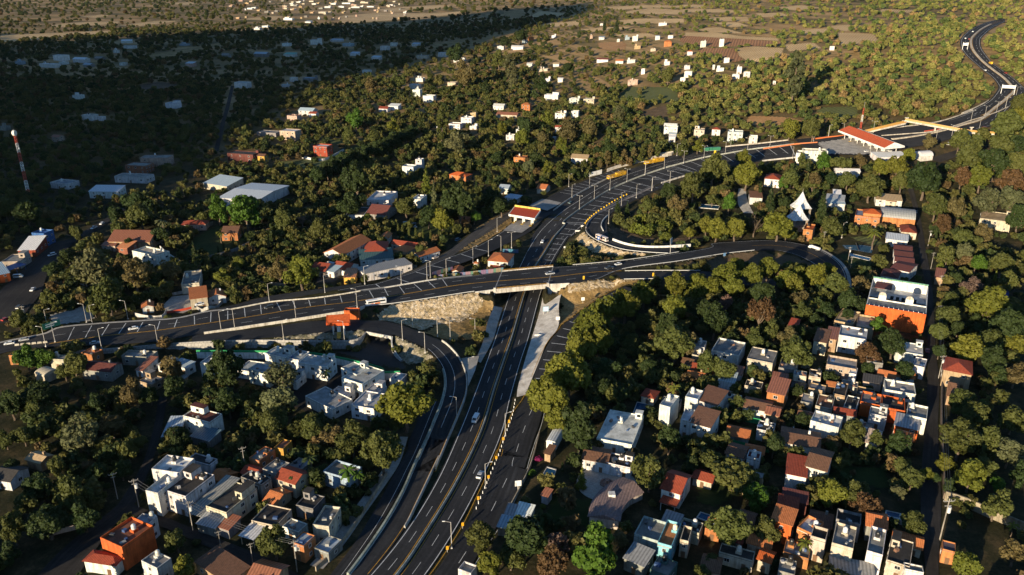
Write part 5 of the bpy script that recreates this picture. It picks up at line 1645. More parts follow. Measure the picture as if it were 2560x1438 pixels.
for nm_,m_,pl_ in(('crop_field','green_crop',[(1,2030,1210),(1,2250,1190),(1,2560,1130),(1,2560,1230),(1,2380,1290),(1,2150,1260)]),('crop_field','green_crop',[(2,0,1110),(2,130,1085),(2,260,1090),(2,240,1120),(2,0,1215)]),('crop_field','green_crop',[(1,2390,1030),(1,2560,1050),(1,2560,1080),(1,2400,1060)]),('yellow_lawn','dry_grass',[(2,1170,1230),(2,1290,1200),(2,1380,1210),(2,1250,1250),(2,1180,1270)]),('maize_field','maize',[(3,520,865),(3,800,875),(3,930,905),(3,900,945),(3,700,940),(3,470,930)]),('crop_field','green_crop',[(3,1060,800),(3,1320,795),(3,1320,860),(3,1180,890),(3,1020,830)]),('bare_field','earth',[(2,2250,830),(2,2400,790),(2,2480,800),(2,2400,880),(2,2220,870)]),('thicket_field','green_crop',[(2,2150,650),(2,2500,650),(2,2520,760),(2,2300,770),(2,2040,740)]),('stubble_field','stubble',[(3,420,365),(3,520,345),(3,770,360),(3,760,400),(3,640,470),(3,500,455),(3,440,420)]),('stubble_field','stubble',[(3,1170,245),(3,1440,255),(3,1490,320),(3,1190,335)]),('ploughed_field','ploughed',[(3,10,265),(3,450,290),(3,760,315),(3,700,345),(3,450,345),(3,130,350),(3,0,310)]),('ploughed_field','ploughed',[(3,130,360),(3,400,360),(3,470,450),(3,400,465),(3,280,410),(3,150,400)]),('stubble_field','stubble',[(3,40,245),(3,240,240),(3,450,270),(3,740,285),(3,730,305),(3,400,290),(3,30,268)]),('stubble_field','stubble',[(3,60,215),(3,300,205),(3,480,250),(3,220,240)]),('stubble_field','stubble',[(3,130,135),(3,500,125),(3,520,160),(3,300,160)]),('stubble_field','stubble',[(3,700,60),(3,900,40),(3,1060,60),(3,860,80)]),('stubble_field','stubble',[(3,0,70),(3,300,70),(3,520,85),(3,380,95),(3,0,95)]),('stubble_field','stubble',[(3,0,35),(3,180,40),(3,170,60),(3,0,55)]),('stubble_field','stubble',[(3,1120,195),(3,1280,185),(3,1320,210),(3,1230,235),(3,1140,215)]),('stubble_field','dry_grass',[(3,1040,600),(3,1150,590),(3,1340,615),(3,1320,640),(3,1080,625)]),('dry_field','dry_grass',[(3,1430,575),(3,1600,590),(3,1760,600),(3,1700,615),(3,1450,600)]),('dry_field','dry_grass',[(3,1210,395),(3,1340,390),(3,1400,430),(3,1290,440)]),('stubble_field','stubble',[(2,2080,95),(2,2300,60),(2,2560,80),(2,2560,110),(2,2200,105)]),('stubble_field','stubble',[(2,1930,55),(2,2300,40),(2,2560,45),(2,2560,60),(2,2300,60),(2,2080,75)]),('stubble_field','stubble',[(2,1780,220),(2,1950,205),(2,2200,200),(2,2010,230),(2,1840,240)]),('stubble_field','stubble',[(2,2060,155),(2,2200,140),(2,2560,140),(2,2560,170),(2,2300,175),(2,2120,185)]),('stubble_field','dry_grass',[(2,2220,215),(2,2560,215),(2,2560,250),(2,2330,245),(2,2170,240)]),('stubble_field','stubble',[(3,250,170),(420,165),(520,195),(380,205)]),('stubble_field','stubble',[(2,2000,255),(2300,250),(2400,275),(2150,285)]),('stubble_field','stubble',[(3,770,335),(1000,320),(1050,360),(810,385)]),('stubble_field','stubble',[(3,900,225),(1090,212),(1110,250),(930,262)]),('dry_field','stubble',[(3,1500,70),(1750,75),(1700,98),(1480,92)]),('stubble_field','stubble',[(2,1480,180),(1760,158),(1800,188),(1560,205)]),('dry_field','stubble',[(3,560,100),(760,95),(800,120),(600,130)]),('grey_field','dry_grass',[(2,1170,120),(2,1310,70),(2,1380,100),(2,1330,135),(2,1250,135)]),('grey_field','stubble',[(2,1410,125),(2,1490,80),(2,1680,100),(2,1640,120),(2,1500,130)]),('bare_plot','maize',[(2,1920,320),(2,2100,310),(2,2130,330),(2,2120,380),(2,1930,370)]),('dry_field','dry_grass',[(2,1000,300),(2,1200,230),(2,1400,220),(2,1300,270),(2,1100,330),(2,950,345)]),('golden_plain','stubble',[(1,350,190),(1,600,165),(1,900,160),(1,870,175),(1,600,195),(1,400,205)]),('golden_plain','stubble',[(1,880,190),(1,1150,160),(1,1350,155),(1,1200,175),(1,1000,200)]),('golden_plain','stubble',[(1,0,260),(1,400,245),(1,900,225),(1,800,250),(1,420,280),(1,0,320)]),('golden_plain','dry_grass',[(1,0,210),(1,200,205),(1,550,225),(1,400,245),(1,0,250)]),('golden_plain','stubble',[(1,1250,25),(1,1420,15),(1,1450,30),(1,1350,40)]),('golden_plain','stubble',[(1,600,125),(1,760,110),(1,810,118),(1,700,135)]),('golden_plain','stubble',[(1,1790,145),(1,2050,118),(1,2110,125),(1,2040,155)]),('golden_plain','stubble',[(2,0,120),(2,300,95),(2,700,100),(2,900,85),(2,880,105),(2,500,140),(2,0,180)]),('golden_plain','stubble',[(2,400,55),(2,700,40),(2,880,45),(2,600,75)]),('golden_plain','stubble',[(2,260,70),(2,420,60),(2,560,85),(2,320,90)]),('dark_field','earth',[(1,1000,640),(1,1180,610),(1,1320,625),(1,1300,680),(1,1040,670)]),('dark_field','dry_grass',[(1,1000,430),(1,1500,340),(1,1820,290),(1,1800,310),(1,1300,420),(1,1010,445)]),('dark_field','dry_grass',[(2,700,330),(2,960,290),(2,900,350),(2,650,385)]),):
 patch(nm_,[q_ if len(q_)>2 else(pl_[0][0],)+q_ for q_ in pl_],m_,1.5,.16)
for pl_ in([(14,340,1020),(14,560,900),(14,540,1060),(16,1980,0),(16,1860,160),(16,1720,500),(16,1640,700),(16,1580,690),(16,1690,330),(16,1760,60)],[(13,1520,800),(13,1800,770),(13,1810,970),(13,1700,960)],[(14,340,800),(14,660,795),(14,640,960),(14,340,1040)],[(13,1860,1000),(13,1785,975),(13,1640,1438),(16,1110,420),(16,1190,360),(13,1740,1438)]):
 PATCHPX.append(([P(*q_)for q_ in pl_],'apron'))
# courts, pools, aprons
sheet('toll_lane_slab',[(26,1370,578),(26,1620,612),(26,1720,540),(26,1800,480),(26,1850,440),(26,1540,440)],'apron',.35)
sheet('toll_lane_slab',[(26,1720,260),(26,1960,330),(26,2080,260),(26,2150,205),(26,1990,165),(26,1890,155)],'apron',.4)
patch('townhouse_court',[(12,40,1200),(12,600,1190),(12,1000,1200),(12,1900,1290),(12,2556,1440),(0,1005,945),(0,950,1040),(0,760,1030),(0,640,960),(0,500,930)],'street',1.5,.1)
patch('toll_apron',[(23,20,640),(23,280,600),(23,480,560),(23,800,620),(23,1130,700),(23,900,770),(23,600,795),(23,150,785)],'apron',1.5,1.05)
sheet('gate_forecourt',[(12,-330,640),(12,-390,560),(12,-270,440),(12,-10,410),(12,20,600),(12,-120,660)],'pavement',.2)
sheet('parking_court',[(12,1660,190),(12,1980,175),(12,1890,245),(12,1660,255)],'asphalt_old',.15)
patch('underpass_road',[(12,1880,1170),(12,2250,1160),(12,2350,1060),(12,2400,960),(13,420,1390),(16,300,180),(16,390,330),(16,470,410),(16,300,395),(12,2400,1320)],'asphalt_old',1.2,.1)
sheet('concrete_gutter',[(16,1010,305),(16,1190,310),(16,1150,460),(16,1080,620),(16,1072,470)],'pavement',.15)
ribbon('concrete_slope',line([(14,305,960,.1),(14,285,1060),(14,255,1190),(16,1715,100),(16,1645,330),(16,1575,600),(16,1565,690)],2),match(line([(14,305,960,.1),(14,285,1060),(14,255,1190),(16,1715,100),(16,1645,330),(16,1575,600),(16,1565,690)],2),line([(14,610,870,4.4),(14,560,925,3.5),(14,520,1060,3.2),(16,1975,0,2.9),(16,1870,140,2.4),(16,1795,320,1.9),(16,1720,500,1.3),(16,1650,670,.5)],2)),M['shotcrete'],4,.05,False)
ribbon('cut_slope',line([(13,1900,1010,.1),(13,1840,1200),(13,1770,1438),(16,1205,350)],2),match(line([(13,1900,1010,.1),(13,1840,1200),(13,1770,1438),(16,1205,350)],2),line([(13,1785,985,1.8),(13,1700,1200,1.8),(13,1645,1438,1.5),(16,1120,400,.6)],2)),M['pavement'],4,.05,False)
dr=line([(16,480,1090,.1),(17,790,330),(17,640,560),(17,470,800),(17,250,1120),(17,30,1380)],3)
ribbon('concrete_drain',dr,offset(dr,4.2),M['pavement'],2,.1,False)
ribbon('sidewalk',offset(boA,-1.6)[8:120],offset(boA,-.02)[8:120],M['pavement'],1,.14,False)
ribbon('sidewalk',bendA[24:],offset(bendA,-1.8)[24:],M['pavement'],1,.14,False)
def pool(label,pts,rim=.5):
 p=[ats(*q)for q in pts]
 z=max(v.z for v in p)+.12
 c=sum(p,Vector())/len(p)
 t=thing('swimming_pool',label,'pool',(c.x,c.y,z))
 a,b=MB(),MB()
 inn=[v.lerp(c,min(.3,rim/max(.5,(v-c).length)))for v in p]
 n=len(p)
 for i in range(n):
  j=(i+1)%n
  a.quad([(p[i].x-c.x,p[i].y-c.y,.16),(p[j].x-c.x,p[j].y-c.y,.16),(inn[j].x-c.x,inn[j].y-c.y,.16),(inn[i].x-c.x,inn[i].y-c.y,.16)])
  a.quad([(p[i].x-c.x,p[i].y-c.y,-.3),(p[j].x-c.x,p[j].y-c.y,-.3),(p[j].x-c.x,p[j].y-c.y,.16),(p[i].x-c.x,p[i].y-c.y,.16)])
  a.quad([(inn[i].x-c.x,inn[i].y-c.y,.16),(inn[j].x-c.x,inn[j].y-c.y,.16),(inn[j].x-c.x,inn[j].y-c.y,-.2),(inn[i].x-c.x,inn[i].y-c.y,-.2)])
 b.quad([(v.x-c.x,v.y-c.y,.02)for v in inn])
 o=a.build('rim',M['plaster'],t,(.6,.58,.54))
 w=b.build('water',M['water'],t)
 if w.data.polygons[0].normal.z<0:
  w.data.flip_normals()
 q=proj(c)
 FOOT.append(dict(c=(c.x,c.y),r=6,box=(q[0]-18,q[1]-12,q[0]+18,q[1]+12),dist=math.hypot(c.x,c.y),corners=[(v.x,v.y)for v in p]))
 return t
pool('long dark blue pool behind the white villa',[(8,2178,228),(8,2248,280),(8,2305,160),(8,2210,142)])
pool('turquoise pool with a pale edge by the ramp wall',[(8,1480,730),(8,1575,752),(8,1612,645),(8,1540,625)])
pool('blue swimming pool beside the tennis court',[(6,1255,478),(6,1410,515),(6,1425,495),(6,1265,458)])
pool('green tinted pool in the garden by the stone lane',[(6,140,128),(6,285,140),(6,302,105),(6,150,92)])
pool('deep blue covered pool next to the solar panels',[(9,120,1005),(9,205,1035),(9,240,990),(9,150,960)])
pool('blue pool behind a white wall under the grey tree',[(9,1520,990),(9,1640,1015),(9,1645,975),(9,1530,950)])
pool('oval blue pool by the red roof near the conifers',[(22,1640,1000),(22,1780,1015),(22,1900,1000),(22,1790,965)])
ct=thing('tennis_court','blue tennis court with a net beside the palm','tennis court',ats(6,1300,410))
pc=[ats(6,1180,362),ats(6,1232,425),ats(6,1425,460),ats(6,1440,410)]
o_=ct.location
mb=MB()
mb.quad([(p.x-o_.x,p.y-o_.y,.12)for p in pc])
cs=mb.build('court_surface',M['court'],ct)
if cs.data.polygons[0].normal.z<0:
 cs.data.flip_normals()
mb=MB()
for a_,b_ in((0,1),(1,2),(2,3),(3,0)):
 p,q_=pc[a_].lerp(sum(pc,Vector())/4,.12),pc[b_].lerp(sum(pc,Vector())/4,.12)
 d_=(q_-p).normalized()
 n_=Vector((-d_.y,d_.x,0))*.06
 mb.quad([(v.x-o_.x,v.y-o_.y,.13)for v in(p-n_,q_-n_,q_+n_,p+n_)])
mb.build('court_lines',M['white_line'],ct)
mb=MB()
m1,m2=(pc[0]+pc[3])/2-o_,(pc[1]+pc[2])/2-o_
mb.tube((m1.x,m1.y,.1),(m1.x,m1.y,1.1),.05)
mb.tube((m2.x,m2.y,.1),(m2.x,m2.y,1.1),.05)
mb.build('net_posts',M['steel'],ct,(.1,.1,.1))
mb=MB()
mb.quad([(m1.x,m1.y,.2),(m2.x,m2.y,.2),(m2.x,m2.y,1.05),(m1.x,m1.y,1.05)])
mb.build('net',M['fabric'],ct,(.08,.08,.08))
FOOT.append(dict(c=(o_.x,o_.y),r=14,box=(2090,600,2186,640),dist=o_.length,corners=[(p.x,p.y)for p in pc]))
pz=thing('round_plaza','round cobbled turning circle with a fountain before the arched house','plaza',ats(8,1985,752))
mb=MB()
mb.lathe([(0,.1),(9.5,.1),(9.5,.16),(0,.16)][::-1][:3],n=28)
mb.lathe([(9.4,.02),(9.4,.16),(0,.17)],n=28)
mb.build('paving',M['pavement'],pz)
mb=MB()
mb.lathe([(2.2,.1),(2.2,.7),(1.8,.7),(1.8,.35),(.3,.35),(.3,1.5),(.7,1.6),(.0,1.65)],n=18)
mb.build('fountain',M['concrete'],pz,(.3,.2,.16))
FOOT.append(dict(c=(pz.location.x,pz.location.y),r=9,box=(1478,1182,1556,1232),dist=pz.location.length,corners=[]))
# ---------------------------------------------------------------- walls, fences, barriers
def wall(name,label,cat,spec,h,th=.3,col=W_,m='plaster',cap=None,group=None,below=.4,step=3.0,tall=False):
 """spec gives the foot of the wall (or the top with tall=True)"""
 pts=[ats(*p[:3])if not tall else atc(p[0],p[1],p[2],h)-Vector((0,0,h))for p in spec]
 if len(pts)>2:
  pts=catmull(pts,step)
 else:
  pts=resample(pts,step)
 pts=[Vector((p.x,p.y,gz(p.x,p.y)))for p in pts]
 c=pts[len(pts)//2].copy()
 t=thing(name,label,cat,c,0,group)
 loc=[p-c for p in pts]
 sweep(loc,[(-th/2,-below),(th/2,-below),(th/2,h),(-th/2,h)]).build('wall_panel',M[m],t,col)
 if cap:
  sweep(loc,[(-th/2-.05,h),(th/2+.05,h),(th/2+.05,h+cap[0]),(-th/2-.05,h+cap[0])]).build(cap[2],M['fabric']if cap[0]>.5 else M['plaster'],t,cap[1])
 return t
GREEN=(.03,.26,.10)
wall('boundary_wall','white boundary wall with green netting on top below the retaining wall','wall',[(12,60,1172),(12,580,1176),(12,1000,1180),(12,1600,1205),(12,1950,1260),(12,2300,1340),(12,2556,1420),(16,160,450),(16,400,450)],3.0,.25,W_,cap=(.9,GREEN,'green_netting'),tall=True)
wall('garden_wall','long grey garden wall along the dark field','wall',[(4,1540,505),(4,1680,470),(4,1800,425),(4,1920,350),(4,2035,280)],2.2,.3,(.26,.25,.23))
wall('garden_wall','grey garden wall below the bright red tiled house','wall',[(4,1335,368),(4,1460,300),(4,1585,245)],2.2,.3,(.26,.25,.23))
wall('garden_wall','white wall stepping down from the cream three storey block','wall',[(4,1195,430),(4,1250,480),(4,1375,560)],2.4,.3,W_)
wall('garden_wall','old brown wall under the yellow round tree','wall',[(12,820,295),(12,1050,300),(12,1250,320)],2.4,.3,(.34,.25,.16))
wall('stone_wall','old stone wall with plants right of the lane','wall',[(9,1965,870),(9,2120,920),(9,2300,1000),(9,2560,1110)],3.2,.5,(.33,.28,.20),'concrete')
wall('garden_fence','green netting fence behind the upper brown roofed twin','fence',[(9,280,250),(9,430,275),(9,600,310)],2.2,.1,GREEN,'fabric')
wall('garden_fence','green netting fence below the lower brown roofed twin','fence',[(9,212,405),(9,430,470),(9,660,520)],2.0,.1,GREEN,'fabric')
wall('school_wall','white wall curving along the frontage road','wall',[(13,690,450),(13,860,385),(13,1000,300),(13,1090,230)],2.4,.3,W_)
wall('roadside_wall','tan wall in front of the long white building','wall',[(13,60,650),(13,330,600),(13,610,520),(13,760,470)],1.6,.3,(.42,.34,.25))
wall('perimeter_wall','white wall behind the parked yellow lorries','wall',[(21,1690,372),(21,1850,318),(21,2100,255),(21,2300,205),(21,2556,150),(22,250,588),(22,440,560)],2.4,.3,(.6,.55,.48))
wall('gate_wall','white gateway wall by the highway above the chevron lane','wall',[(21,1450,440),(21,1530,420),(21,1620,395)],3.2,.3,W_)
wall('low_wall','low white wall round the red and white cubic house','wall',[(1,2235,1175),(1,2390,1200),(1,2560,1125)],2,.3,W_)
wall('compound_wall','curved grey fence wall round the gabled annex','wall',[(12,60,600),(12,220,610),(12,420,520),(12,560,450),(12,585,370),(12,540,310),(12,400,285)],1.8,.15,(.42,.41,.39))
wall('compound_wall','low white wall with grey fence at the white guard hut','wall',[(11,1800,700),(11,1990,740),(11,2160,735),(11,2225,640)],2.0,.2,(.55,.53,.49))
wall('compound_wall','grey fence behind the white guard hut forecourt','wall',[(11,1850,480),(11,2200,440),(11,2560,370)],1.6,.15,(.36,.35,.33))
wall('villa_wall','white wall edging the pool under the grey tree','wall',[(9,1435,985),(9,1560,1030),(9,1670,1060)],1.8,.3,W_)
wall('lane_wall','long salmon wall right of the cobbled lane','wall',[(9,1945,0),(9,1940,300),(9,1955,600),(9,1960,860)],2.0,.3,(.22,.17,.13),'concrete')
wall('lane_wall','dark garden wall along the left lane','wall',[(7,330,1150),(7,480,1110),(7,620,1080)],1.6,.3,PK)
wall('drain_wall','tan wall above the concrete drain','wall',[(17,670,440),(17,520,690),(17,330,980),(17,100,1270),(17,-40,1400)],1.6,.35,(.40,.33,.24),'concrete')
wall('ramp_wall','tan kerb wall along the outer edge of the right ramp','wall',[(17,2190,30),(17,2100,360),(17,1990,600),(17,1900,770)],1.4,.3,(.45,.38,.28))
wall('garden_wall','ruined white room walls among bushes near the avenue','ruin',[(4,442,720),(4,502,660),(4,560,680),(4,520,740),(4,442,720)],2.6,.3,(.6,.57,.5))
wall('garden_wall','leaning white wall right of the ruined room','wall',[(4,560,675),(4,648,705)],2.6,.3,(.6,.57,.5))
# block retaining wall with its own UVs
rw=[atc(*p)for p in[(11,900,1165,2.4),(11,1500,1125,2.8),(12,0,1040,3.6),(12,500,1020,4),(12,930,1012,4.2),(12,1500,1020,4),(12,2000,1022,4),(12,2150,1012,4),(12,2260,970,4.1),(12,2318,905,4.3)]]
rw=catmull(rw,2)
mb=MB()
s_=arc(rw)
uvs=[]
for i in range(len(rw)-1):
 a,b=rw[i],rw[i+1]
 za,zb=float(base(a.x,a.y))-.3,float(base(b.x,b.y))-.3
 mb.quad([(a.x,a.y,za),(b.x,b.y,zb),(b.x,b.y,b.z),(a.x,a.y,a.z)])
 uvs+=[(s_[i],za),(s_[i+1],zb),(s_[i+1],b.z),(s_[i],a.z)]
# thickness towards the road
tg_=tangents(rw)
bk=[p+Vector((-t.y,t.x,0))*.45 for p,t in zip(rw,tg_)]
for i in range(len(rw)-1):
 mb.quad([rw[i],rw[i+1],bk[i+1],bk[i]])
 uvs+=[(s_[i],0),(s_[i+1],0),(s_[i+1],.4),(s_[i],.4)]
rwo=mb.build('retaining_wall',M['blocks'])
uv=rwo.data.uv_layers.new(name='UVMap')
for l,u in zip(uv.data,uvs):
 l.uv=u
tag(rwo,'grey block retaining wall carrying the boulevard above the white townhouses','retaining wall')
LAND.append(('the block retaining wall',720,850))
JER=[(-.32,-.2),(.32,-.2),(.14,.85),(-.14,.85)]
def barrier(label,pts,prof=JER,col=(.50,.49,.45),name='concrete_barrier',cat='barrier',group=None,m='concrete'):
 c=pts[len(pts)//2].copy()
 o=sweep([p-c for p in pts],prof).build(name,M[m],None,col)
 o.location=c
 return tag(o,label,cat,group)
def sub(pts,a,b):
 """part of a polyline between the places nearest two pixels"""
 def near(k,x,y):
  q_=P(k,x,y)
  return min(range(len(pts)),key=lambda i:(proj(pts[i])[0]-q_[0])**2+(proj(pts[i])[1]-q_[1])**2)
 i,j=near(*a),near(*b)
 return pts[min(i,j):max(i,j)+1]
RAILP=None
def guardrail(label,pts,col=(.5,.5,.49),every=4.0,h=.8):
 global RAILP
 pts=[p.copy()for p in pts]
 c=pts[len(pts)//2].copy()
 t=thing('guardrail',label,'guardrail',c)
 loc=[p-c for p in pts]
 sweep(loc,[(-.05,h-.35),(.06,h-.35),(.09,h-.18),(.06,h),(-.05,h)]).build('beam',M['steel'],t,col)
 if RAILP is None:
  mb=MB()
  mb.box((0,0,.35),(.14,.14,.9))
  RAILP=mb.mesh('post',M['steel'])
 s=arc(loc)
 n=min(95,int(s[-1]/every))
 for i in range(n):
  p=_pt(loc,s,(i+.5)*s[-1]/n)
  link('post',RAILP,t,(.34,.34,.33),p)
 return t
barrier('long pale concrete median barrier of the highway',resample(Mm,4),col=(.44,.45,.40))
barrier('thin concrete barrier between curved slip road and highway',resample(sub(slipA,(16,820,135),(17,845,965)),3))
barrier('mossy concrete barrier between slip road and service road',resample(sub(slipB,(16,830,420),(17,280,1438)),3),[(-.5,-.2),(.5,-.2),(.3,.8),(-.3,.8)],(.36,.40,.34))
barrier('white retaining barrier between boulevard and lower lane',resample(offset(sub(boB,(12,150,945),(12,2280,602)),.35),3),[(-.25,-1.6),(.25,-1.6),(.15,.9),(-.25,.9)],(.62,.58,.50))
guardrail('guardrail along the overpass approach above the rocks',offset(sub(boB,(13,0,1012),(13,1530,800)),.3))
barrier('white kerb barrier between boulevard and toll road',resample(offset(sub(boA,(13,330,748),(13,1020,636)),-.2),3),[(-.2,-.2),(.2,-.2),(.15,.5),(-.15,.5)],(.6,.58,.54))
barrier('white barrier on the far side of the boulevard, left part',resample(offset(sub(boA,(12,520,612),(12,2250,365)),-.3),3),[(-.25,-.2),(.25,-.2),(.15,.6),(-.15,.6)],(.62,.58,.5))
guardrail('guardrail on the far side of the overpass approach, right part',offset(sub(boA,(14,700,548),(14,2120,397)),-.3))
guardrail('long guardrail curving along the island right of the overpass',offset(sub(boB,(14,1350,612),(15,880,466)),.2))
guardrail('lower guardrail of the fork right of the overpass',sub(fA,(14,1380,640),(14,2400,632)))
guardrail('guardrail above the rocky slope right of the overpass',offset(sub(fB,(14,1180,760),(14,1800,740)),.2))
guardrail('guardrail with posts round the outside of the loop road',sub(loopA,(14,1980,402),(14,872,80)))
barrier('barrier between loop road and rumble bars',resample(sub(loopA,(21,1410,1120),(21,2305,580)),3),col=(.33,.31,.32))
inn=line([(14,1235,215,4.6),(14,1400,272,4.7),(14,1600,308,4.8),(14,1900,315,4.8),(14,2100,302,4.7),(14,2270,290,4.5)],2.5)
barrier('white inner wall of the loop road with a dashed top',inn,[(-.25,-.5),(.25,-.5),(.2,1.1),(-.2,1.1)],W_,'loop_wall','wall',m='plaster')
barrier('short curved white wall at the neck of the loop',line([(21,1700,960,2.6),(21,1640,1020,3),(21,1612,1095,3.4),(21,1640,1165,3.7)],2),[(-.2,-.4),(.2,-.4),(.15,.9),(-.15,.9)],W_,'loop_wall','wall',m='plaster')
barrier('concrete barrier left of the far carriageway',resample(offset(sub(Lm,(21,1010,872),(21,1830,402)),-.3),4),col=(.52,.5,.46))
barrier('concrete kerb barrier on the right edge of the rumble bars',resample(offset(sub(Rm,(22,640,840),(22,270,950)),.3),3),col=(.55,.52,.48))
barrier('pale barrier below the rumble bars at the big white office',resample(offset(sub(Rm,(22,1620,655),(22,2080,607)),.4),3),col=(.55,.53,.5))
barrier('outer wall of the highway by the green lorry',resample(offset(sub(Lm,(22,1140,470),(22,2100,365)),-.4),4),col=(.6,.54,.46))
barrier('pale median of the far highway bend',resample([p+Vector((0,0,.35))for p in sub(farM,(23,1000,500),(24,1900,520))],5),[(-1.1,-.2),(1.1,-.2),(.9,.7),(-.9,.7)],(.55,.48,.38))
barrier('outer barrier of the far highway bend',resample([p+Vector((0,0,.35))for p in offset(sub(farA,(23,660,470),(25,1850,740)),-.3)],5),col=(.55,.5,.43))
barrier('near barrier of the far highway lanes',resample(line([(23,870,535,.6),(23,1200,512),(23,1560,480),(23,1750,432),(23,1880,392),(23,2060,332),(23,2250,276),(23,2400,222),(23,2556,152)],4),5),col=(.58,.52,.44))
for lb_,sp_,cl_ in(('orange and white water barriers leading to the main toll, upper line',[(23,-60,582,.5),(23,150,555),(23,300,540),(23,430,522)],(.6,.16,.05)),('orange and white water barriers leading to the main toll, lower line',[(22,1640,495,.2),(22,1850,465),(22,2080,432),(22,2360,412)],(.6,.2,.08)),('red water barriers under the yellow footbridge',[(23,1440,478,.6),(23,1560,462),(23,1700,438)],(.5,.08,.04)),('row of red barriers across the car park gate',[(11,2220,655,.3),(11,2400,625),(11,2556,590),(12,35,575)],(.55,.08,.04))):
 barrier(lb_,line(sp_,3),[(-.3,-.1),(.3,-.1),(.2,.9),(-.2,.9)],cl_,'water_barrier','barrier',m='paint')
# concrete blocks at the left junction
WB=None
for i in range(6):
 x_=232+i*75
 p=ats(11,x_,1096-i*7)
 mb=MB()
 mb.box((0,0,.45),(1.9,.55,.9),taper=.8)
 o=mb.build('concrete_block',M['concrete'],None,(.6,.55,.45))if WB is None else WB.copy()
 if WB is None:
  WB=o
 else:
  C.objects.link(o)
 o.location=p+Vector((0,0,.3))
 o.rotation_euler=(0,0,.25)
 tag(o,('first','second','third','fourth','fifth','sixth')[i]+' from the white taxi in the row of pale blocks','concrete block','pale concrete blocks at the junction')
# ---------------------------------------------------------------- overpass
A_,B_,C_,D_=[atc(*p)for p in((13,1790,772,BR),(13,2500,705,BR),(14,440,572,BR),(13,1890,530,BR))]
cc=(A_+B_+C_+D_)/4
ov=thing('overpass_bridge','white concrete overpass carrying the boulevard across the highway','bridge',(cc.x,cc.y,0))
O=ov.location
def lo(p,dz=0.0):
 return(p.x-O.x,p.y-O.y,p.z-O.z+dz)
def slab(mb,q,z0,z1):
 n=len(mb.v)
 mb.v+=[lo(p,z0)for p in q]+[lo(p,z1)for p in q]
 k=len(q)
 for i in range(k):
  j=(i+1)%k
  mb.f.append((n+i,n+j,n+k+j,n+k+i))
  mb.m.append(0)
 mb.f+=[tuple(range(n+k-1,n-1,-1)),tuple(range(n+k,n+2*k))]
 mb.m+=[0,0]
def strip4(p,q,w,side=1):
 d=(q-p)
 d.z=0
 d.normalize()
 n=Vector((d.y,-d.x,0))*w*side
 return[p,q,q+n,p+n]
CON=(.62,.58,.52)
mb=MB()
slab(mb,[A_,B_,C_,D_],-1.5,-.06)
mb.build('deck',M['concrete'],ov,CON)
for nm2,p,q,sd_ in(('near',A_,B_,1),('far',D_,C_,-1)):
 mb=MB()
 slab(mb,strip4(p,q,.45,sd_),-1.7,.55)
 pa=mb.build('parapet',M['concrete'],ov,CON)
 mb=MB()
 off=strip4(p,q,.45,sd_)
 e0,e1=(off[0]+off[3])/2,(off[1]+off[2])/2
 for hh in(.8,1.1):
  mb.tube(lo(e0,hh),lo(e1,hh),.05,n=6)
 for i in range(15):
  p_=e0.lerp(e1,i/14)
  mb.tube(lo(p_,.54),lo(p_,1.12),.05,n=5)
 mb.build('railing',M['steel'],pa,(.55,.30,.04))
for p,q in((A_,D_),(B_,C_)):
 mb=MB()
 d_=1 if p is A_ else-1
 q4=strip4(p,q,1.2,-d_)
 slab(mb,[Vector((v.x,v.y,A_.z))for v in q4],-A_.z-.4,-1.52)
 mb.build('abutment',M['concrete'],ov,(.66,.62,.56))
# wing walls on the side of the camera
L0=atc(13,1535,806,BR)
R0=atc(14,655,796,BR)
for p,q,zb in((A_,L0,2.6),(B_,R0,1.2)):
 d=(q-p)
 d.z=0
 n=Vector((d.y,-d.x,0)).normalized()*.4
 if n.y>0:
  n=-n
 mb=MB()
 ring=[(p,-p.z-.4),(q,-p.z+(4.4 if p is A_ else 2.2)),(q,.5),(p,.5)]
 f0=[lo(v,z)for v,z in ring]
 f1=[lo(v+n,z)for v,z in ring]
 k=len(mb.v)
 mb.v+=f0+f1
 for i in range(4):
  j=(i+1)%4
  mb.f.append((k+i,k+j,k+4+j,k+4+i))
  mb.m.append(0)
 mb.f+=[(k+3,k+2,k+1,k),(k+4,k+5,k+6,k+7)]
 mb.m+=[0,0]
 mb.build('wing_wall',M['concrete'],ov,(.72,.69,.63))
 mb=MB()
 mb.box(lo(p+n*.5,0.2),(1.1,1.1,1.9))
 mb.build('end_block',M['concrete'],ov,(.68,.65,.6))
for p,q in((A_,D_),(B_,C_)):
 mb=MB()
 d=(p-q).normalized()
 n=Vector((-d.y,d.x,0))*.25
 mb.quad([lo(v,.075)for v in(p-n,p+n,q+n,q-n)])
 mb.build('expansion_joint',M['concrete'],ov,(.32,.32,.32))
LAND.append(('the overpass',1290,700))
# small underpass portal below the curved slip road
up=thing('underpass_portal','pale concrete underpass mouth below the curved slip road','underpass',atc(16,200,130,2))
O=up.location
a,b=atc(13,90,1330,4.1),atc(13,420,1395,4.1)
mb=MB()
slab(mb,strip4(a,b,.6,1),-1.0,.35)
mb.build('lintel',M['concrete'],up,(.66,.63,.57))
mb=MB()
back=[a+Vector((-1.5,9,0)),b+Vector((-1.5,9,0))]
g0=-4.1
for p,q in((a,back[0]),(b,back[1])):
 slab(mb,strip4(p,q,.5,1 if p is a else-1),g0,-1.0)
mb.build('side_walls',M['concrete'],up,(.4,.39,.37))
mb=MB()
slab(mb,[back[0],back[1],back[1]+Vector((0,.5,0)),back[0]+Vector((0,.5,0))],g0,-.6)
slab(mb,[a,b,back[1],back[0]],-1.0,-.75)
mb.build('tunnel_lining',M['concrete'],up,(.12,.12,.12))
wl=[atc(13,420,1395,4.1),atc(16,310,150,3.2),atc(16,345,240,2.2),atc(16,412,325,.8)]
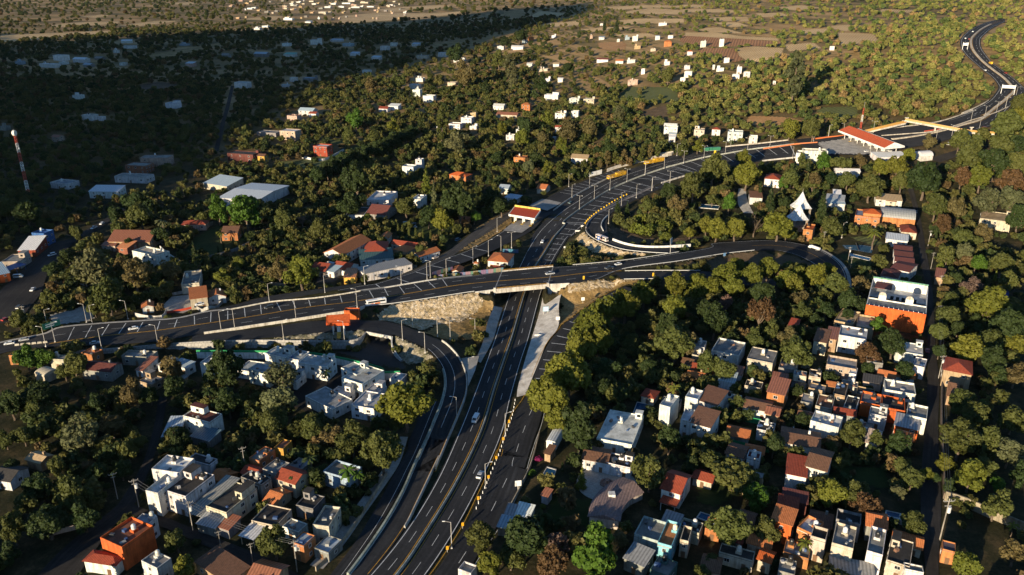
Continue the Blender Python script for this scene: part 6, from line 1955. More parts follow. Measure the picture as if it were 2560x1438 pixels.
wl=catmull(wl,1.5)
mb=MB()
for p,q in zip(wl[:-1],wl[1:]):
 zb_=-.2
 for s_ in(0,):
  mb.quad([lo(Vector((p.x,p.y,zb_))),lo(Vector((q.x,q.y,zb_))),lo(q,.2),lo(p,.2)])
  mb.quad([lo(p,.2),lo(q,.2),lo(q+Vector((.5,.2,.2))),lo(p+Vector((.5,.2,.2)))])
  mb.quad([lo(p+Vector((.5,.2,.2))),lo(q+Vector((.5,.2,.2))),lo(Vector((q.x+.5,q.y+.2,zb_))),lo(Vector((p.x+.5,p.y+.2,zb_)))])
mb.build('wing_wall',M['concrete'],up,(.6,.58,.54))
# ---------------------------------------------------------------- painted fence of the toll compound
for lb_,sp_,n_ in(('long fence painted in pastel stripes beside the overpass',[(13,1030,628,4.0),(13,1400,590,5),(13,1660,560,5.6),(13,1910,528,6.2)],26),('short pastel painted fence along the toll road',[(13,965,575,3.9),(13,1010,560,3.8),(13,1110,530,3.6),(13,1235,500,3.4)],9),('blue painted fence corner behind the orange roofed toll office',[(13,1900,262,1.2),(13,1990,262,1.2),(13,2110,270,.8)],6)):
 pts=resample(line(sp_,2),2)
 s_=arc(pts)
 c=pts[len(pts)//2].copy()
 t=thing('painted_fence',lb_,'fence',c)
 cols=[(.20,.13,.21),(.10,.20,.24),(.24,.20,.13),(.11,.21,.15),(.27,.17,.20),(.14,.17,.27)]
 if n_==6:
  cols=[(.06,.16,.26),(.07,.2,.28),(.12,.14,.24)]
 for i in range(n_):
  a,b=_pt(pts,s_,s_[-1]*i/n_),_pt(pts,s_,s_[-1]*(i+.96)/n_)
  d=b-a
  mb=MB()
  mb.box((0,0,1.0-.8),(Vector((d.x,d.y)).length,.06,3.6 if n_==26 else 2.2))
  o=mb.build('fence_panel',M['paint'],t,cols[(i*5+i//3)%len(cols)])
  o.location=(a+b)/2-c+Vector((0,0,.3))
  o.rotation_euler=(0,0,math.atan2(d.y,d.x))
# ---------------------------------------------------------------- toll canopies
def canopy(label,N1,N2,F1,F2,hn,hf,fascia_far,ridge=None,ncol=3,nb=3,group=None,roofcol=(.42,.06,.025),fcol=W_):
 c=(N1+N2+F1+F2)/4
 c.z=min(gz(c.x,c.y),gz(N1.x,N1.y),gz(N2.x,N2.y))
 t=thing('toll_canopy',label,'toll canopy',c)
 L=lambda p,dz=0.0:(p.x-c.x,p.y-c.y,p.z-c.z+dz)
 mb=MB()
 if ridge:
  R1,R2=ridge
  for q in((N1,N2,R2,R1),(R1,R2,F2,F1)):
   mb.quad([L(p,.1)for p in q])
   mb.quad([L(p,-.25)for p in q][::-1])
 else:
  mb.quad([L(p,.1)for p in(N1,N2,F2,F1)])
  mb.quad([L(p,-.25)for p in(N1,N2,F2,F1)][::-1])
 rf=mb.build('roof',M['tile'],t,roofcol)
 mb=MB()
 def fas(p,q,h0,h1,w=.35):
  d=(q-p)
  d.z=0
  n=Vector((d.y,-d.x,0)).normalized()*w
  k=len(mb.v)
  mb.v+=[L(p,h0),L(q,h0),L(q,h1),L(p,h1),L(p+n,h0),L(q+n,h0),L(q+n,h1),L(p+n,h1)]
  for f in((0,1,2,3),(5,4,7,6),(3,2,6,7),(1,0,4,5),(0,3,7,4),(2,1,5,6)):
   mb.f.append(tuple(k+i for i in f))
   mb.m.append(0)
 fas(N1,N2,-1.1,.25)
 fas(N2,F2,-1.0,.22)
 fas(F1,N1,-1.0,.22)
 if ridge:
  R1,R2=ridge
  mb.quad([L(N2,-1.0),L(F2,-1.0),L(F2,.1),L(R2,.1),L(N2,.1)])
  mb.quad([L(N1,-1.0),L(F1,-1.0),L(F1,.1),L(R1,.1),L(N1,.1)])
  fas(F2,F1,-1.0,.2)
 mb.build('fascia',M['plaster'],t,fcol)
 if fascia_far:
  mb=MB()
  fas(F2,F1,-.6,1.3,.5)
  mb.build('sign_fascia',M['plaster'],t,(.72,.52,.12))
 mc=MB()
 mc.tube((0,0,0),(0,0,1),.28,n=10)
 col=mc.mesh('column',M['plaster'])
 bmesh_=MB()
 bmesh_.box((0,0,1.3),(1.5,2.2,2.4))
 bmesh_.box((0,0,2.6),(1.8,2.5,.2))
 booth=bmesh_.mesh('booth',M['plaster'])
 gl=MB()
 gl.box((0,0,1.75),(1.54,1.7,.9))
 glm=gl.mesh('booth_window',M['glass'])
 isl=MB()
 isl.box((0,0,.15),(1.6,14,.3))
 islm=isl.mesh('kerb_island',M['plaster'])
 for i in range(ncol):
  f=(i+.5)/ncol
  for g in(.2,.8):
   p=N1.lerp(N2,f).lerp(F1.lerp(F2,f),g)
   zt=p.z-c.z-.2
   z0=gz(p.x,p.y)-c.z
   o=link('column',col,t,W_,(p.x-c.x,p.y-c.y,z0))
   o.scale=(1,1,max(1,zt-z0))
 dr_=(F1+F2-N1-N2)
 ang=math.atan2(dr_.y,dr_.x)-math.pi/2
 for i in range(nb):
  f=(i+.5)/nb
  p=N1.lerp(N2,f).lerp(F1.lerp(F2,f),.5)
  z0=gz(p.x,p.y)-c.z+.35
  i_=link('kerb_island',islm,t,(.62,.40,.06),(p.x-c.x,p.y-c.y,z0),ang)
  b_=link('booth',booth,t,W_,(p.x-c.x,p.y-c.y,z0+.3),ang)
  w_=link('booth_window',glm,b_,None)
 q_=[proj(p)for p in(N1,N2,F1,F2)]
 FOOT.append(dict(c=(c.x,c.y),r=10,box=(min(v[0]for v in q_),min(v[1]for v in q_),max(v[0]for v in q_),max(v[1]for v in q_)+25),dist=math.hypot(c.x,c.y),corners=[(p.x,p.y)for p in(N1,N2,F1,F2)]))
 return t
canopy('small toll canopy with a red roof and yellow sign board',atc(26,1452,352,6.4),atc(26,1788,408,6.4),atc(26,1528,252,7.4),atc(26,1866,300,7.4),6.4,7.4,True,None,3,3)
LAND.append(('the small toll canopy',1312,535))
N1,N2=atc(23,300,460,7),atc(23,908,695,7)
R1,R2=atc(23,440,398,9.5),atc(23,1045,622,9.5)
F2=atc(23,1178,668,7)
F1=N1+(F2-N2)
canopy('long main toll canopy with an orange roof across the highway',N1,N2,F1,F2,7,7,False,(R1,R2),7,7,roofcol=(.50,.10,.04))
LAND.append(('the main toll canopy',2180,350))
# small roofs at the boulevard toll point
N1,N2,F1,F2=atc(12,1795,790,9.8),atc(12,2092,786,9.8),atc(12,1800,685,11.4),atc(12,2088,668,11.4)
canopy('bright orange canopy over the lane at the retaining wall',N1,N2,F1,F2,5,6,False,None,2,1,roofcol=(.62,.12,.03),fcol=(.55,.09,.02))
LAND.append(('the bright orange canopy',845,800))
house('kiosk','flat dark red roofed kiosk beside the bright orange canopy','kiosk',12,(1985,640),(2190,622),(2270,585),8.4,OR,MR,'flat',tank=False,win=False)
# ---------------------------------------------------------------- yellow footbridge
fb=thing('footbridge','footbridge with yellow railings over the far highway','footbridge',atc(23,1575,490,0))
O=fb.location
YR=(.44,.25,.07)
main=resample([atc(23,1190,320,8),atc(23,1560,388,8),atc(23,1900,452,8),atc(23,2090,480,8),atc(23,2370,500,8)],5)
rmp=resample([atc(23,1185,352,7.4),atc(23,870,425,4.6),atc(23,650,478,1.6)],5)
for pts in(main,rmp):
 lp=[Vector(lo(p))for p in pts]
 sweep(lp,[(-1.4,-1.3),(1.4,-1.3),(1.4,0),(-1.4,0)]).build('deck',M['concrete'],fb,(.62,.57,.49))
 for sd_ in(-1.35,1.35):
  ra=sweep(offset(lp,sd_),[(-.04,.0),(.04,.0),(.04,1.15),(-.04,1.15)]).build('railing',M['paint'],fb,YR)
for k_,x_,y_,h_ in((23,1190,400,7),(23,1575,490,7),(23,1155,425,6),(23,920,460,4),(23,2050,530,7)):
 p=atc(k_,x_,y_,0)
 mb=MB()
 mb.box((0,0,h_/2-.2),(1.0,1.0,h_))
 mb.box((0,0,h_-.3),(2.8,1.2,.6))
 o=mb.build('pier',M['concrete'],fb,(.64,.6,.53))
 o.location=lo(p)
LAND.append(('the yellow footbridge',2330,320))
# ---------------------------------------------------------------- lattice masts
def mast(label,pb,height,w0,w1,nsec,drum,name='radio_mast',lm=None):
 t=thing(name,label,'mast',pb)
 for s in range(nsec):
  z0,z1=height*s/nsec,height*(s+1)/nsec
  mb=MB()
  wa,wb=w0+(w1-w0)*s/nsec,w0+(w1-w0)*(s+1)/nsec
  ca=[(wa*math.cos(a),wa*math.sin(a),z0)for a in(.5,2.6,4.7)]
  cb=[(wb*math.cos(a),wb*math.sin(a),z1)for a in(.5,2.6,4.7)]
  rr=max(.07,wa*.14)
  for i in range(3):
   mb.tube(ca[i],cb[i],rr,n=5)
   j=(i+1)%3
   m_=3
   for q in range(m_):
    a0=Vector(ca[i]).lerp(Vector(cb[i]),q/m_)
    b1=Vector(ca[j]).lerp(Vector(cb[j]),(q+1)/m_)
    a1=Vector(ca[i]).lerp(Vector(cb[i]),(q+1)/m_)
    mb.tube(a0,b1,rr*.7,n=4)
    mb.tube(a1,b1,rr*.7,n=4)
  mb.build('lattice_section',M['paint'],t,(.5,.07,.04)if(nsec-s)%2 else(.75,.72,.68))
 if drum:
  mb=MB()
  mb.tube((-.6,0,height+.4),(.9,0,height+.4),1.9,n=18)
  mb.build('dish',M['paint'],t,(.78,.74,.66))
  for zz in(.78,.52):
   mb=MB()
   mb.tube((.9,-.3,height*zz),(1.5,-.3,height*zz),.6,n=12)
   mb.build('small_dish',M['paint'],t,(.78,.74,.66))
 mb=MB()
 mb.tube((0,0,height),(0,0,height+(3 if drum else 5)),.06,n=5)
 mb.build('antenna',M['steel'],t,(.5,.5,.5))
 if lm:
  q_=proj(Vector(pb)+Vector((0,0,height*.5)))
  LAND.append((lm,q_[0],q_[1]))
 return t
mast('tall red and white lattice mast with a white drum on top',ats(0,73,497),46,1.3,.9,7,True,lm='the tall red and white mast')
mast('slim red and white radio mast behind the main toll canopy',atc(23,595,440,0),17,.9,.5,3,False)
# ---------------------------------------------------------------- orange hotel
hA,hB,hC=atc(6,1386,838,10),atc(6,1834,912,10),atc(6,1820,695,10)
u=(hB-hA)
u.z=0
hw_=u.length
u.normalize()
nn=Vector((-u.y,u.x,0))
hd=abs((hC-hB).dot(nn))
cen=hA+u*hw_/2+nn*hd/2
ht=thing('hotel','large hotel with a plain orange front and open white court','hotel',(cen.x,cen.y,gz(cen.x,cen.y)),math.atan2(u.y,u.x))
w,d,h=hw_,hd,10.0
mb=MB()
mb.box((0,-d/2+.2,h/2),(w,.4,h))
mb.build('front_wall',M['plaster'],ht,(.62,.12,.025))
mb=MB()
mb.box((-w/2+.15,.2,h/2-.3),(.3,d-.41,h-.6))
mb.box((w/2-.15,.2,h/2-.3),(.3,d-.41,h-.6))
mb.build('side_walls',M['plaster'],ht,W_)
mb=MB()
mb.box((0,d/2-.2,h/2),(w-.61,.4,h))
bw_=mb.build('back_wall',M['plaster'],ht,W_)
mb=MB()
mb.box((0,d/2-.2,h+.35),(w-.2,.6,.7))
mb.build('green_coping',M['plaster'],bw_,(.16,.34,.24))
mb=MB()
mb.box((0,-d*.36,h-.9),(w-.61,d*.26,.25))
mb.build('front_roof',M['slab'],ht,(.20,.21,.22))
mb=MB()
mb.box((0,-d*.225,h/2-.1),(w-.61,.3,h-.2))
mb.build('court_wall',M['plaster'],ht,W_)
mb=MB()
mb.box((0,d*.3,h*.55),(w-.61,d*.34,.3))
mb.build('gallery_roof',M['slab'],ht,(.62,.62,.62))
mb=MB()
mb.box((-w*.28,d*.32,h*.9),(w*.3,d*.22,.25))
mb.build('red_roof',M['tile'],ht,MR)
for x_ in(-.26,.2):
 mb=MB()
 mb.box((w*x_,-d*.2,h+.4),(w*.13,2.6,2.8))
 tr=mb.build('turret',M['plaster'],ht,W_)
 mb=MB()
 n=10
 R_=w*.065
 pr=[(w*x_-math.cos(math.pi*i/n)*R_,h+1.81+math.sin(math.pi*i/n)*1.6)for i in range(n+1)]
 for i in range(n):
  mb.quad([(pr[i][0],-d*.2-1.3,pr[i][1]),(pr[i+1][0],-d*.2-1.3,pr[i+1][1]),(pr[i+1][0],-d*.2+1.3,pr[i+1][1]),(pr[i][0],-d*.2+1.3,pr[i][1])])
 mb.quad([(x,-d*.2-1.3,z)for x,z in pr][::-1])
 mb.build('arched_roof',M['plaster'],tr,(.5,.46,.4))
mb=MB()
mb.box((0,d*.125,h*.28),(.2,.5,h*.56-.2))
colm=mb.mesh('pillar',M['plaster'])
for i in range(8):
 link('pillar',colm,ht,W_,(-w*.42+w*.12*i,0,0))
dm=door_mesh()
for i in range(5):
 mb=MB()
 mb.box((w*(-.1+.1*i),d*.12,h*.57+.75),(w*.06,.15,1.6))
 mb.build('dark_opening',M['glass'],ht)
for i in range(12):
 mb=MB()
 mb.box((-w*.45+w*.082*i,-d/2+.7,h-.2),(.25,.8,1.1))
 mb.build('roof_light_post',M['plaster'],ht,W_)
q_=[proj(hA),proj(hB),proj(hC)]
FOOT.append(dict(c=(cen.x,cen.y),r=math.hypot(w,d)/2,box=(2160,692,2316,835),dist=cen.length,corners=[(p.x,p.y)for p in(hA,hB,hC)]))
LAND.append(('the orange hotel',2240,760))
# ---------------------------------------------------------------- white pointed tents
for lb_,cx_,ey,hh,apx,w_ in(('tall white pointed roof on an ornate stone tower, the rear one',900,108,11,9.5,9.6),('tall white pointed roof on an ornate stone tower, the front one',876,192,8,9.0,9.6)):
 p=atc(6,cx_,ey,hh)
 t=thing('pointed_pavilion',lb_,'pavilion',(p.x,p.y,p.z-hh),.15)
 mb=MB()
 prof=[(w_*.72,0),(w_*.52,1.5),(w_*.34,3.6),(w_*.17,6.4),(.08,apx)]
 n=4
 k=0
 for r,z in prof:
  for i in range(8):
   a=math.pi/4*i+math.pi/4
   rr=r*(1 if i%2==0 else .86)
   mb.v.append((rr*math.cos(a),rr*math.sin(a),hh+z-(.35 if i%2==0 and z==0 else 0)))
 for s in range(4):
  for i in range(8):
   j=(i+1)%8
   mb.f.append((s*8+i,s*8+j,s*8+8+j,s*8+8+i))
   mb.m.append(0)
 ro=mb.build('roof',M['plaster'],t,(.74,.76,.78))
 mb=MB()
 mb.tube((0,0,hh+apx-.4),(0,0,hh+apx+1.8),.06,n=5)
 mb.build('finial',M['steel'],ro,(.5,.5,.5))
 mb=MB()
 mb.box((0,-w_*.21,hh+3.2),(1.1,.9,1.6))
 mb.build('dormer',M['glass'],ro)
 mc=MB()
 mc.box((0,0,hh/2),(.9,.9,hh))
 mc.box((0,0,hh-.8),(1.3,1.3,.5))
 cm=mc.mesh('column',M['concrete'])
 for x in(-1,1):
  for y in(-1,1):
   link('column',cm,t,(.36,.31,.25),(x*w_*.42,y*w_*.42,0))
 mb=MB()
 mb.box((0,0,hh*.5),(w_*.84-.95,w_*.84-.95,.35))
 mb.box((0,0,hh*.22),(w_*.7,w_*.7,hh*.44))
 mb.build('stone_base',M['concrete'],t,(.34,.30,.25))
 FOOT.append(dict(c=(p.x,p.y),r=6,box=(1975,480,2022,560),dist=p.length,corners=[]))
LAND.append(('the white pointed roofs',2000,520))
# curved roof house
cv=[ats(8,1960,1075),ats(8,1990,960),ats(8,2070,870),ats(8,2180,815)]
pts=catmull(cv,1.5)
c=pts[len(pts)//2].copy()
t=thing('curved_house','long curved house with mottled grey pink tile roof','house',c)
loc=[p-c for p in pts]
sweep(loc,[(-4.2,-.2),(4.2,-.2),(4.2,3.0),(-4.2,3.0)]).build('wall',M['plaster'],t,(.5,.42,.36))
sweep(loc,[(-4.8,2.9),(4.8,2.9),(4.8,3.05),(0,4.4),(-4.8,3.05)]).build('roof',M['tile'],t,(.24,.17,.16))
mb=MB()
mb.box((0,0,4.5),(2.0,2.0,1.0))
mb.build('skylight',M['plaster'],t,W_)
FOOT.append(dict(c=(c.x,c.y),r=12,box=(1490,1215,1600,1335),dist=c.length,corners=[(p.x,p.y)for p in pts[::3]]))
LAND.append(('the curved house',1545,1275))
# the blue shop's word
shop=next(o for o in HOUSES if o.name.startswith('shop')and 'big white word' in o.get('label',''))
fw=[c_ for c_ in shop.children if c_.name.startswith('wall')][0].dimensions
bpy.context.view_layer.update()
xs_=[v.co.x for v in shop.children[0].data.vertices]
ys_=[v.co.y for v in shop.children[0].data.vertices]
zs_=[v.co.z for v in shop.children[0].data.vertices]
tc=bpy.data.curves.new('lettering','FONT')
tc.body='Comex'
tc.align_x='CENTER'
tc.align_y='CENTER'
tc.size=(max(xs_)-min(xs_))*.36
tc.extrude=.04
tc.offset=.03
tc.materials.append(M['text'])
lt=bpy.data.objects.new('lettering',tc)
C.objects.link(lt)
bpy.context.view_layer.update()
me=bpy.data.meshes.new_from_object(lt.evaluated_get(bpy.context.evaluated_depsgraph_get()))
bpy.data.objects.remove(lt)
lt=link('lettering',me,shop)
lt.location=(0,min(ys_)-.08,max(zs_)*.86)
lt.rotation_euler=(math.pi/2,0,0)
# ---------------------------------------------------------------- lamps, poles, signs
def lamp_proto(double):
 pm=MB()
 pm.tube((0,0,-.3),(0,0,9.2),.11,.07,8)
 pm.box((0,0,.25),(.5,.5,.6))
 am=MB()
 hm=MB()
 for s in((1,-1)if double else(1,)):
  am.tube((0,0,9.1),(s*1.7,0,9.5),.045,n=6)
  hm.box((s*2.0,0,9.5),(.75,.28,.12))
 return pm.mesh('pole',M['steel']),am.mesh('arm',M['steel']),hm.mesh('lamp_head',M['lamp'])
LP={d:lamp_proto(d)for d in(False,True)}
POLECOL=(.52,.49,.45)
def lamp(k,x,y,dz=0.0,double=False,rz=0.0,sc=1.0):
 p=atc(k,x,y,dz)if dz else ats(k,x,y)
 t=thing('street_lamp',None,'street lamp',p,rz)
 t.scale=(sc,sc,sc)
 a,b,c=LP[double]
 link('pole',a,t,POLECOL)
 link('arm',b,t,POLECOL)
 link('lamp_head',c,t,None)
 auto(t,'pale %s lamp post'%('double armed' if double else 'single armed'),'street lamp','lamp posts along the highway and boulevard')
for k_,dz_,pts_ in((11,0,[(640,862),(1155,782),(1232,802),(1705,737)]),(11,1.6,[(735,1042),(612,1102)]),(11,2.6,[(1355,1130),(2105,1080)]),(12,3.8,[(390,892),(570,862)]),(12,4.3,[(1030,505),(1385,742),(1770,388)]),(12,5.2,[(2300,268),(2200,582)]),(12,4,[(1222,1016),(2030,1028)]),(13,5,[(65,692),(550,692),(893,638),(938,614),(1150,585)]),(13,2.4,[(1505,412),(2017,215),(1710,320),(1877,262)]),(13,0,[(700,1242),(1033,1402),(1202,1436),(1533,1412)]),(16,4,[(425,122),(650,250)]),(16,0,[(1085,510),(967,915),(1450,1085)]),(16,2.6,[(2105,278)]),(17,0,[(1652,575),(1315,1178)]),(21,.2,[(1457,580),(1222,715),(1180,572),(228,1175),(420,1382)]),(21,3,[(1710,1062)]),(21,1.2,[(1880,828),(2080,718),(2285,622),(2525,542)]),(22,.2,[(1205,462),(2310,392),(2505,332),(395,960),(158,1045),(2030,622),(490,582)]),(23,.3,[(165,545),(360,522),(1590,612),(1805,540),(2170,452),(715,796)]),(15,2,[(2045,292)])):
 for i_,(x_,y_)in enumerate(pts_):
  lamp(k_,x_,y_,dz_,False,math.pi if(i_%2 and k_!=21)else 0.3)
for k_,dz_,pts_ in((21,.4,[(1322,872),(1520,735),(1728,612),(1955,502),(2195,412),(2450,327)]),(22,.4,[(68,832),(320,752),(580,682),(850,612),(1133,558),(1430,508),(1725,478)]),(23,.6,[(760,492),(2060,337),(2245,282),(2400,222),(2520,162)]),(25,.6,[(2180,882),(2390,668)])):
 for x_,y_ in pts_:
  lamp(k_,x_,y_,dz_,True,-.6)
um=MB()
um.tube((0,0,-.3),(0,0,9.5),.14,.10,8)
UP_=um.mesh('pole',M['concrete'])
um=MB()
um.box((0,0,8.9),(2.0,.11,.13))
um.box((0,0,7.9),(1.3,.1,.12))
for x_ in(-1.1,-.4,.4,1.1):
 um.tube((x_,0,8.95),(x_,0,9.3),.06,n=6)
UC_=um.mesh('crossarm',M['steel'])
um=MB()
um.tube((.35,0,6.4),(.35,0,7.6),.38,n=10)
UT_=um.mesh('transformer',M['steel'])
UTOP={}
for key,k_,x_,y_,sc_,tr_ in(('a',15,2125,628,1,1),('b',15,2155,745,.9,0),('c',15,1795,412,1,0),('d',9,1932,1170,1.5,1),('e',6,1845,402,1,1),('f',6,1866,572,1,0),('g',6,1922,752,1,0),('h',6,1912,985,1,0),('i',6,1922,1392,1.1,1),('j',7,1036,930,1.1,1),('k',7,1438,1102,1.1,1),('l',7,2212,1405,1.1,1),('m',7,1828,662,1,0),('n',7,876,862,1,0),('o',11,345,812,1,1),('p',7,1650,1265,.8,0),('q',7,1885,1358,.8,0)):
 p=ats(k_,x_,y_)
 t=thing('utility_pole',None,'utility pole',p,.5 if k_==7 else .1)
 t.scale=(sc_,)*3
 link('pole',UP_,t,(.36,.33,.29))
 link('crossarm',UC_,t,(.3,.29,.27))
 if tr_:
  link('transformer',UT_,t,(.6,.6,.58))
 UTOP[key]=p+Vector((0,0,9.0*sc_))
 auto(t,'concrete utility pole with crossarms%s'%(' and transformer' if tr_ else ''),'utility pole','utility poles along the lanes')
for a,b,lb_ in(('j','k','sagging power lines between the two poles before the slatted pergola'),('k','l','long sagging power lines down the wire lane at the bottom'),('d','i','power lines over the cobbled lane towards the brick hut'),('h','i','power lines along the upper cobbled lane')):
 mb=MB()
 for o_ in(-.9,0,.9):
  n_=14
  pr=None
  for i in range(n_+1):
   f=i/n_
   q_=UTOP[a].lerp(UTOP[b],f)+Vector((o_,o_*.5,-1.6*4*f*(1-f)))
   if pr is not None:
    mb.tube(pr,q_,.022,n=4,cap=False)
   pr=q_
 tag(mb.build('power_line',M['steel'],None,(.2,.2,.2)),lb_,'power line')
def sign(label,k,x,y,dz,w,h,zc,col,rz=0.0,posts=1,cat='road sign',name='road_sign',grp=None,deco=None):
 p=atc(k,x,y,dz)if dz else ats(k,x,y)
 t=thing(name,label,cat,p,rz,grp)
 mb=MB()
 for i in range(posts):
  xx=0 if posts==1 else-w*.4+w*.8*i/(posts-1)
  mb.tube((xx,.08,-.2),(xx,.08,zc+h/2),.07 if h<2 else .14,n=6)
  mb.build('post',M['steel'],t,(.5,.48,.45))
  mb=MB()
 mb.box((0,-.06,zc),(w,.1,h))
 pn=mb.build('panel',M['paint'],t,col)
 if deco:
  mb=MB()
  for cx_,cz_,sw,sh in deco:
   mb.box((cx_*w,-.13,zc+cz_*h),(sw*w,.03,sh*h))
  mb.build('symbol',M['paint'],pn,(.8,.8,.78)if col!=W_ else(.05,.05,.05))
 return t
sign('big green direction board at the left end of the boulevard',11,738,1040,1.6,7,2.6,8.2,(.02,.14,.10),.9,deco=[(0,.2,.7,.12),(-.1,-.15,.5,.12)])
sign('white arrow board left of the loop neck, upper one',14,845,60,.5,3.4,.8,1.6,W_,.1,2)
sign('white arrow board left of the loop neck, lower one',14,770,122,.3,3.4,.8,1.4,W_,.1,2)
sign('white board at the edge of the rumble bars above the dry slope',14,632,340,.2,4.4,1.1,1.4,W_,.1,2)
sign('blue square sign in front of the coach on the loop',14,1045,240,4.5,1.6,2.2,2.4,(.03,.12,.40),.2,deco=[(0,0,.4,.5)])
sign('tall double sided board at the merge of loop and boulevard',14,2000,398,4.9,3.0,3.4,7.5,(.45,.46,.46),1.0)
sign('blue and white sign standing on the concrete slope',14,342,1200,1.0,2.6,2.4,2.6,(.35,.5,.62),.1,2,deco=[(0,.25,.6,.12),(0,-.2,.6,.12)])
sign('small white board at the foot of the concrete slope',16,1782,98,.1,3.6,.9,1.2,W_,.1,2)
sign('small white notice on the bushy bank, upper one',14,836,1050,3.2,1.6,1.6,2,W_,.1)
sign('small white notice on the bushy bank, lower one',14,502,1310,2.8,1.8,1.6,2,W_,.1)
sign('white board at the outer edge of the right ramp',17,1978,590,0,2,2,2.6,W_,.2)
sign('yellow diamond board right of the overpass guardrail',14,846,755,6.0,.9,1.8,1.6,(.7,.42,.03),.2)
sign('yellow diamond board further along the lower branch',14,1770,712,5.4,.9,1.8,1.6,(.7,.42,.03),.2)
sign('yellow board on the median by the green lorry',22,995,565,.4,1.6,2.4,1.8,(.75,.5,.03),.1)
sign('blue poster board beside the long guard rail island',15,482,545,3.0,1.4,1.8,1.4,(.1,.2,.35),.2)
CH=[(16,1488,965)]+[(17,x_,y_)for x_,y_ in((1830,110),(1760,298),(1682,492),(1580,705),(1425,968),(1272,1205))]
for i_,(k_,x_,y_)in enumerate(CH):
 t=sign(('first','second','third','fourth','fifth','sixth','lowest')[i_]+' yellow chevron board from the ramp nose, along the posts',k_,x_,y_,.05,.7,1.2,1.4,(.66,.33,.02),.2,name='chevron_board',grp='yellow chevron boards between highway and ramp')
for i_,(x_,y_)in enumerate([(1950,675),(1910,692),(1870,712),(1830,735),(1793,754),(1757,776),(1720,800),(1685,822),(1650,846),(1612,868),(1577,892),(1545,915),(1515,938),(1485,961),(1460,985),(1437,1008),(1417,1030),(1400,1055)]):
 p=atc(21,x_,y_+12,.9+i_*.14)
 if i_==0:
  mb=MB()
  mb.box((0,0,.7),(.8,.25,.7))
  mb.box((0,0,.15),(.3,.2,.5))
  YM=mb.mesh('marker_board',M['paint'])
 t=link('marker_board',YM,None,(.72,.44,.02),p+Vector((0,0,.2)),.2)
 tag(t,('%s yellow marker board counted from the loop neck upwards'%('first second third fourth fifth sixth seventh eighth ninth tenth eleventh twelfth thirteenth fourteenth fifteenth sixteenth seventeenth topmost'.split()[17-i_])),'marker board','yellow marker boards on the loop barrier')
# posts of the crash barrier between highway and right ramp
for i_ in range(26):
 f=i_/25
 seg=line([(16,1548,730,0),(16,1520,880),(16,1452,1070),(16,1385,1270),(17,1700,440),(17,1560,780)],2)if i_==0 else seg
 p=_pt(seg,arc(seg),arc(seg)[-1]*f)
 if i_==0:
  mb=MB()
  mb.box((0,0,.45),(.2,.2,.95),taper=.8)
  DP=mb.mesh('white_post',M['paint'])
 t=link('delineator_post',DP,None,W_,p+Vector((0,0,.05)))
 tag(t,'short white post in the row between the highway and the right ramp','delineator post','white posts between highway and right ramp')
# sign gantries on the far bend
for lb_,k_,(x0,y0),(x1,y1),hh in(('white sign gantry over the far bend',25,(2090,600),(2350,625),7),('white overhead sign at the top of the far bend',24,(1320,1000),(1420,1000),6)):
 a,b=atc(k_,x0,y0,.4),atc(k_,x1,y1,.4)
 c=(a+b)/2
 t=thing('sign_gantry',lb_,'sign gantry',c,math.atan2(b.y-a.y,b.x-a.x))
 L_=(b-a).length
 for s in(-1,1):
  mb=MB()
  mb.tube((s*L_/2,0,-1),(s*L_/2,0,hh+2),.25,n=8)
  mb.build('post',M['steel'],t,W_)
 mb=MB()
 mb.box((0,-.3,hh),(L_*.98,.3,2.6))
 mb.build('panel',M['paint'],t,W_)
# ---------------------------------------------------------------- vehicles
def extr(mb,prof,w,inset=.06,mi=0):
 """side profile (x, z) extruded across, edges drawn in a little"""
 n=len(prof)
 cx_=sum(p[0]for p in prof)/n
 cz_=sum(p[1]for p in prof)/n
 k=len(mb.v)
 for y,s in((-w/2,1-inset),(-w/2+.12,1),(w/2-.12,1),(w/2,1-inset)):
  for x,z in prof:
   mb.v.append((cx_+(x-cx_)*s,y,cz_+(z-cz_)*s))
 for r in range(3):
  for i in range(n):
   j=(i+1)%n
   mb.f.append((k+r*n+i,k+r*n+j,k+(r+1)*n+j,k+(r+1)*n+i))
   mb.m.append(mi)
 mb.f+=[tuple(k+i for i in range(n-1,-1,-1)),tuple(k+3*n+i for i in range(n))]
 mb.m+=[mi,mi]
def fixn(me):
 bm=bmesh.new()
 bm.from_mesh(me)
 bmesh.ops.recalc_face_normals(bm,faces=bm.faces)
 bm.to_mesh(me)
 bm.free()
 return me
wm_=MB()
wm_.tube((0,-.11,0),(0,.11,0),.33,n=14)
WHEEL=wm_.mesh('wheel',M['rubber'])
wm_=MB()
wm_.tube((0,-.125,0),(0,.125,0),.19,n=10)
RIM=wm_.mesh('rim',M['steel'])
VT={}
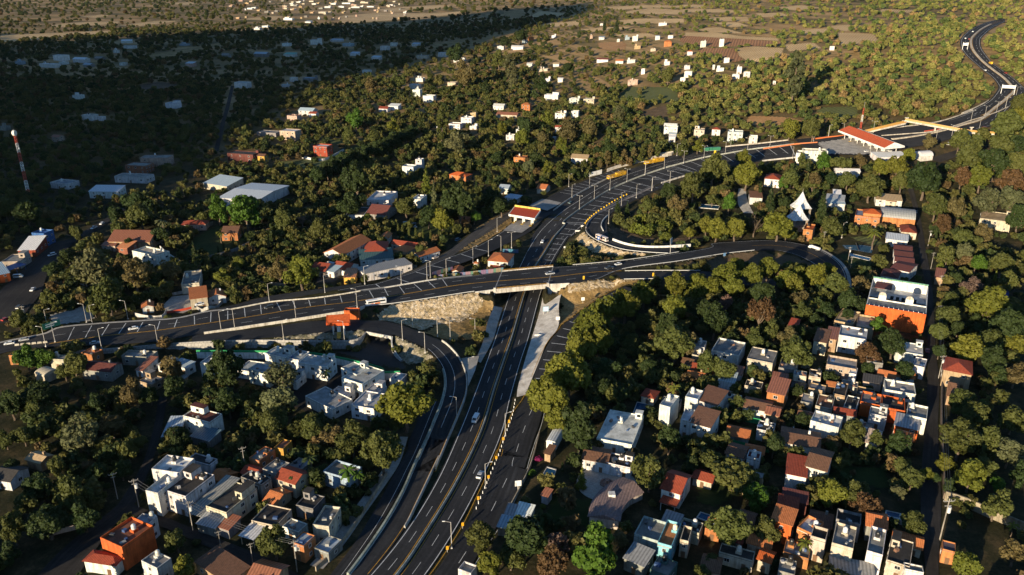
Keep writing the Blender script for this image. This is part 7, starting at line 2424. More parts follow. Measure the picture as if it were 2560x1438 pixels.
def vmesh(kind):
 if kind in VT:
  return VT[kind]
 parts=[]
 b,g,e,l=MB(),MB(),MB(),MB()
 wh=[]
 if kind in('car','pickup','suv'):
  L2={'car':2.2,'suv':2.35,'pickup':2.65}[kind]
  extr(b,[(-L2,.32),(L2,.32),(L2+.05,.55),(L2-.1,.8),(1.0,.95),(-L2+.1,.98),(-L2,.7)],1.8)
  zt=1.42 if kind=='car' else 1.75
  if kind=='pickup':
   pr=[(-.55,.95),(1.25,.95),(.65,zt-.06),(-.45,zt-.06)]
  elif kind=='suv':
   pr=[(-2.15,.95),(1.35,.95),(.75,zt-.06),(-2.0,zt-.06)]
  else:
   pr=[(-1.85,.95),(1.25,.95),(.45,zt-.06),(-1.15,zt-.06)]
  extr(g,pr,1.6,.03)
  extr(b,[(pr[3][0]-.05,zt-.07),(pr[2][0]+.05,zt-.07),(pr[2][0]-.1,zt),(pr[3][0]+.1,zt)],1.5)
  if kind=='pickup':
   e.box((-1.6,0,1.0),(1.9,1.45,.1))
  wh=[(x,y,.33)for x in(-L2*.62,L2*.62)for y in(-.82,.82)]
  for y in(-.62,.62):
   l.box((L2-.02,y,.68),(.12,.36,.16))
 elif kind=='van':
  extr(b,[(-2.5,.35),(2.5,.35),(2.55,.9),(2.0,1.2),(1.35,2.1),(-2.4,2.15),(-2.5,1.9)],1.9)
  extr(g,[(-2.2,1.25),(1.75,1.25),(1.36,1.9),(-2.2,1.9)],1.93,0)
  g.quad([(2.06,-.8,1.2),(2.06,.8,1.2),(1.46,.72,2.02),(1.46,-.72,2.02)])
  wh=[(x,y,.33)for x in(-1.6,1.6)for y in(-.88,.88)]
  for y in(-.65,.65):
   l.box((2.52,y,.8),(.1,.36,.2))
 elif kind=='bus':
  extr(b,[(-6,.45),(6,.45),(6.1,1.2),(5.75,3.1),(5.5,3.3),(-5.8,3.35),(-6,3.1)],2.5)
  extr(g,[(-5.3,1.75),(5.0,1.75),(4.9,2.75),(-5.3,2.75)],2.53,0)
  g.quad([(6.06,-1.1,1.45),(6.06,1.1,1.45),(5.86,1.05,2.9),(5.86,-1.05,2.9)])
  e.box((-.6,0,1.2),(3.2,2.54,.75))
  e.box((2.4,0,1.35),(1.6,2.535,.35))
  b.box((-2.5,0,3.42),(2.2,1.6,.22))
  wh=[(x,y,.45)for x in(-3.6,3.8)for y in(-1.14,1.14)]
  for y in(-.9,.9):
   l.box((6.08,y,.95),(.1,.4,.25))
 elif kind=='tanker':
  extr(b,[(2.6,.5),(4.9,.5),(5.0,1.4),(4.2,1.55),(3.9,2.5),(2.7,2.6)],2.3)
  b.tube((-4.6,0,1.75),(2.3,0,1.75),1.1,n=18)
  e.box((-1.2,0,.62),(7.4,1.2,.3))
  g.quad([(4.26,-.95,1.6),(4.26,.95,1.6),(3.98,.9,2.4),(3.98,-.9,2.4)])
  wh=[(x,y,.45)for x in(-3.6,-2.5,3.7)for y in(-.98,.98)]
 elif kind=='carrier':
  extr(b,[(8.6,.5),(10.9,.5),(11.0,1.6),(10.8,3.0),(10.2,3.2),(8.7,3.2)],2.5)
  g.quad([(11.02,-1.05,1.7),(11.02,1.05,1.7),(10.84,1.0,2.8),(10.84,-1.0,2.8)])
  for x0,x1,z1 in((1.2,8.4,3.0),(-11,.2,4.0)):
   b.box(((x0+x1)/2,0,.95),(x1-x0,2.5,.5))
   b.box(((x0+x1)/2,0,z1*.62),(x1-x0,2.3,z1*.5))
   for s in(-1,1):
    b.box(((x0+x1)/2,s*1.22,z1),(x1-x0,.12,.2))
    n_=int((x1-x0)/1.6)
    for i in range(n_+1):
     b.box((x0+(x1-x0)*i/n_,s*1.22,(1.2+z1)/2),(.18,.14,z1-1.2))
   e.box(((x0+x1)/2,0,z1*.62),(1.6,2.34,.9))
  wh=[(x,y,.45)for x in(9.6,3.0,1.9,-8.6,-7.5)for y in(-1.1,1.1)]
 elif kind=='trailer':
  extr(b,[(8.4,.5),(10.4,.5),(10.5,1.6),(10.2,2.9),(8.5,3.0)],2.4)
  g.quad([(10.52,-1.0,1.65),(10.52,1.0,1.65),(10.24,.95,2.7),(10.24,-.95,2.7)])
  for x0,x1 in((1.5,8.2),(-9.5,.6)):
   e.box(((x0+x1)/2,0,2.1),(x1-x0,2.5,2.6))
   b.box(((x0+x1)/2,0,.65),(x1-x0,1.4,.3))
  wh=[(x,y,.45)for x in(9.4,2.8,-7,-8.1)for y in(-1.1,1.1)]
 elif kind=='truck':
  extr(b,[(1.4,.5),(3.4,.5),(3.5,1.4),(3.2,2.5),(1.5,2.6)],2.2)
  g.quad([(3.52,-.9,1.5),(3.52,.9,1.5),(3.24,.85,2.35),(3.24,-.85,2.35)])
  e.box((-1.2,0,1.95),(4.8,2.3,2.3))
  e.box((-1.2,0,.6),(4.8,1.2,.3))
  wh=[(x,y,.45)for x in(-2.2,2.4)for y in(-1.0,1.0)]
 VT[kind]=(fixn(b.mesh('body',M['paint'])),fixn(g.mesh('windows',M['glass'])),e.mesh('panel',M['paint'])if e.v else None,l.mesh('lamps',M['lamp'])if l.v else None,wh)
 return VT[kind]
def vehicle(kind,label,k,x,y,dz,tx,ty,col,col2=(.5,.5,.5),cat=None,group=None,sc=1.0):
 p=atc(k,x,y,dz)if dz is not None else ats(k,x,y)
 q_=atc(k,tx,ty,dz)if dz is not None else ats(k,tx,ty)
 nm={'car':'car','suv':'car','pickup':'pickup_truck','van':'van','bus':'coach','tanker':'tank_lorry','carrier':'car_carrier_lorry','trailer':'covered_lorry','truck':'box_truck'}[kind]
 t=thing(nm,label,cat or{'car':'car','suv':'car','pickup':'pickup truck','van':'van','bus':'coach'}.get(kind,'lorry'),p,math.atan2(q_.y-p.y,q_.x-p.x),group)
 pitch=math.atan2(q_.z-p.z,math.hypot(q_.x-p.x,q_.y-p.y))
 t.location.z=p.z+.04
 sc*={'bus':.8,'tanker':.77,'carrier':.9,'trailer':.9,'truck':.85}.get(kind,.92)
 t.scale=(sc,)*3
 b,g,e,l,wh=vmesh(kind)
 o=link('body',b,t,col)
 link('windows',g,t)
 if e:
  link({'bus':'stripe','pickup':'load_bed','tanker':'chassis','carrier':'side_opening','trailer':'tarpaulin','truck':'box'}[kind],e,t,col2)
 if l:
  link('headlights',l,t)
 for w_ in wh:
  r=w_[2]/.33
  wo_=link('wheel',WHEEL,t,None,w_,scale=(r,1,r))
  link('rim',RIM,wo_,(.4,.4,.4))
 return t
WH,SV,DK,RDc,YL=(.75,.75,.74),(.42,.43,.44),(.03,.032,.036),(.35,.04,.03),(.68,.38,.03)
V=vehicle
V('van','white van coming towards the camera on the highway',16,1155,925,0,1110,1000,WH)
V('car','dark grey car with a bright nose on the right carriageway',17,1600,450,0,1640,380,SV)
V('car','white car on the highway just beyond the overpass',26,1895,725,0,1820,860,WH)
V('car','faint dark car on the far carriageway near the small toll canopy',21,1200,790,0,1080,880,(.06,.12,.13))
V('bus','white and orange coach on the boulevard near the dark red kiosk',13,215,965,5.5,-80,1015,WH,(.62,.16,.03))
V('bus','pinkish white coach on the loop road',14,1090,215,4.3,1200,262,(.62,.52,.47),(.5,.2,.1))
V('pickup','silver pickup crossing the overpass',14,400,672,BR,300,685,SV,DK)
V('pickup','black pickup right of the overpass',14,1190,598,6.2,1050,625,DK,DK)
V('car','white car ahead of the black pickup right of the overpass',14,1305,548,6.1,1200,570,WH)
V('suv','black car with long shadow on the boulevard',12,1030,590,4.3,900,615,DK)
V('car','white car among the rumble bars on the boulevard',11,1778,872,2.8,1650,895,WH)
V('car','white taxi at the left junction beside the pale blocks',11,130,1070,.5,30,1085,WH)
V('car','white car with a dark roof on the lower boulevard lane',11,1265,1065,2.1,1380,1050,SV)
V('car','silver car turning at the left junction',11,325,1020,.8,260,1030,SV)
V('car','white car driving down the town avenue',11,440,352,.2,400,385,WH)
V('suv','dark car parked on the town avenue in the shade',11,260,590,.2,330,540,DK)
V('car','red car at the left edge of the junction',11,80,748,.2,150,720,RDc)
V('pickup','white pickup on the upper avenue beside dark trees',4,700,272,.2,640,300,WH,DK)
V('car','white car behind the pickup on the upper avenue',4,760,240,.2,720,262,WH)
V('suv','white car parked by the shop with red and white roof',4,388,474,.2,330,490,WH)
V('van','grey van parked at the shops on the avenue',4,138,638,.2,200,632,SV)
V('tanker','white tank lorry parked in the bend before the orange gate house',15,1680,448,1.9,1590,415,WH,DK)
V('carrier','yellow car carrier lorry, the lower of two, by the chevron lane',21,1815,445,.35,1655,510,YL,DK)
V('carrier','yellow car carrier lorry, the upper of two, by the white wall',21,2315,255,.35,2130,318,YL,DK)
V('trailer','green covered lorry with trailer and white cab on the far carriageway',22,930,525,.35,735,560,WH,(.05,.22,.12))
V('car','white car parked under the big orange roof of the left toll office',12,105,548,3.6,40,560,WH)
V('car','white car in the fenced car park by the yellow round tree',12,1690,145,None,1640,170,WH)
V('car','dark blue car parked inside the toll compound',26,1000,1085,None,950,1075,(.02,.06,.14))
V('car','white car on the lawn by the cypresses',26,185,528,None,120,520,WH)
V('car','pale car parked at the frontage road fork',26,470,938,2.8,420,955,(.6,.5,.42))
V('suv','dark blue car parked beside the frontage road',26,770,700,None,850,650,(.1,.2,.28))
V('car','white car entering under the main toll canopy',23,672,745,.5,740,735,WH)
V('car','white car at the last booth of the main toll canopy',23,930,735,.5,1000,725,WH)
V('car','white car high on the far bend',24,1535,640,.5,1600,600,WH)
V('car','white car in the middle of the far bend, upper one',24,1385,775,.5,1400,720,WH)
V('car','white car in the middle of the far bend, lower one',24,1420,872,.5,1420,800,WH)
V('car','red car next to the white ones on the far bend',24,1458,790,.5,1470,730,RDc)
V('truck','yellow truck on the right lanes of the far bend',24,1885,1285,.5,1760,1180,YL,YL)
V('car','white car on the left lanes of the far bend below the gantry sign',25,1775,135,.5,1650,40,WH)
V('car','red car on the right lanes above the white sign gantry',25,2185,190,.5,2080,110,RDc)
V('truck','white box truck on the side street below the yellow footbridge',23,2060,700,.3,1950,740,WH,WH)
V('truck','white truck half under trees left of the side street',23,1795,660,.3,1700,640,WH,WH)
V('car','red car under the end of the yellow footbridge',23,2240,430,.5,2350,400,RDc)
V('car','white car parked beside the arcade house',6,620,1395,None,640,1350,WH)
V('van','white van parked near the villa garden',9,826,345,None,830,310,WH)
V('car','dark car at the top of the cobbled lane',6,1752,155,None,1740,60,SV)
V('car','red and blue car on the lower cobbled lane',6,1842,1190,None,1840,1100,(.25,.04,.06))
V('pickup','white pickup by the dark red house in the shade',1,1800,1222,None,1850,1215,WH,DK)
V('car','white car behind the long garden wall',4,1978,335,None,1920,350,WH)
cp=thing('carport','small pale blue carport roof among the cypresses','carport',ats(26,130,510),.2)
mb=MB()
mb.box((0,0,2.6),(8,5,.15))
mb.build('roof',M['sheet'],cp,LB)
mb=MB()
for x_ in(-3.8,3.8):
 for y_ in(-2.3,2.3):
  p_=MB()
  p_.box((x_,y_,1.25),(.15,.15,2.5))
  p_.build('post',M['steel'],cp,(.5,.5,.5))
# ---------------------------------------------------------------- trees
def crown_mesh(name,lobes,n,leaf,m,seed,flat_=1.0,droop=0.0):
 rn=np.random.default_rng(seed)
 L=np.array(lobes,float)
 w=L[:,3]**2
 k=rn.choice(len(L),int(n*1.9),p=w/w.sum())
 d=rn.normal(size=(len(k),3))
 d/=np.linalg.norm(d,axis=1)[:,None]
 rr=L[k,3]*(1.0-.28*rn.random(len(k))**2)
 wob=1+.16*np.sin(d[:,0]*5+k)*np.sin(d[:,1]*6+2*k)+.12*np.sin(d[:,2]*9+k)
 p=L[k,:3]+d*(rr*wob)[:,None]*np.array((1,1,flat_))
 keep=np.ones(len(k),bool)
 for i,l in enumerate(L):
  q=(p-l[:3])/np.array((1,1,flat_))
  keep&=~((np.linalg.norm(q,axis=1)<l[3]*.72)&(k!=i))
 p,d=p[keep][:n],d[keep][:n]
 n=len(p)
 nrm=d+rn.normal(size=(n,3))*.55+np.array((0,0,.25))
 nrm/=np.linalg.norm(nrm,axis=1)[:,None]
 a=np.cross(nrm,rn.normal(size=(n,3)))
 a/=np.linalg.norm(a,axis=1)[:,None]
 b=np.cross(nrm,a)
 s=leaf*(.6+.8*rn.random(n))[:,None]
 b=b*(.55+.4*rn.random(n))[:,None]
 bend=nrm*(s*.22)
 v=np.stack([p-a*s-bend,p-b*s,p+a*s-bend,p+b*s],1)
 v[:,:,2]-=droop*s
 me=bpy.data.meshes.new(name)
 me.vertices.add(n*4)
 me.vertices.foreach_set('co',v.ravel())
 me.loops.add(n*4)
 me.loops.foreach_set('vertex_index',np.arange(n*4))
 me.polygons.add(n)
 me.polygons.foreach_set('loop_start',np.arange(0,n*4,4))
 me.materials.append(m)
 me.update(calc_edges=True)
 return me
def lobes_for(kind,seed):
 r=random.Random(seed)
 out=[]
 if kind=='round':
  ox,oy,sz_=r.uniform(-.15,.15),r.uniform(-.15,.15),r.uniform(.85,1.3)
  out=[(ox,oy,1.2,r.uniform(.5,.66))]
  for i in range(r.randint(9,15)):
   a,e=r.uniform(0,6.28),r.uniform(-.6,1.3)
   q=r.uniform(.4,.8)
   out.append((ox+q*math.cos(a)*math.cos(e),oy+q*math.sin(a)*math.cos(e),1.2+q*sz_*math.sin(e),r.uniform(.16,.42)))
 elif kind=='umbrella':
  for i in range(13):
   a,q=i*2.4,.78*math.sqrt((i+.5)/13)
   out.append((q*math.cos(a),q*math.sin(a),1.15-.28*q+r.uniform(-.08,.1),r.uniform(.2,.36)))
 elif kind=='lumpy':
  for i in range(15):
   a,e=i*2.4+r.uniform(-.3,.3),r.uniform(-.6,1.3)
   q=r.uniform(.5,.74)
   out.append((q*math.cos(a)*math.cos(e),q*math.sin(a)*math.cos(e),1.2+q*1.05*math.sin(e),r.uniform(.22,.36)))
  out.append((0,0,1.15,.55))
 elif kind=='loose':
  for i in range(20):
   a,q=i*2.4,r.uniform(.15,.78)
   out.append((q*math.cos(a),q*math.sin(a),1.2+r.uniform(-.6,.9)*(1.1-q),r.uniform(.2,.34)))
 elif kind=='tall':
  for i in range(12):
   z=.9+2.6*i/11
   a,q=i*2.4,.5*math.sin(math.pi*(i+1.5)/14)
   out.append((q*math.cos(a),q*math.sin(a),z,r.uniform(.3,.5)*(1-.3*i/11)))
 elif kind=='cone':
  for i in range(15):
   f=i/14
   a,q=i*2.4,.5*(1-f)
   out.append((q*math.cos(a),q*math.sin(a),.5+4.4*f,.52*(1-f)+.08))
 elif kind=='cypress':
  for i in range(12):
   f=i/11
   out.append((.12*math.cos(i*2.4),.12*math.sin(i*2.4),.5+8.6*f,.85*(1-f**2.2)**.6+.12))
 elif kind=='bush':
  for i in range(7):
   a,q=i*2.4,r.uniform(.2,.6)
   out.append((q*math.cos(a),q*math.sin(a),.35+r.uniform(0,.35),r.uniform(.3,.5)))
 return out
def limb(mb,a,b,r0,r1,r,n=3):
 """a bent limb"""
 a,b=Vector(a),Vector(b)
 p=a
 for i in range(1,n+1):
  q=a.lerp(b,i/n)
  if i<n:
   q+=Vector((r.uniform(-1,1),r.uniform(-1,1),r.uniform(-.5,1)))*(b-a).length*.07
  mb.tube(p,q,r0+(r1-r0)*(i-1)/n,r0+(r1-r0)*i/n,6,cap=False)
  p=q
def trunk_mesh(kind,lobes,seed):
 r=random.Random(seed)
 mb=MB()
 top={'round':.7,'umbrella':.6,'lumpy':.6,'loose':.55,'tall':2.6,'cone':4,'cypress':2,'bush':.2}.get(kind,.6)
 limb(mb,(0,0,-.1),(0,0,top),.085 if kind not in('cypress',)else .12,.055,r)
 for l in(lobes[::2]if kind in('round','umbrella','lumpy','loose','bush')else[]):
  limb(mb,(0,0,top*r.uniform(.7,1)),l[:3],.045,.014,r)
 return mb.mesh('trunk',M['bark'])
PROTO={}
for kind,nv,n,leaf,cz in(('round',5,2300,.085,1.25),('umbrella',3,1800,.085,1.1),('lumpy',5,2900,.08,1.2),('loose',4,2000,.075,1.2),('tall',1,2000,.1,2.1),('cone',1,1700,.11,2.2),('cypress',1,1500,.22,4.6),('bush',2,700,.11,.45)):
 for v in range(nv):
  lb=lobes_for(kind,31*v+len(kind))
  PROTO.setdefault(kind,[]).append((crown_mesh('crown',lb,n,leaf,M['leaf'],v+5),trunk_mesh(kind,lb,v),cz))
# bare tree: branching twigs, very few leaves
r=random.Random(5)
mb=MB()
limb(mb,(0,0,-.1),(0,0,.6),.09,.07,r)
for i in range(11):
 a=i*2.4
 e=Vector((math.cos(a)*r.uniform(.4,.8),math.sin(a)*r.uniform(.4,.8),r.uniform(1.2,2.0)))
 limb(mb,(0,0,r.uniform(.45,.65)),e,.05,.02,r)
 for j in range(4):
  s=Vector((0,0,.6)).lerp(e,r.uniform(.5,.95))
  limb(mb,s,s+Vector((r.uniform(-.4,.4),r.uniform(-.4,.4),r.uniform(.1,.5))),.018,.007,r,2)
PROTO['bare']=[(crown_mesh('crown',lobes_for('loose',3),180,.05,M['leaf'],2),mb.mesh('trunk',M['bark']),1.2)]
# palm: curved fronds on a slim trunk
mb,tb=MB(),MB()
limb(tb,(0,0,-.1),(.1,0,3.0),.13,.09,r)
for i in range(16):
 a,up=i*2.4,r.uniform(-.1,.9)
 pr,pw=Vector((.1,0,3.0)),.05
 dirv=Vector((math.cos(a),math.sin(a),up))
 sidev=Vector((-math.sin(a),math.cos(a),0))
 for s in range(5):
  nx=pr+dirv*.24
  dirv.z-=.32
  w=.17*math.sin(math.pi*(s+1)/6)+.02
  for sg in(-1,1):
   mb.quad([pr,nx,nx+sidev*sg*w-Vector((0,0,w*.6)),pr+sidev*sg*pw-Vector((0,0,pw*.6))])
  pr,pw=nx,w
PROTO['palm']=[(mb.mesh('fronds',M['leaf']),tb.mesh('trunk',M['bark']),2.9)]
TC={'o':((.080,.090,.023),'olive green'),'d':((.034,.052,.015),'dark green'),'y':((.118,.124,.018),'golden green'),'b':((.060,.115,.014),'bright green'),'r':((.098,.058,.026),'rust brown'),'n':((.115,.092,.036),'dry brown'),'g':((.098,.104,.046),'grey green'),'l':((.115,.130,.020),'lime green'),'p':((.15,.095,.075),'pinkish brown'),'m':((.25,.02,.10),'magenta')}
WORD={'round':'round crowned tree','umbrella':'spreading tree','lumpy':'billowy tree','loose':'loose airy tree','tall':'tall narrow tree','cone':'conical conifer','cypress':'slim cypress','bush':'bushy shrub','bare':'almost bare tree','palm':'palm'}
CATG={'cypress':'cypress','palm':'palm tree','bush':'shrub','cone':'conifer'}
TREES=[]
def tree(kind,px,py,rpx,c,seed):
 r=random.Random(seed)
 crown,trunk,cz=r.choice(PROTO[kind])
 rad=4.0
 rpx*=1.0 if kind in('cypress','cone','palm')else .95 if 2250<px<2450 and py>480 else 1.1 if kind=='lumpy' else 1.16
 py+=.12*rpx if kind=='lumpy' else 0
 for _ in range(5):
  p=at(px,py,cz*rad)
  dep=proj(p)[2]
  rad=rpx*dep/FPX
 p=Vector((p.x,p.y,gz(p.x,p.y)-.05))
 nm={'cypress':'cypress_tree','palm':'palm_tree','bush':'shrub','cone':'conifer_tree'}.get(kind,'tree')
 t=thing(nm,None,CATG.get(kind,'tree'),p,r.uniform(0,6.28))
 t.scale=(rad*r.uniform(.86,1.12),rad*r.uniform(.86,1.12),rad*r.uniform(.88,1.16)if kind!='cypress' else rad)
 col=TC[c][0]
 j=r.uniform(.85,1.18)
 o=link('fronds' if kind=='palm' else 'crown',crown,t,(col[0]*j*r.uniform(.93,1.07),col[1]*j,col[2]*j))
 link('trunk',trunk,t)
 auto(t,'%s %s'%(TC[c][1],WORD[kind]),CATG.get(kind,'tree'),{'cypress':'garden cypresses','palm':'palms in the gardens','bush':'shrubs by the roads and gardens','cone':'garden conifers'}.get(kind,'trees around the junction'),pos=p+Vector((0,0,cz*rad)))
 TREES.append((p.x,p.y,rad))
K=dict(R='round',U='umbrella',L='lumpy',S='loose',T='tall',C='cone',Y='cypress',B='bush',X='bare',P='palm')
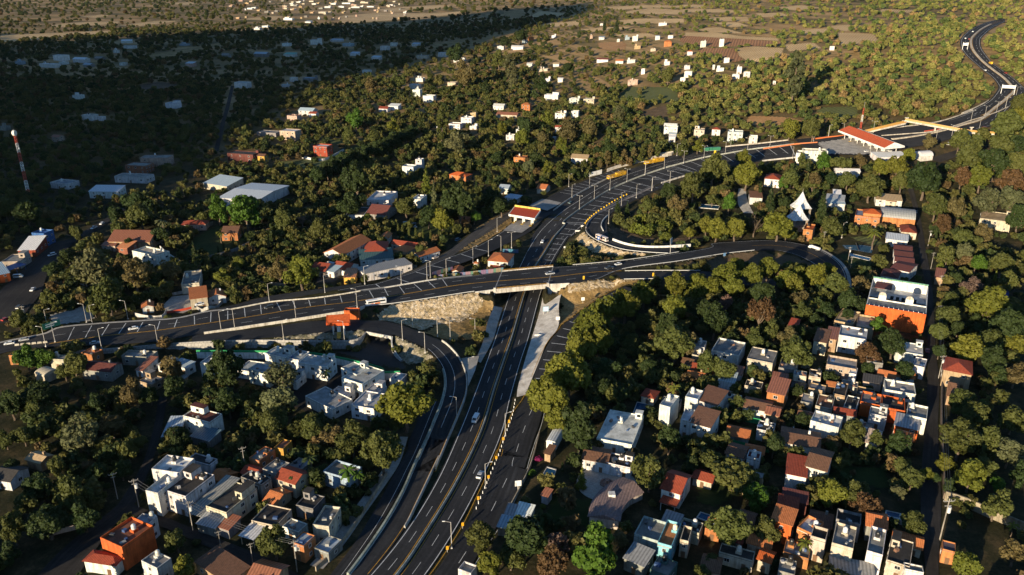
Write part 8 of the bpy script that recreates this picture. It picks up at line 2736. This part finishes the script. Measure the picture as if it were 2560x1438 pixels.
TL={8:'''480,130,185Ly 420,300,60Lo 310,500,150Lo 90,400,125So 1560,90,155Ly 1620,240,105Ly 1780,360,140Rd 1050,1110,120Lo 1120,1350,100Ry 1360,1160,165Rd 1640,1180,90Sp 1560,1330,120Sr 1920,1290,165Rb 2080,1150,60Rn
1050,1250,40Ro 1800,700,48Cl 2310,660,130So 1655,620,10Yd 1690,570,9Yd 1425,672,28Bb 2450,420,90Ld 2490,45,45Pl 1510,920,26Bl 1475,565,28Bm 1960,40,60Rd 2000,440,35Bo 1500,1200,90Ld 1270,1300,80Ro 60,660,60Pb 140,690,40Pb 90,800,60Bd''',5:'''1850,1000,150Ly 1700,1330,170Ly 2120,800,135Ly 2260,735,105Ly 1960,900,115Ly 1790,1150,115Ly 1930,1110,110Ly 2500,700,90Ly 2490,860,95Ly 2500,1110,130Lo 2430,1000,90Ld 2000,1310,80Rd 2300,1300,70Ld 2150,1310,60Bd
100,70,85Rd 490,95,75Lo 885,75,130Ld 760,205,78Ly 660,180,70Rd 700,60,42Cg 1020,80,28Cd 1000,185,42Rb 1130,50,80Ld 200,200,45Rl 300,215,28Bl 165,55,28Pl 1200,100,70Rd
383,240,9Yd 405,252,9Yd 432,272,9Yo 465,278,10Yo 513,296,10Yo 563,302,10Yo 617,316,10Yo 675,322,10Yo 735,322,10Yo 808,290,9Yd 838,262,9Yd 865,252,9Yd 925,212,7Yd 600,440,42Ro 555,500,32Bd 1290,90,45Ro 1380,60,40Bd''',15:'''150,880,165Ly 330,920,150Ly 520,800,170Ly 600,960,135Ly 640,740,110Ly 850,830,150Ly 1050,770,130Ly 1290,850,155Ly 1450,800,125Ly 1400,930,130Ly 1700,800,150Ly 1850,710,105Ly 1960,870,165Lo 2060,930,115Lo
2290,910,125Sn 40,1040,90Ly 1000,1020,180Ld 1500,1070,125Sn 2150,1130,150Ld 960,1290,185Sr 1830,1250,130Sd 1510,1290,95Ro 500,1190,100Sp 250,1220,150Ld 1640,1210,70Rl 1690,1400,95Rd 1180,1330,90Ro
380,180,140Ly 620,200,140Ly 1190,130,185Ly 1310,210,90Ly 20,220,75Ly 240,130,110Ly 890,110,130Xn 720,130,110Ld 2250,620,20Bd''',6:'''1060,150,52Cd 1120,255,75Ro 1450,310,45Pl 1445,512,10Yo 1510,420,40Ro 1475,1000,52Rb 560,1080,72Ro 680,1050,60Ro 800,1085,70Sn 870,1170,115Lo 900,1030,58Rd 60,1150,90Sn 200,1275,80Ro 260,960,110Ld 340,1330,90Ro
820,1380,45Ro 1580,1150,92Sd 1400,1215,88Sr 1405,1310,50Rd 1680,1310,85Ld 1745,1045,28Bn 1990,480,88Ro 2105,350,80Lo 1900,100,100Lo 2060,100,105Ln 2300,90,105Sg 2450,60,90Lg 2520,200,85Ld 1950,240,80Lr 1890,290,48Rd
2210,520,78Rb 2110,440,85Lg 2400,520,85Lo 2440,660,85Lo 2170,700,88Sp 2130,830,52Rl 2290,840,125Ly 2010,790,82Lo 1990,920,108Lo 2150,1150,135Ly 2300,1090,115Lo 2450,1030,125Ld 2490,1130,90Ly 1930,1180,60Rd 2400,950,88Lo
2510,880,60Ro 2320,1250,95Ld 2500,1350,90Sn 2360,1340,70Rd 1950,1050,78Ro 2050,640,55Rd 1930,560,38Rl 1912,205,9Yd 1905,340,10Yd 2345,640,14Yl 365,90,52Rb 240,60,42So 320,0,40Uo 680,70,38Cd 790,90,38Rd 2250,300,80Sn 2200,980,60Rd 2070,1010,70Ld 2200,380,60Ro 1240,930,52Ld 1330,850,60Ld 1850,440,30Bd''',3:'''500,1290,95Ly 470,1180,60Ly 250,1250,100Lo 100,1390,90Ro 830,1330,62Ro 960,1260,24Cd 905,1185,26Ty 1070,1215,44Rb 1200,1205,72Uo 990,1360,62Uo 1120,1330,55Rd 1250,1330,62Ro 1420,1370,100Lo 1705,1150,58Ly 1620,1220,82Ly
1650,1335,78Lo 1820,1330,115Ld 2095,1330,70Sr 2240,1320,88Rl 2160,1160,100Lo 2340,1190,115Ld 2500,1240,95Lo 2450,1370,105Sr 2080,1040,78Lo 2260,990,58Ro 2430,920,105Lo 2520,870,75Ly 2530,1070,70Rd 2510,770,62Ro 1490,1240,60Ly
860,570,85Tg 820,960,60Ry 990,960,70Ro 1350,1190,50Sn 1850,1060,48Rn 2200,1060,50Ro 2380,1060,70Ro 130,1090,40Ry 30,1100,50Ro''',22:'''1185,1225,95Bb 1730,1190,75Cd 2420,1230,75Cd 2230,760,50Cd 1600,1040,28Yd 2060,900,88Ro 2310,950,98Sn 1950,800,62Co 780,1020,105Ug 600,1000,88Ro 500,1240,115Sn 130,1240,98Ro 1110,1020,95Uo 370,1070,95Ld 2430,640,68Rb 2160,640,55To 2010,690,48Sr 1940,1190,60Rd 1900,950,60Rb''',21:'''1830,850,48Cd 1960,860,45Cd 2250,810,80Lo 2110,1000,95Bl 2300,1010,115Bo 2210,1150,125Bl 2450,1100,115Bl 1850,1020,85Bo 2050,1130,85Bl 1950,1090,60Bo 2480,1250,80Bl 2480,950,80Bo 2380,880,70Bd 690,500,42Cd 130,450,38Cd
320,430,58Ro 650,310,90Rg 770,190,120Ld 990,110,36Pl 900,340,65Tl 1050,320,58To 1120,85,38Tl 1240,390,65Rd 1400,320,48Ro 380,150,60Ro 1600,270,45Sn 600,740,50Ro 60,720,80Ld 200,560,55Ro
1700,170,55Tn 1800,160,52To 1920,150,52Tn 2050,130,52Tn 2170,110,50To 2270,95,50Tn 2370,85,48To 1560,90,60Ld 1480,190,45Pl 2480,70,40Ro 240,180,80Ld 150,90,60Ro''',4:'''1625,135,82Rb 1830,155,105Rb 2110,210,72Lo 2380,270,78Lo 2240,640,108Ly 2080,610,70Sn 1000,80,90Rd 1040,150,98Lo 850,165,60Rd 870,270,58Ro 1190,300,70Ld 1205,235,42Pg 40,100,88Lo 200,150,90Ld 370,165,80Bn 510,470,70Rd 390,575,52Rd
690,570,125Sg 1000,600,125Sn 800,765,130So 850,820,55Rd 700,850,38To 370,775,62Lo 1260,590,72Sn 1445,455,36Cd 1785,530,48Rl 1660,620,52Rl 1530,635,30Bo 140,950,72Lo 250,965,55Ro 200,1235,78Rb 330,1225,72Rb 560,1300,85Ro 1300,1340,72Rn
1680,1340,140Ld 2080,1370,125Sg 2430,1340,38Pd 2215,330,44Bl 1640,315,26Pl 1662,400,8Yd 1735,372,10Yo 1802,300,8Yd 1622,425,7Yd 2250,200,50Xp 560,300,50Ro 1250,1290,60Rn 480,1330,60Ro 950,390,40Rd 1150,640,60Rd 620,640,60Ro 900,540,60Ln''',7:'''560,360,140Sg 640,450,80Sg 170,370,78Lo 40,420,60Ro 720,150,75Sd 830,310,88Ln 790,440,58Rg 950,490,85Lo 1020,430,65Ro 540,820,130Lo 190,880,95Lo 300,770,105Rd 350,1000,135Ld 100,1080,105Lo 620,1000,95Rd 1700,130,105Ld 2070,120,125Lg 2030,270,105Lo
1560,50,45Pd 1330,410,95Ld 1310,1160,88Ro 1360,1380,78Ry 2040,1170,125Lo 2180,680,52Pd 2300,570,52Pd 2190,740,35Pl 2480,400,88Sn 2320,330,88Lo 1130,720,42Bd 300,70,115Ld 80,150,98Ld 1000,60,98Rn 1300,40,78Rd 1110,80,68Rd 900,640,70Rd 80,620,60Rd 60,1260,80Rd 2100,880,28Bl
250,220,70Lo 430,600,80Ro 1460,1180,30Bo''',9:'''420,150,58So 910,270,58Rd 740,310,48Sr 1280,370,92Lo 400,640,155Uo 240,560,92Uo 580,850,115Rb 360,1080,145Lo 640,1100,95Lo 1150,820,98Ry 1300,850,85Ro 1390,920,115Sr 1200,590,58Ro 1640,610,85Ro 1730,690,98Lo 1830,680,58Ry 1640,800,72Rg
1750,1030,115Lo 1460,430,58Ro 1620,450,85Rd 1740,510,45Br 925,1205,50Pl 700,470,72Rd 2100,130,105Lo 2090,400,160Lo 2200,250,105Lo 1980,580,78Ly 2160,680,125Ly 2370,760,58Rb 2480,250,105Lo 2450,500,105Lg 2350,900,110So 2130,1370,125Rl 2490,1250,105Sn
230,1330,58Ro 180,1400,58Ro 700,1340,42Rd 480,1400,45Bn 50,430,60Ld 2480,1060,36Pl 830,60,36Rd 1420,600,30Bd 620,390,30Bo 2270,620,80Ro 2300,430,90Lo 2540,680,80Rd 2000,780,60Rd 1900,700,45Rd 100,620,60Rd 800,560,30Bd 1120,470,40Ro''',2:'''1345,265,46Rd 1235,310,38Rd 1545,895,48Rl 1360,1030,55Ry 1370,940,60Rd 760,950,55To 1260,480,50Tg 1180,440,55So 1500,1020,45Rn 2440,560,50So 1510,600,38Cd 1465,600,32Cd 1290,560,42Cg 1080,650,42Rd 920,560,75Rn 430,600,60So 120,1320,125Ld 1110,1310,28Cd 1430,1340,28Cd 1015,1405,14Yd 640,1350,50Cl 660,160,1Bo 870,400,60Rd 230,640,60Sn 560,700,30Bd 1700,500,40Rd 2060,190,24Cd 1970,185,20Cd 400,940,45Ry 1700,960,75Rn 1850,960,60Rn 2080,840,50Rg 2000,1130,55Rd 1640,1080,40Ry 880,1040,75Rg 1200,960,45Ry 120,900,60Rb 250,1010,55Ro 60,1000,45Ro''',}
ts=0
for k_,s_ in TL.items():
 for tok in s_.split():
  a_,b_,c_=tok.split(',')
  rad_,kd_,cl_=float(c_[:-2]),c_[-2],c_[-1]
  ts+=1
  if rad_*cscale(k_)<1.3 and kd_!='Y':
   continue
  tree(K[kd_],*P(k_,float(a_),float(b_)),rad_*cscale(k_),cl_,ts)
# the long dark hedge-like row above the ribbed warehouse
for i in range(15):
 f=i/14
 px,py=800+235*f,440-110*f**.9
 tree('round',px+random.uniform(-4,4),py+random.uniform(-3,3),20-4*f,'d',900+i)
# ---------------------------------------------------------------- the far woods: one mass of smaller growth, plus added unseen shade trees
far_protos=[]
for i,kd in enumerate(('round','lumpy','umbrella','loose','bush','round')):
 me=crown_mesh('far_crown',lobes_for(kd,70+i),330 if kd!='loose' else 240,.2,M['leaf_far'],40+i)
 far_protos.append(bpy.data.objects.new('far_crown',me))
# what must stay visible: a depth mask of the photo, in blocks of 4 pixels
MK=np.zeros((370,650))
def mark(px,py,dep,rad=1):
 i,j=int(px/4),int(py/4)
 if 0<=i<640 and 0<=j<360:
  a,b=max(0,i-rad),max(0,j-rad)
  MK[b:j+rad+1,a:i+rad+1]=np.maximum(MK[b:j+rad+1,a:i+rad+1],dep)
for nme,arrs in ROADS.items():
 S=np.concatenate(arrs)
 y,z=S[:,1],S[:,2]-CAM_H
 dp=y*_c-z*_s
 ok=dp>20
 X=((1280+FPX*S[ok,0]/dp[ok])/4).astype(int)
 Yp=((719-FPX*(y[ok]*_s+z[ok]*_c)/dp[ok])/4).astype(int)
 o2=(X>=0)&(X<640)&(Yp>=0)&(Yp<360)
 MK[Yp[o2],X[o2]]=np.maximum(MK[Yp[o2],X[o2]],dp[ok][o2])
for f in FOOT:
 b=[int(v/4)for v in f['box']]
 x0,x1,y0,y1=max(0,b[0]),min(640,b[2]+1),max(0,b[1]),min(360,b[3]+1)
 if x1>x0 and y1>y0:
  MK[y0:y1,x0:x1]=np.maximum(MK[y0:y1,x0:x1],f['dist'])
HARD=('stubble','ploughed','maize','water','apron','pavement','street','asphalt','court','asphalt_old','earth','rock','rubble')
_yy,_xx=np.mgrid[0:360,0:640]
for poly,m_ in PATCHPX:
 if m_ in HARD[3:]and m_!='earth':
  cxp,cyp=sum(p[0]for p in poly)/len(poly),sum(p[1]for p in poly)/len(poly)
  if 0<cxp<2560 and 0<cyp<1438:
   ins=inside([(p[0]/4,p[1]/4)for p in poly],_xx+.5,_yy+.5)
   dd_=proj(at(cxp,cyp))[2]
   MK[:360,:640][ins]=np.maximum(MK[:360,:640][ins],dd_)
def scatter():
 rn=np.random.default_rng(3)
 out=[]
 for y0,y1,sp,r0,r1,dens in((28,185,8.5,4.0,6.8,.9),(185,420,3.0,1.2,3.8,.9),(420,640,4.2,1.8,3.9,.9),(640,1100,6.0,1.9,4.5,.88),(1100,2100,10,2.4,5.2,.72),(2100,5200,25,4,8,.8),(5200,12000,70,8,16,.7)):
  n=int((y1*y1-y0*y0)*.70/sp/sp)
  y=np.sqrt(rn.random(n)*(y1*y1-y0*y0)+y0*y0)
  x=(rn.random(n)*2-1)*.70*y if y0>100 else rn.uniform(-200,170,n)
  r=r0+(r1-r0)*rn.random(n)**1.7
  z=base(x,y)
  i=np.rint((x-G0[0])/GS).astype(int)
  j=np.rint((y-G0[1])/GS).astype(int)
  ok=(i>=0)&(i<len(gx))&(j>=0)&(j<len(gy))
  z[ok]=TER[j[ok],i[ok]]
  zz=z+r*.8-CAM_H
  dep=y*_c-zz*_s
  px,py=1280+FPX*x/dep,719-FPX*(y*_s+zz*_c)/dep
  rp=FPX*r/dep
  keep=(px>-60)&(px<2620)&(py>-40)&(py<1500)
  if y0<100:  # out-of-view trees near the camera, added to shade the foreground
   ok&=False
   keep=np.ones(n,bool)
   for q_ in NEAR:
    keep&=np.hypot(x-q_[0],y-q_[1])>8+r
   keep&=(np.abs(x)>.3*y)|(y>70)
  nz=np.sin(x*.021+1.3*np.sin(y*.013))*np.cos(y*.017+1.1*np.sin(x*.011))+.5*np.sin(x*.057+y*.043)
  a=x/y
  d_=np.full(n,dens)
  d_*=np.where((a<.05)&(y>1900),.26+.34*(nz>.2),1)
  d_*=np.where((a>.05)&(a<.42)&(y>860),.46,1)
  d_*=np.where((a>=.42)&(y>760),.84,1)
  r=np.where((a>.05)&(y>900),r*.85,r)
  d_*=np.where(y<640,np.where(nz>-.45,1,.3),1)
  keep&=rn.random(n)<d_
  ddm=np.full(n,1e9)
  for nm_,(d,_z)in fields.items():
   ddm[ok]=np.minimum(ddm[ok],d[j[ok],i[ok]])
  keep&=ddm>r+1.0
  for f in FOOT:
   keep&=np.hypot(x-f['c'][0],y-f['c'][1])>f['r']*.92+r*.6
  for ox,oy in((0,0),(0,-1.0),(-.9,-.2),(.9,-.2),(0,.7)):
   X=np.clip(((px+ox*rp)/4).astype(int),0,639)
   Yy=np.clip(((py+oy*rp)/4).astype(int),0,359)
   keep&=~(MK[Yy,X]>dep+3)
  gpx,gpy=px,py+rp*.6
  for poly,m_ in PATCHPX:
   ins=inside(poly,gpx,gpy)
   if m_ in HARD:
    keep&=~ins
   elif m_ in('dry_grass','lawn','green_crop'):
    keep&=~(ins&(rn.random(n)>.10))
  if y0<640:
   for tx,ty,tr in TREES:
    keep&=np.hypot(x-tx,y-ty)>tr*.75
  idx=np.nonzero(keep)[0]
  sun_lift=smooth(.0,.35,a[idx])*smooth(500,900,y[idx])
  for q,wv in zip(idx,sun_lift):
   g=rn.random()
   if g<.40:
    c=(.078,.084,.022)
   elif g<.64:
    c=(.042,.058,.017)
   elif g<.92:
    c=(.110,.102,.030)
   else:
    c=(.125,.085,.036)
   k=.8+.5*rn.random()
   c=np.array(c)*k*(1+1.15*wv)  # toward the far right crowns are brightened in colour for sunlight and haze
   zt=gz(x[q],y[q])
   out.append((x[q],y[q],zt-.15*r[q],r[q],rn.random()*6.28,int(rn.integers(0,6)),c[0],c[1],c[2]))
 return np.array(out)
NEAR=np.concatenate([np.concatenate(a_)for a_ in ROADS.values()])
NEAR=NEAR[NEAR[:,1]<215][::5]
SCT=scatter()
me=bpy.data.meshes.new('woodland')
n=len(SCT)
me.vertices.add(n)
me.vertices.foreach_set('co',SCT[:,:3].ravel())
at_=me.attributes.new('rad','FLOAT','POINT')
at_.data.foreach_set('value',SCT[:,3])
at_=me.attributes.new('turn','FLOAT','POINT')
at_.data.foreach_set('value',SCT[:,4])
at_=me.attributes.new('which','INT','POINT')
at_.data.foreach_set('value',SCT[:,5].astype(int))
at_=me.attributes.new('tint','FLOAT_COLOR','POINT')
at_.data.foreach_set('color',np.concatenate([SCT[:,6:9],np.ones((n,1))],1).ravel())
wd=link('woodland',me)
tag(wd,'dense low woodland and scrub covering the valley and far slopes','woodland',kind='stuff')
ng=bpy.data.node_groups.new('woodland','GeometryNodeTree')
ng.interface.new_socket('Geometry',in_out='INPUT',socket_type='NodeSocketGeometry')
ng.interface.new_socket('Geometry',in_out='OUTPUT',socket_type='NodeSocketGeometry')
gi,go=ng.nodes.new('NodeGroupInput'),ng.nodes.new('NodeGroupOutput')
ip=ng.nodes.new('GeometryNodeInstanceOnPoints')
jn=ng.nodes.new('GeometryNodeJoinGeometry')
for o in far_protos:
 oi=ng.nodes.new('GeometryNodeObjectInfo')
 oi.inputs['Object'].default_value=o
 oi.inputs['As Instance'].default_value=True
 ng.links.new(oi.outputs['Geometry'],jn.inputs[0])
def named(nm,typ):
 a=ng.nodes.new('GeometryNodeInputNamedAttribute')
 a.data_type=typ
 a.inputs['Name'].default_value=nm
 return a.outputs['Attribute']
cx=ng.nodes.new('ShaderNodeCombineXYZ')
ng.links.new(named('turn','FLOAT'),cx.inputs['Z'])
er=ng.nodes.new('FunctionNodeEulerToRotation')
ng.links.new(cx.outputs[0],er.inputs[0])
ng.links.new(gi.outputs[0],ip.inputs['Points'])
ng.links.new(jn.outputs[0],ip.inputs['Instance'])
ip.inputs['Pick Instance'].default_value=True
ng.links.new(named('which','INT'),ip.inputs['Instance Index'])
ng.links.new(er.outputs[0],ip.inputs['Rotation'])
ng.links.new(named('rad','FLOAT'),ip.inputs['Scale'])
ng.links.new(ip.outputs[0],go.inputs[0])
md=wd.modifiers.new('woodland','NODES')
md.node_group=ng
# ---------------------------------------------------------------- labels: each thing by its look and what it stands beside
def autolabels():
 from collections import defaultdict
 g=defaultdict(list)
 for o,look_,(px,py)in AUTO:
  best=sorted((((px-lx)*.8)**2+((py-ly)*1.15)**2,i)for i,(_,lx,ly)in enumerate(LAND))[:3]
  g_best=best[0]
  for d,i in best:
   nm,lx,ly=LAND[i]
   dx,dy=px-lx,py-ly
   if abs(dx)>1.3*abs(dy):
    rel='right of' if dx>0 else 'left of'
   else:
    rel='in front of' if dy>0 else 'behind'
   key=(look_,rel,nm)
   if key not in g:
    g_best=(d,i)
    break
  d,i=g_best
  nm,lx,ly=LAND[i]
  dx,dy=px-lx,py-ly
  rel=('right of' if dx>0 else 'left of')if abs(dx)>1.3*abs(dy)else('in front of' if dy>0 else 'behind')
  g[(look_,rel,nm)].append((d,o))
 ordn=['nearest','second nearest','third nearest','fourth nearest','fifth nearest','sixth nearest','seventh nearest','eighth nearest','ninth nearest','tenth nearest']
 for(look_,rel,nm),lst in g.items():
  lst.sort(key=lambda q:q[0])
  for i,(d,o)in enumerate(lst):
   tail=(', '+(ordn[i]if i<10 else '%dth nearest'%(i+1)))if len(lst)>1 else ''
   lb='%s %s %s'%(look_,rel,nm)+tail
   if len(lb.split())>16:
    lb=lb.replace('far ','').replace(' with crossarms','').replace('conical ','').replace(' to the','')
   o['label']=lb
 return
autolabels()
# ---------------------------------------------------------------- thin evening air
hz=bpy.data.materials.new('haze')
hz.use_nodes=True
n=hz.node_tree
n.nodes.clear()
ho=n.nodes.new('ShaderNodeOutputMaterial')
pv=n.nodes.new('ShaderNodeVolumePrincipled')
pv.inputs['Color'].default_value=(.80,.88,1.0,1)
pv.inputs['Density'].default_value=.000006
pv.inputs['Anisotropy'].default_value=.2
n.links.new(pv.outputs[0],ho.inputs['Volume'])
mb=MB()
mb.box((0,12500,590),(34000,28000,1200))
tag(mb.build('haze',hz),'thin bluish evening haze over the valley','haze',kind='stuff')
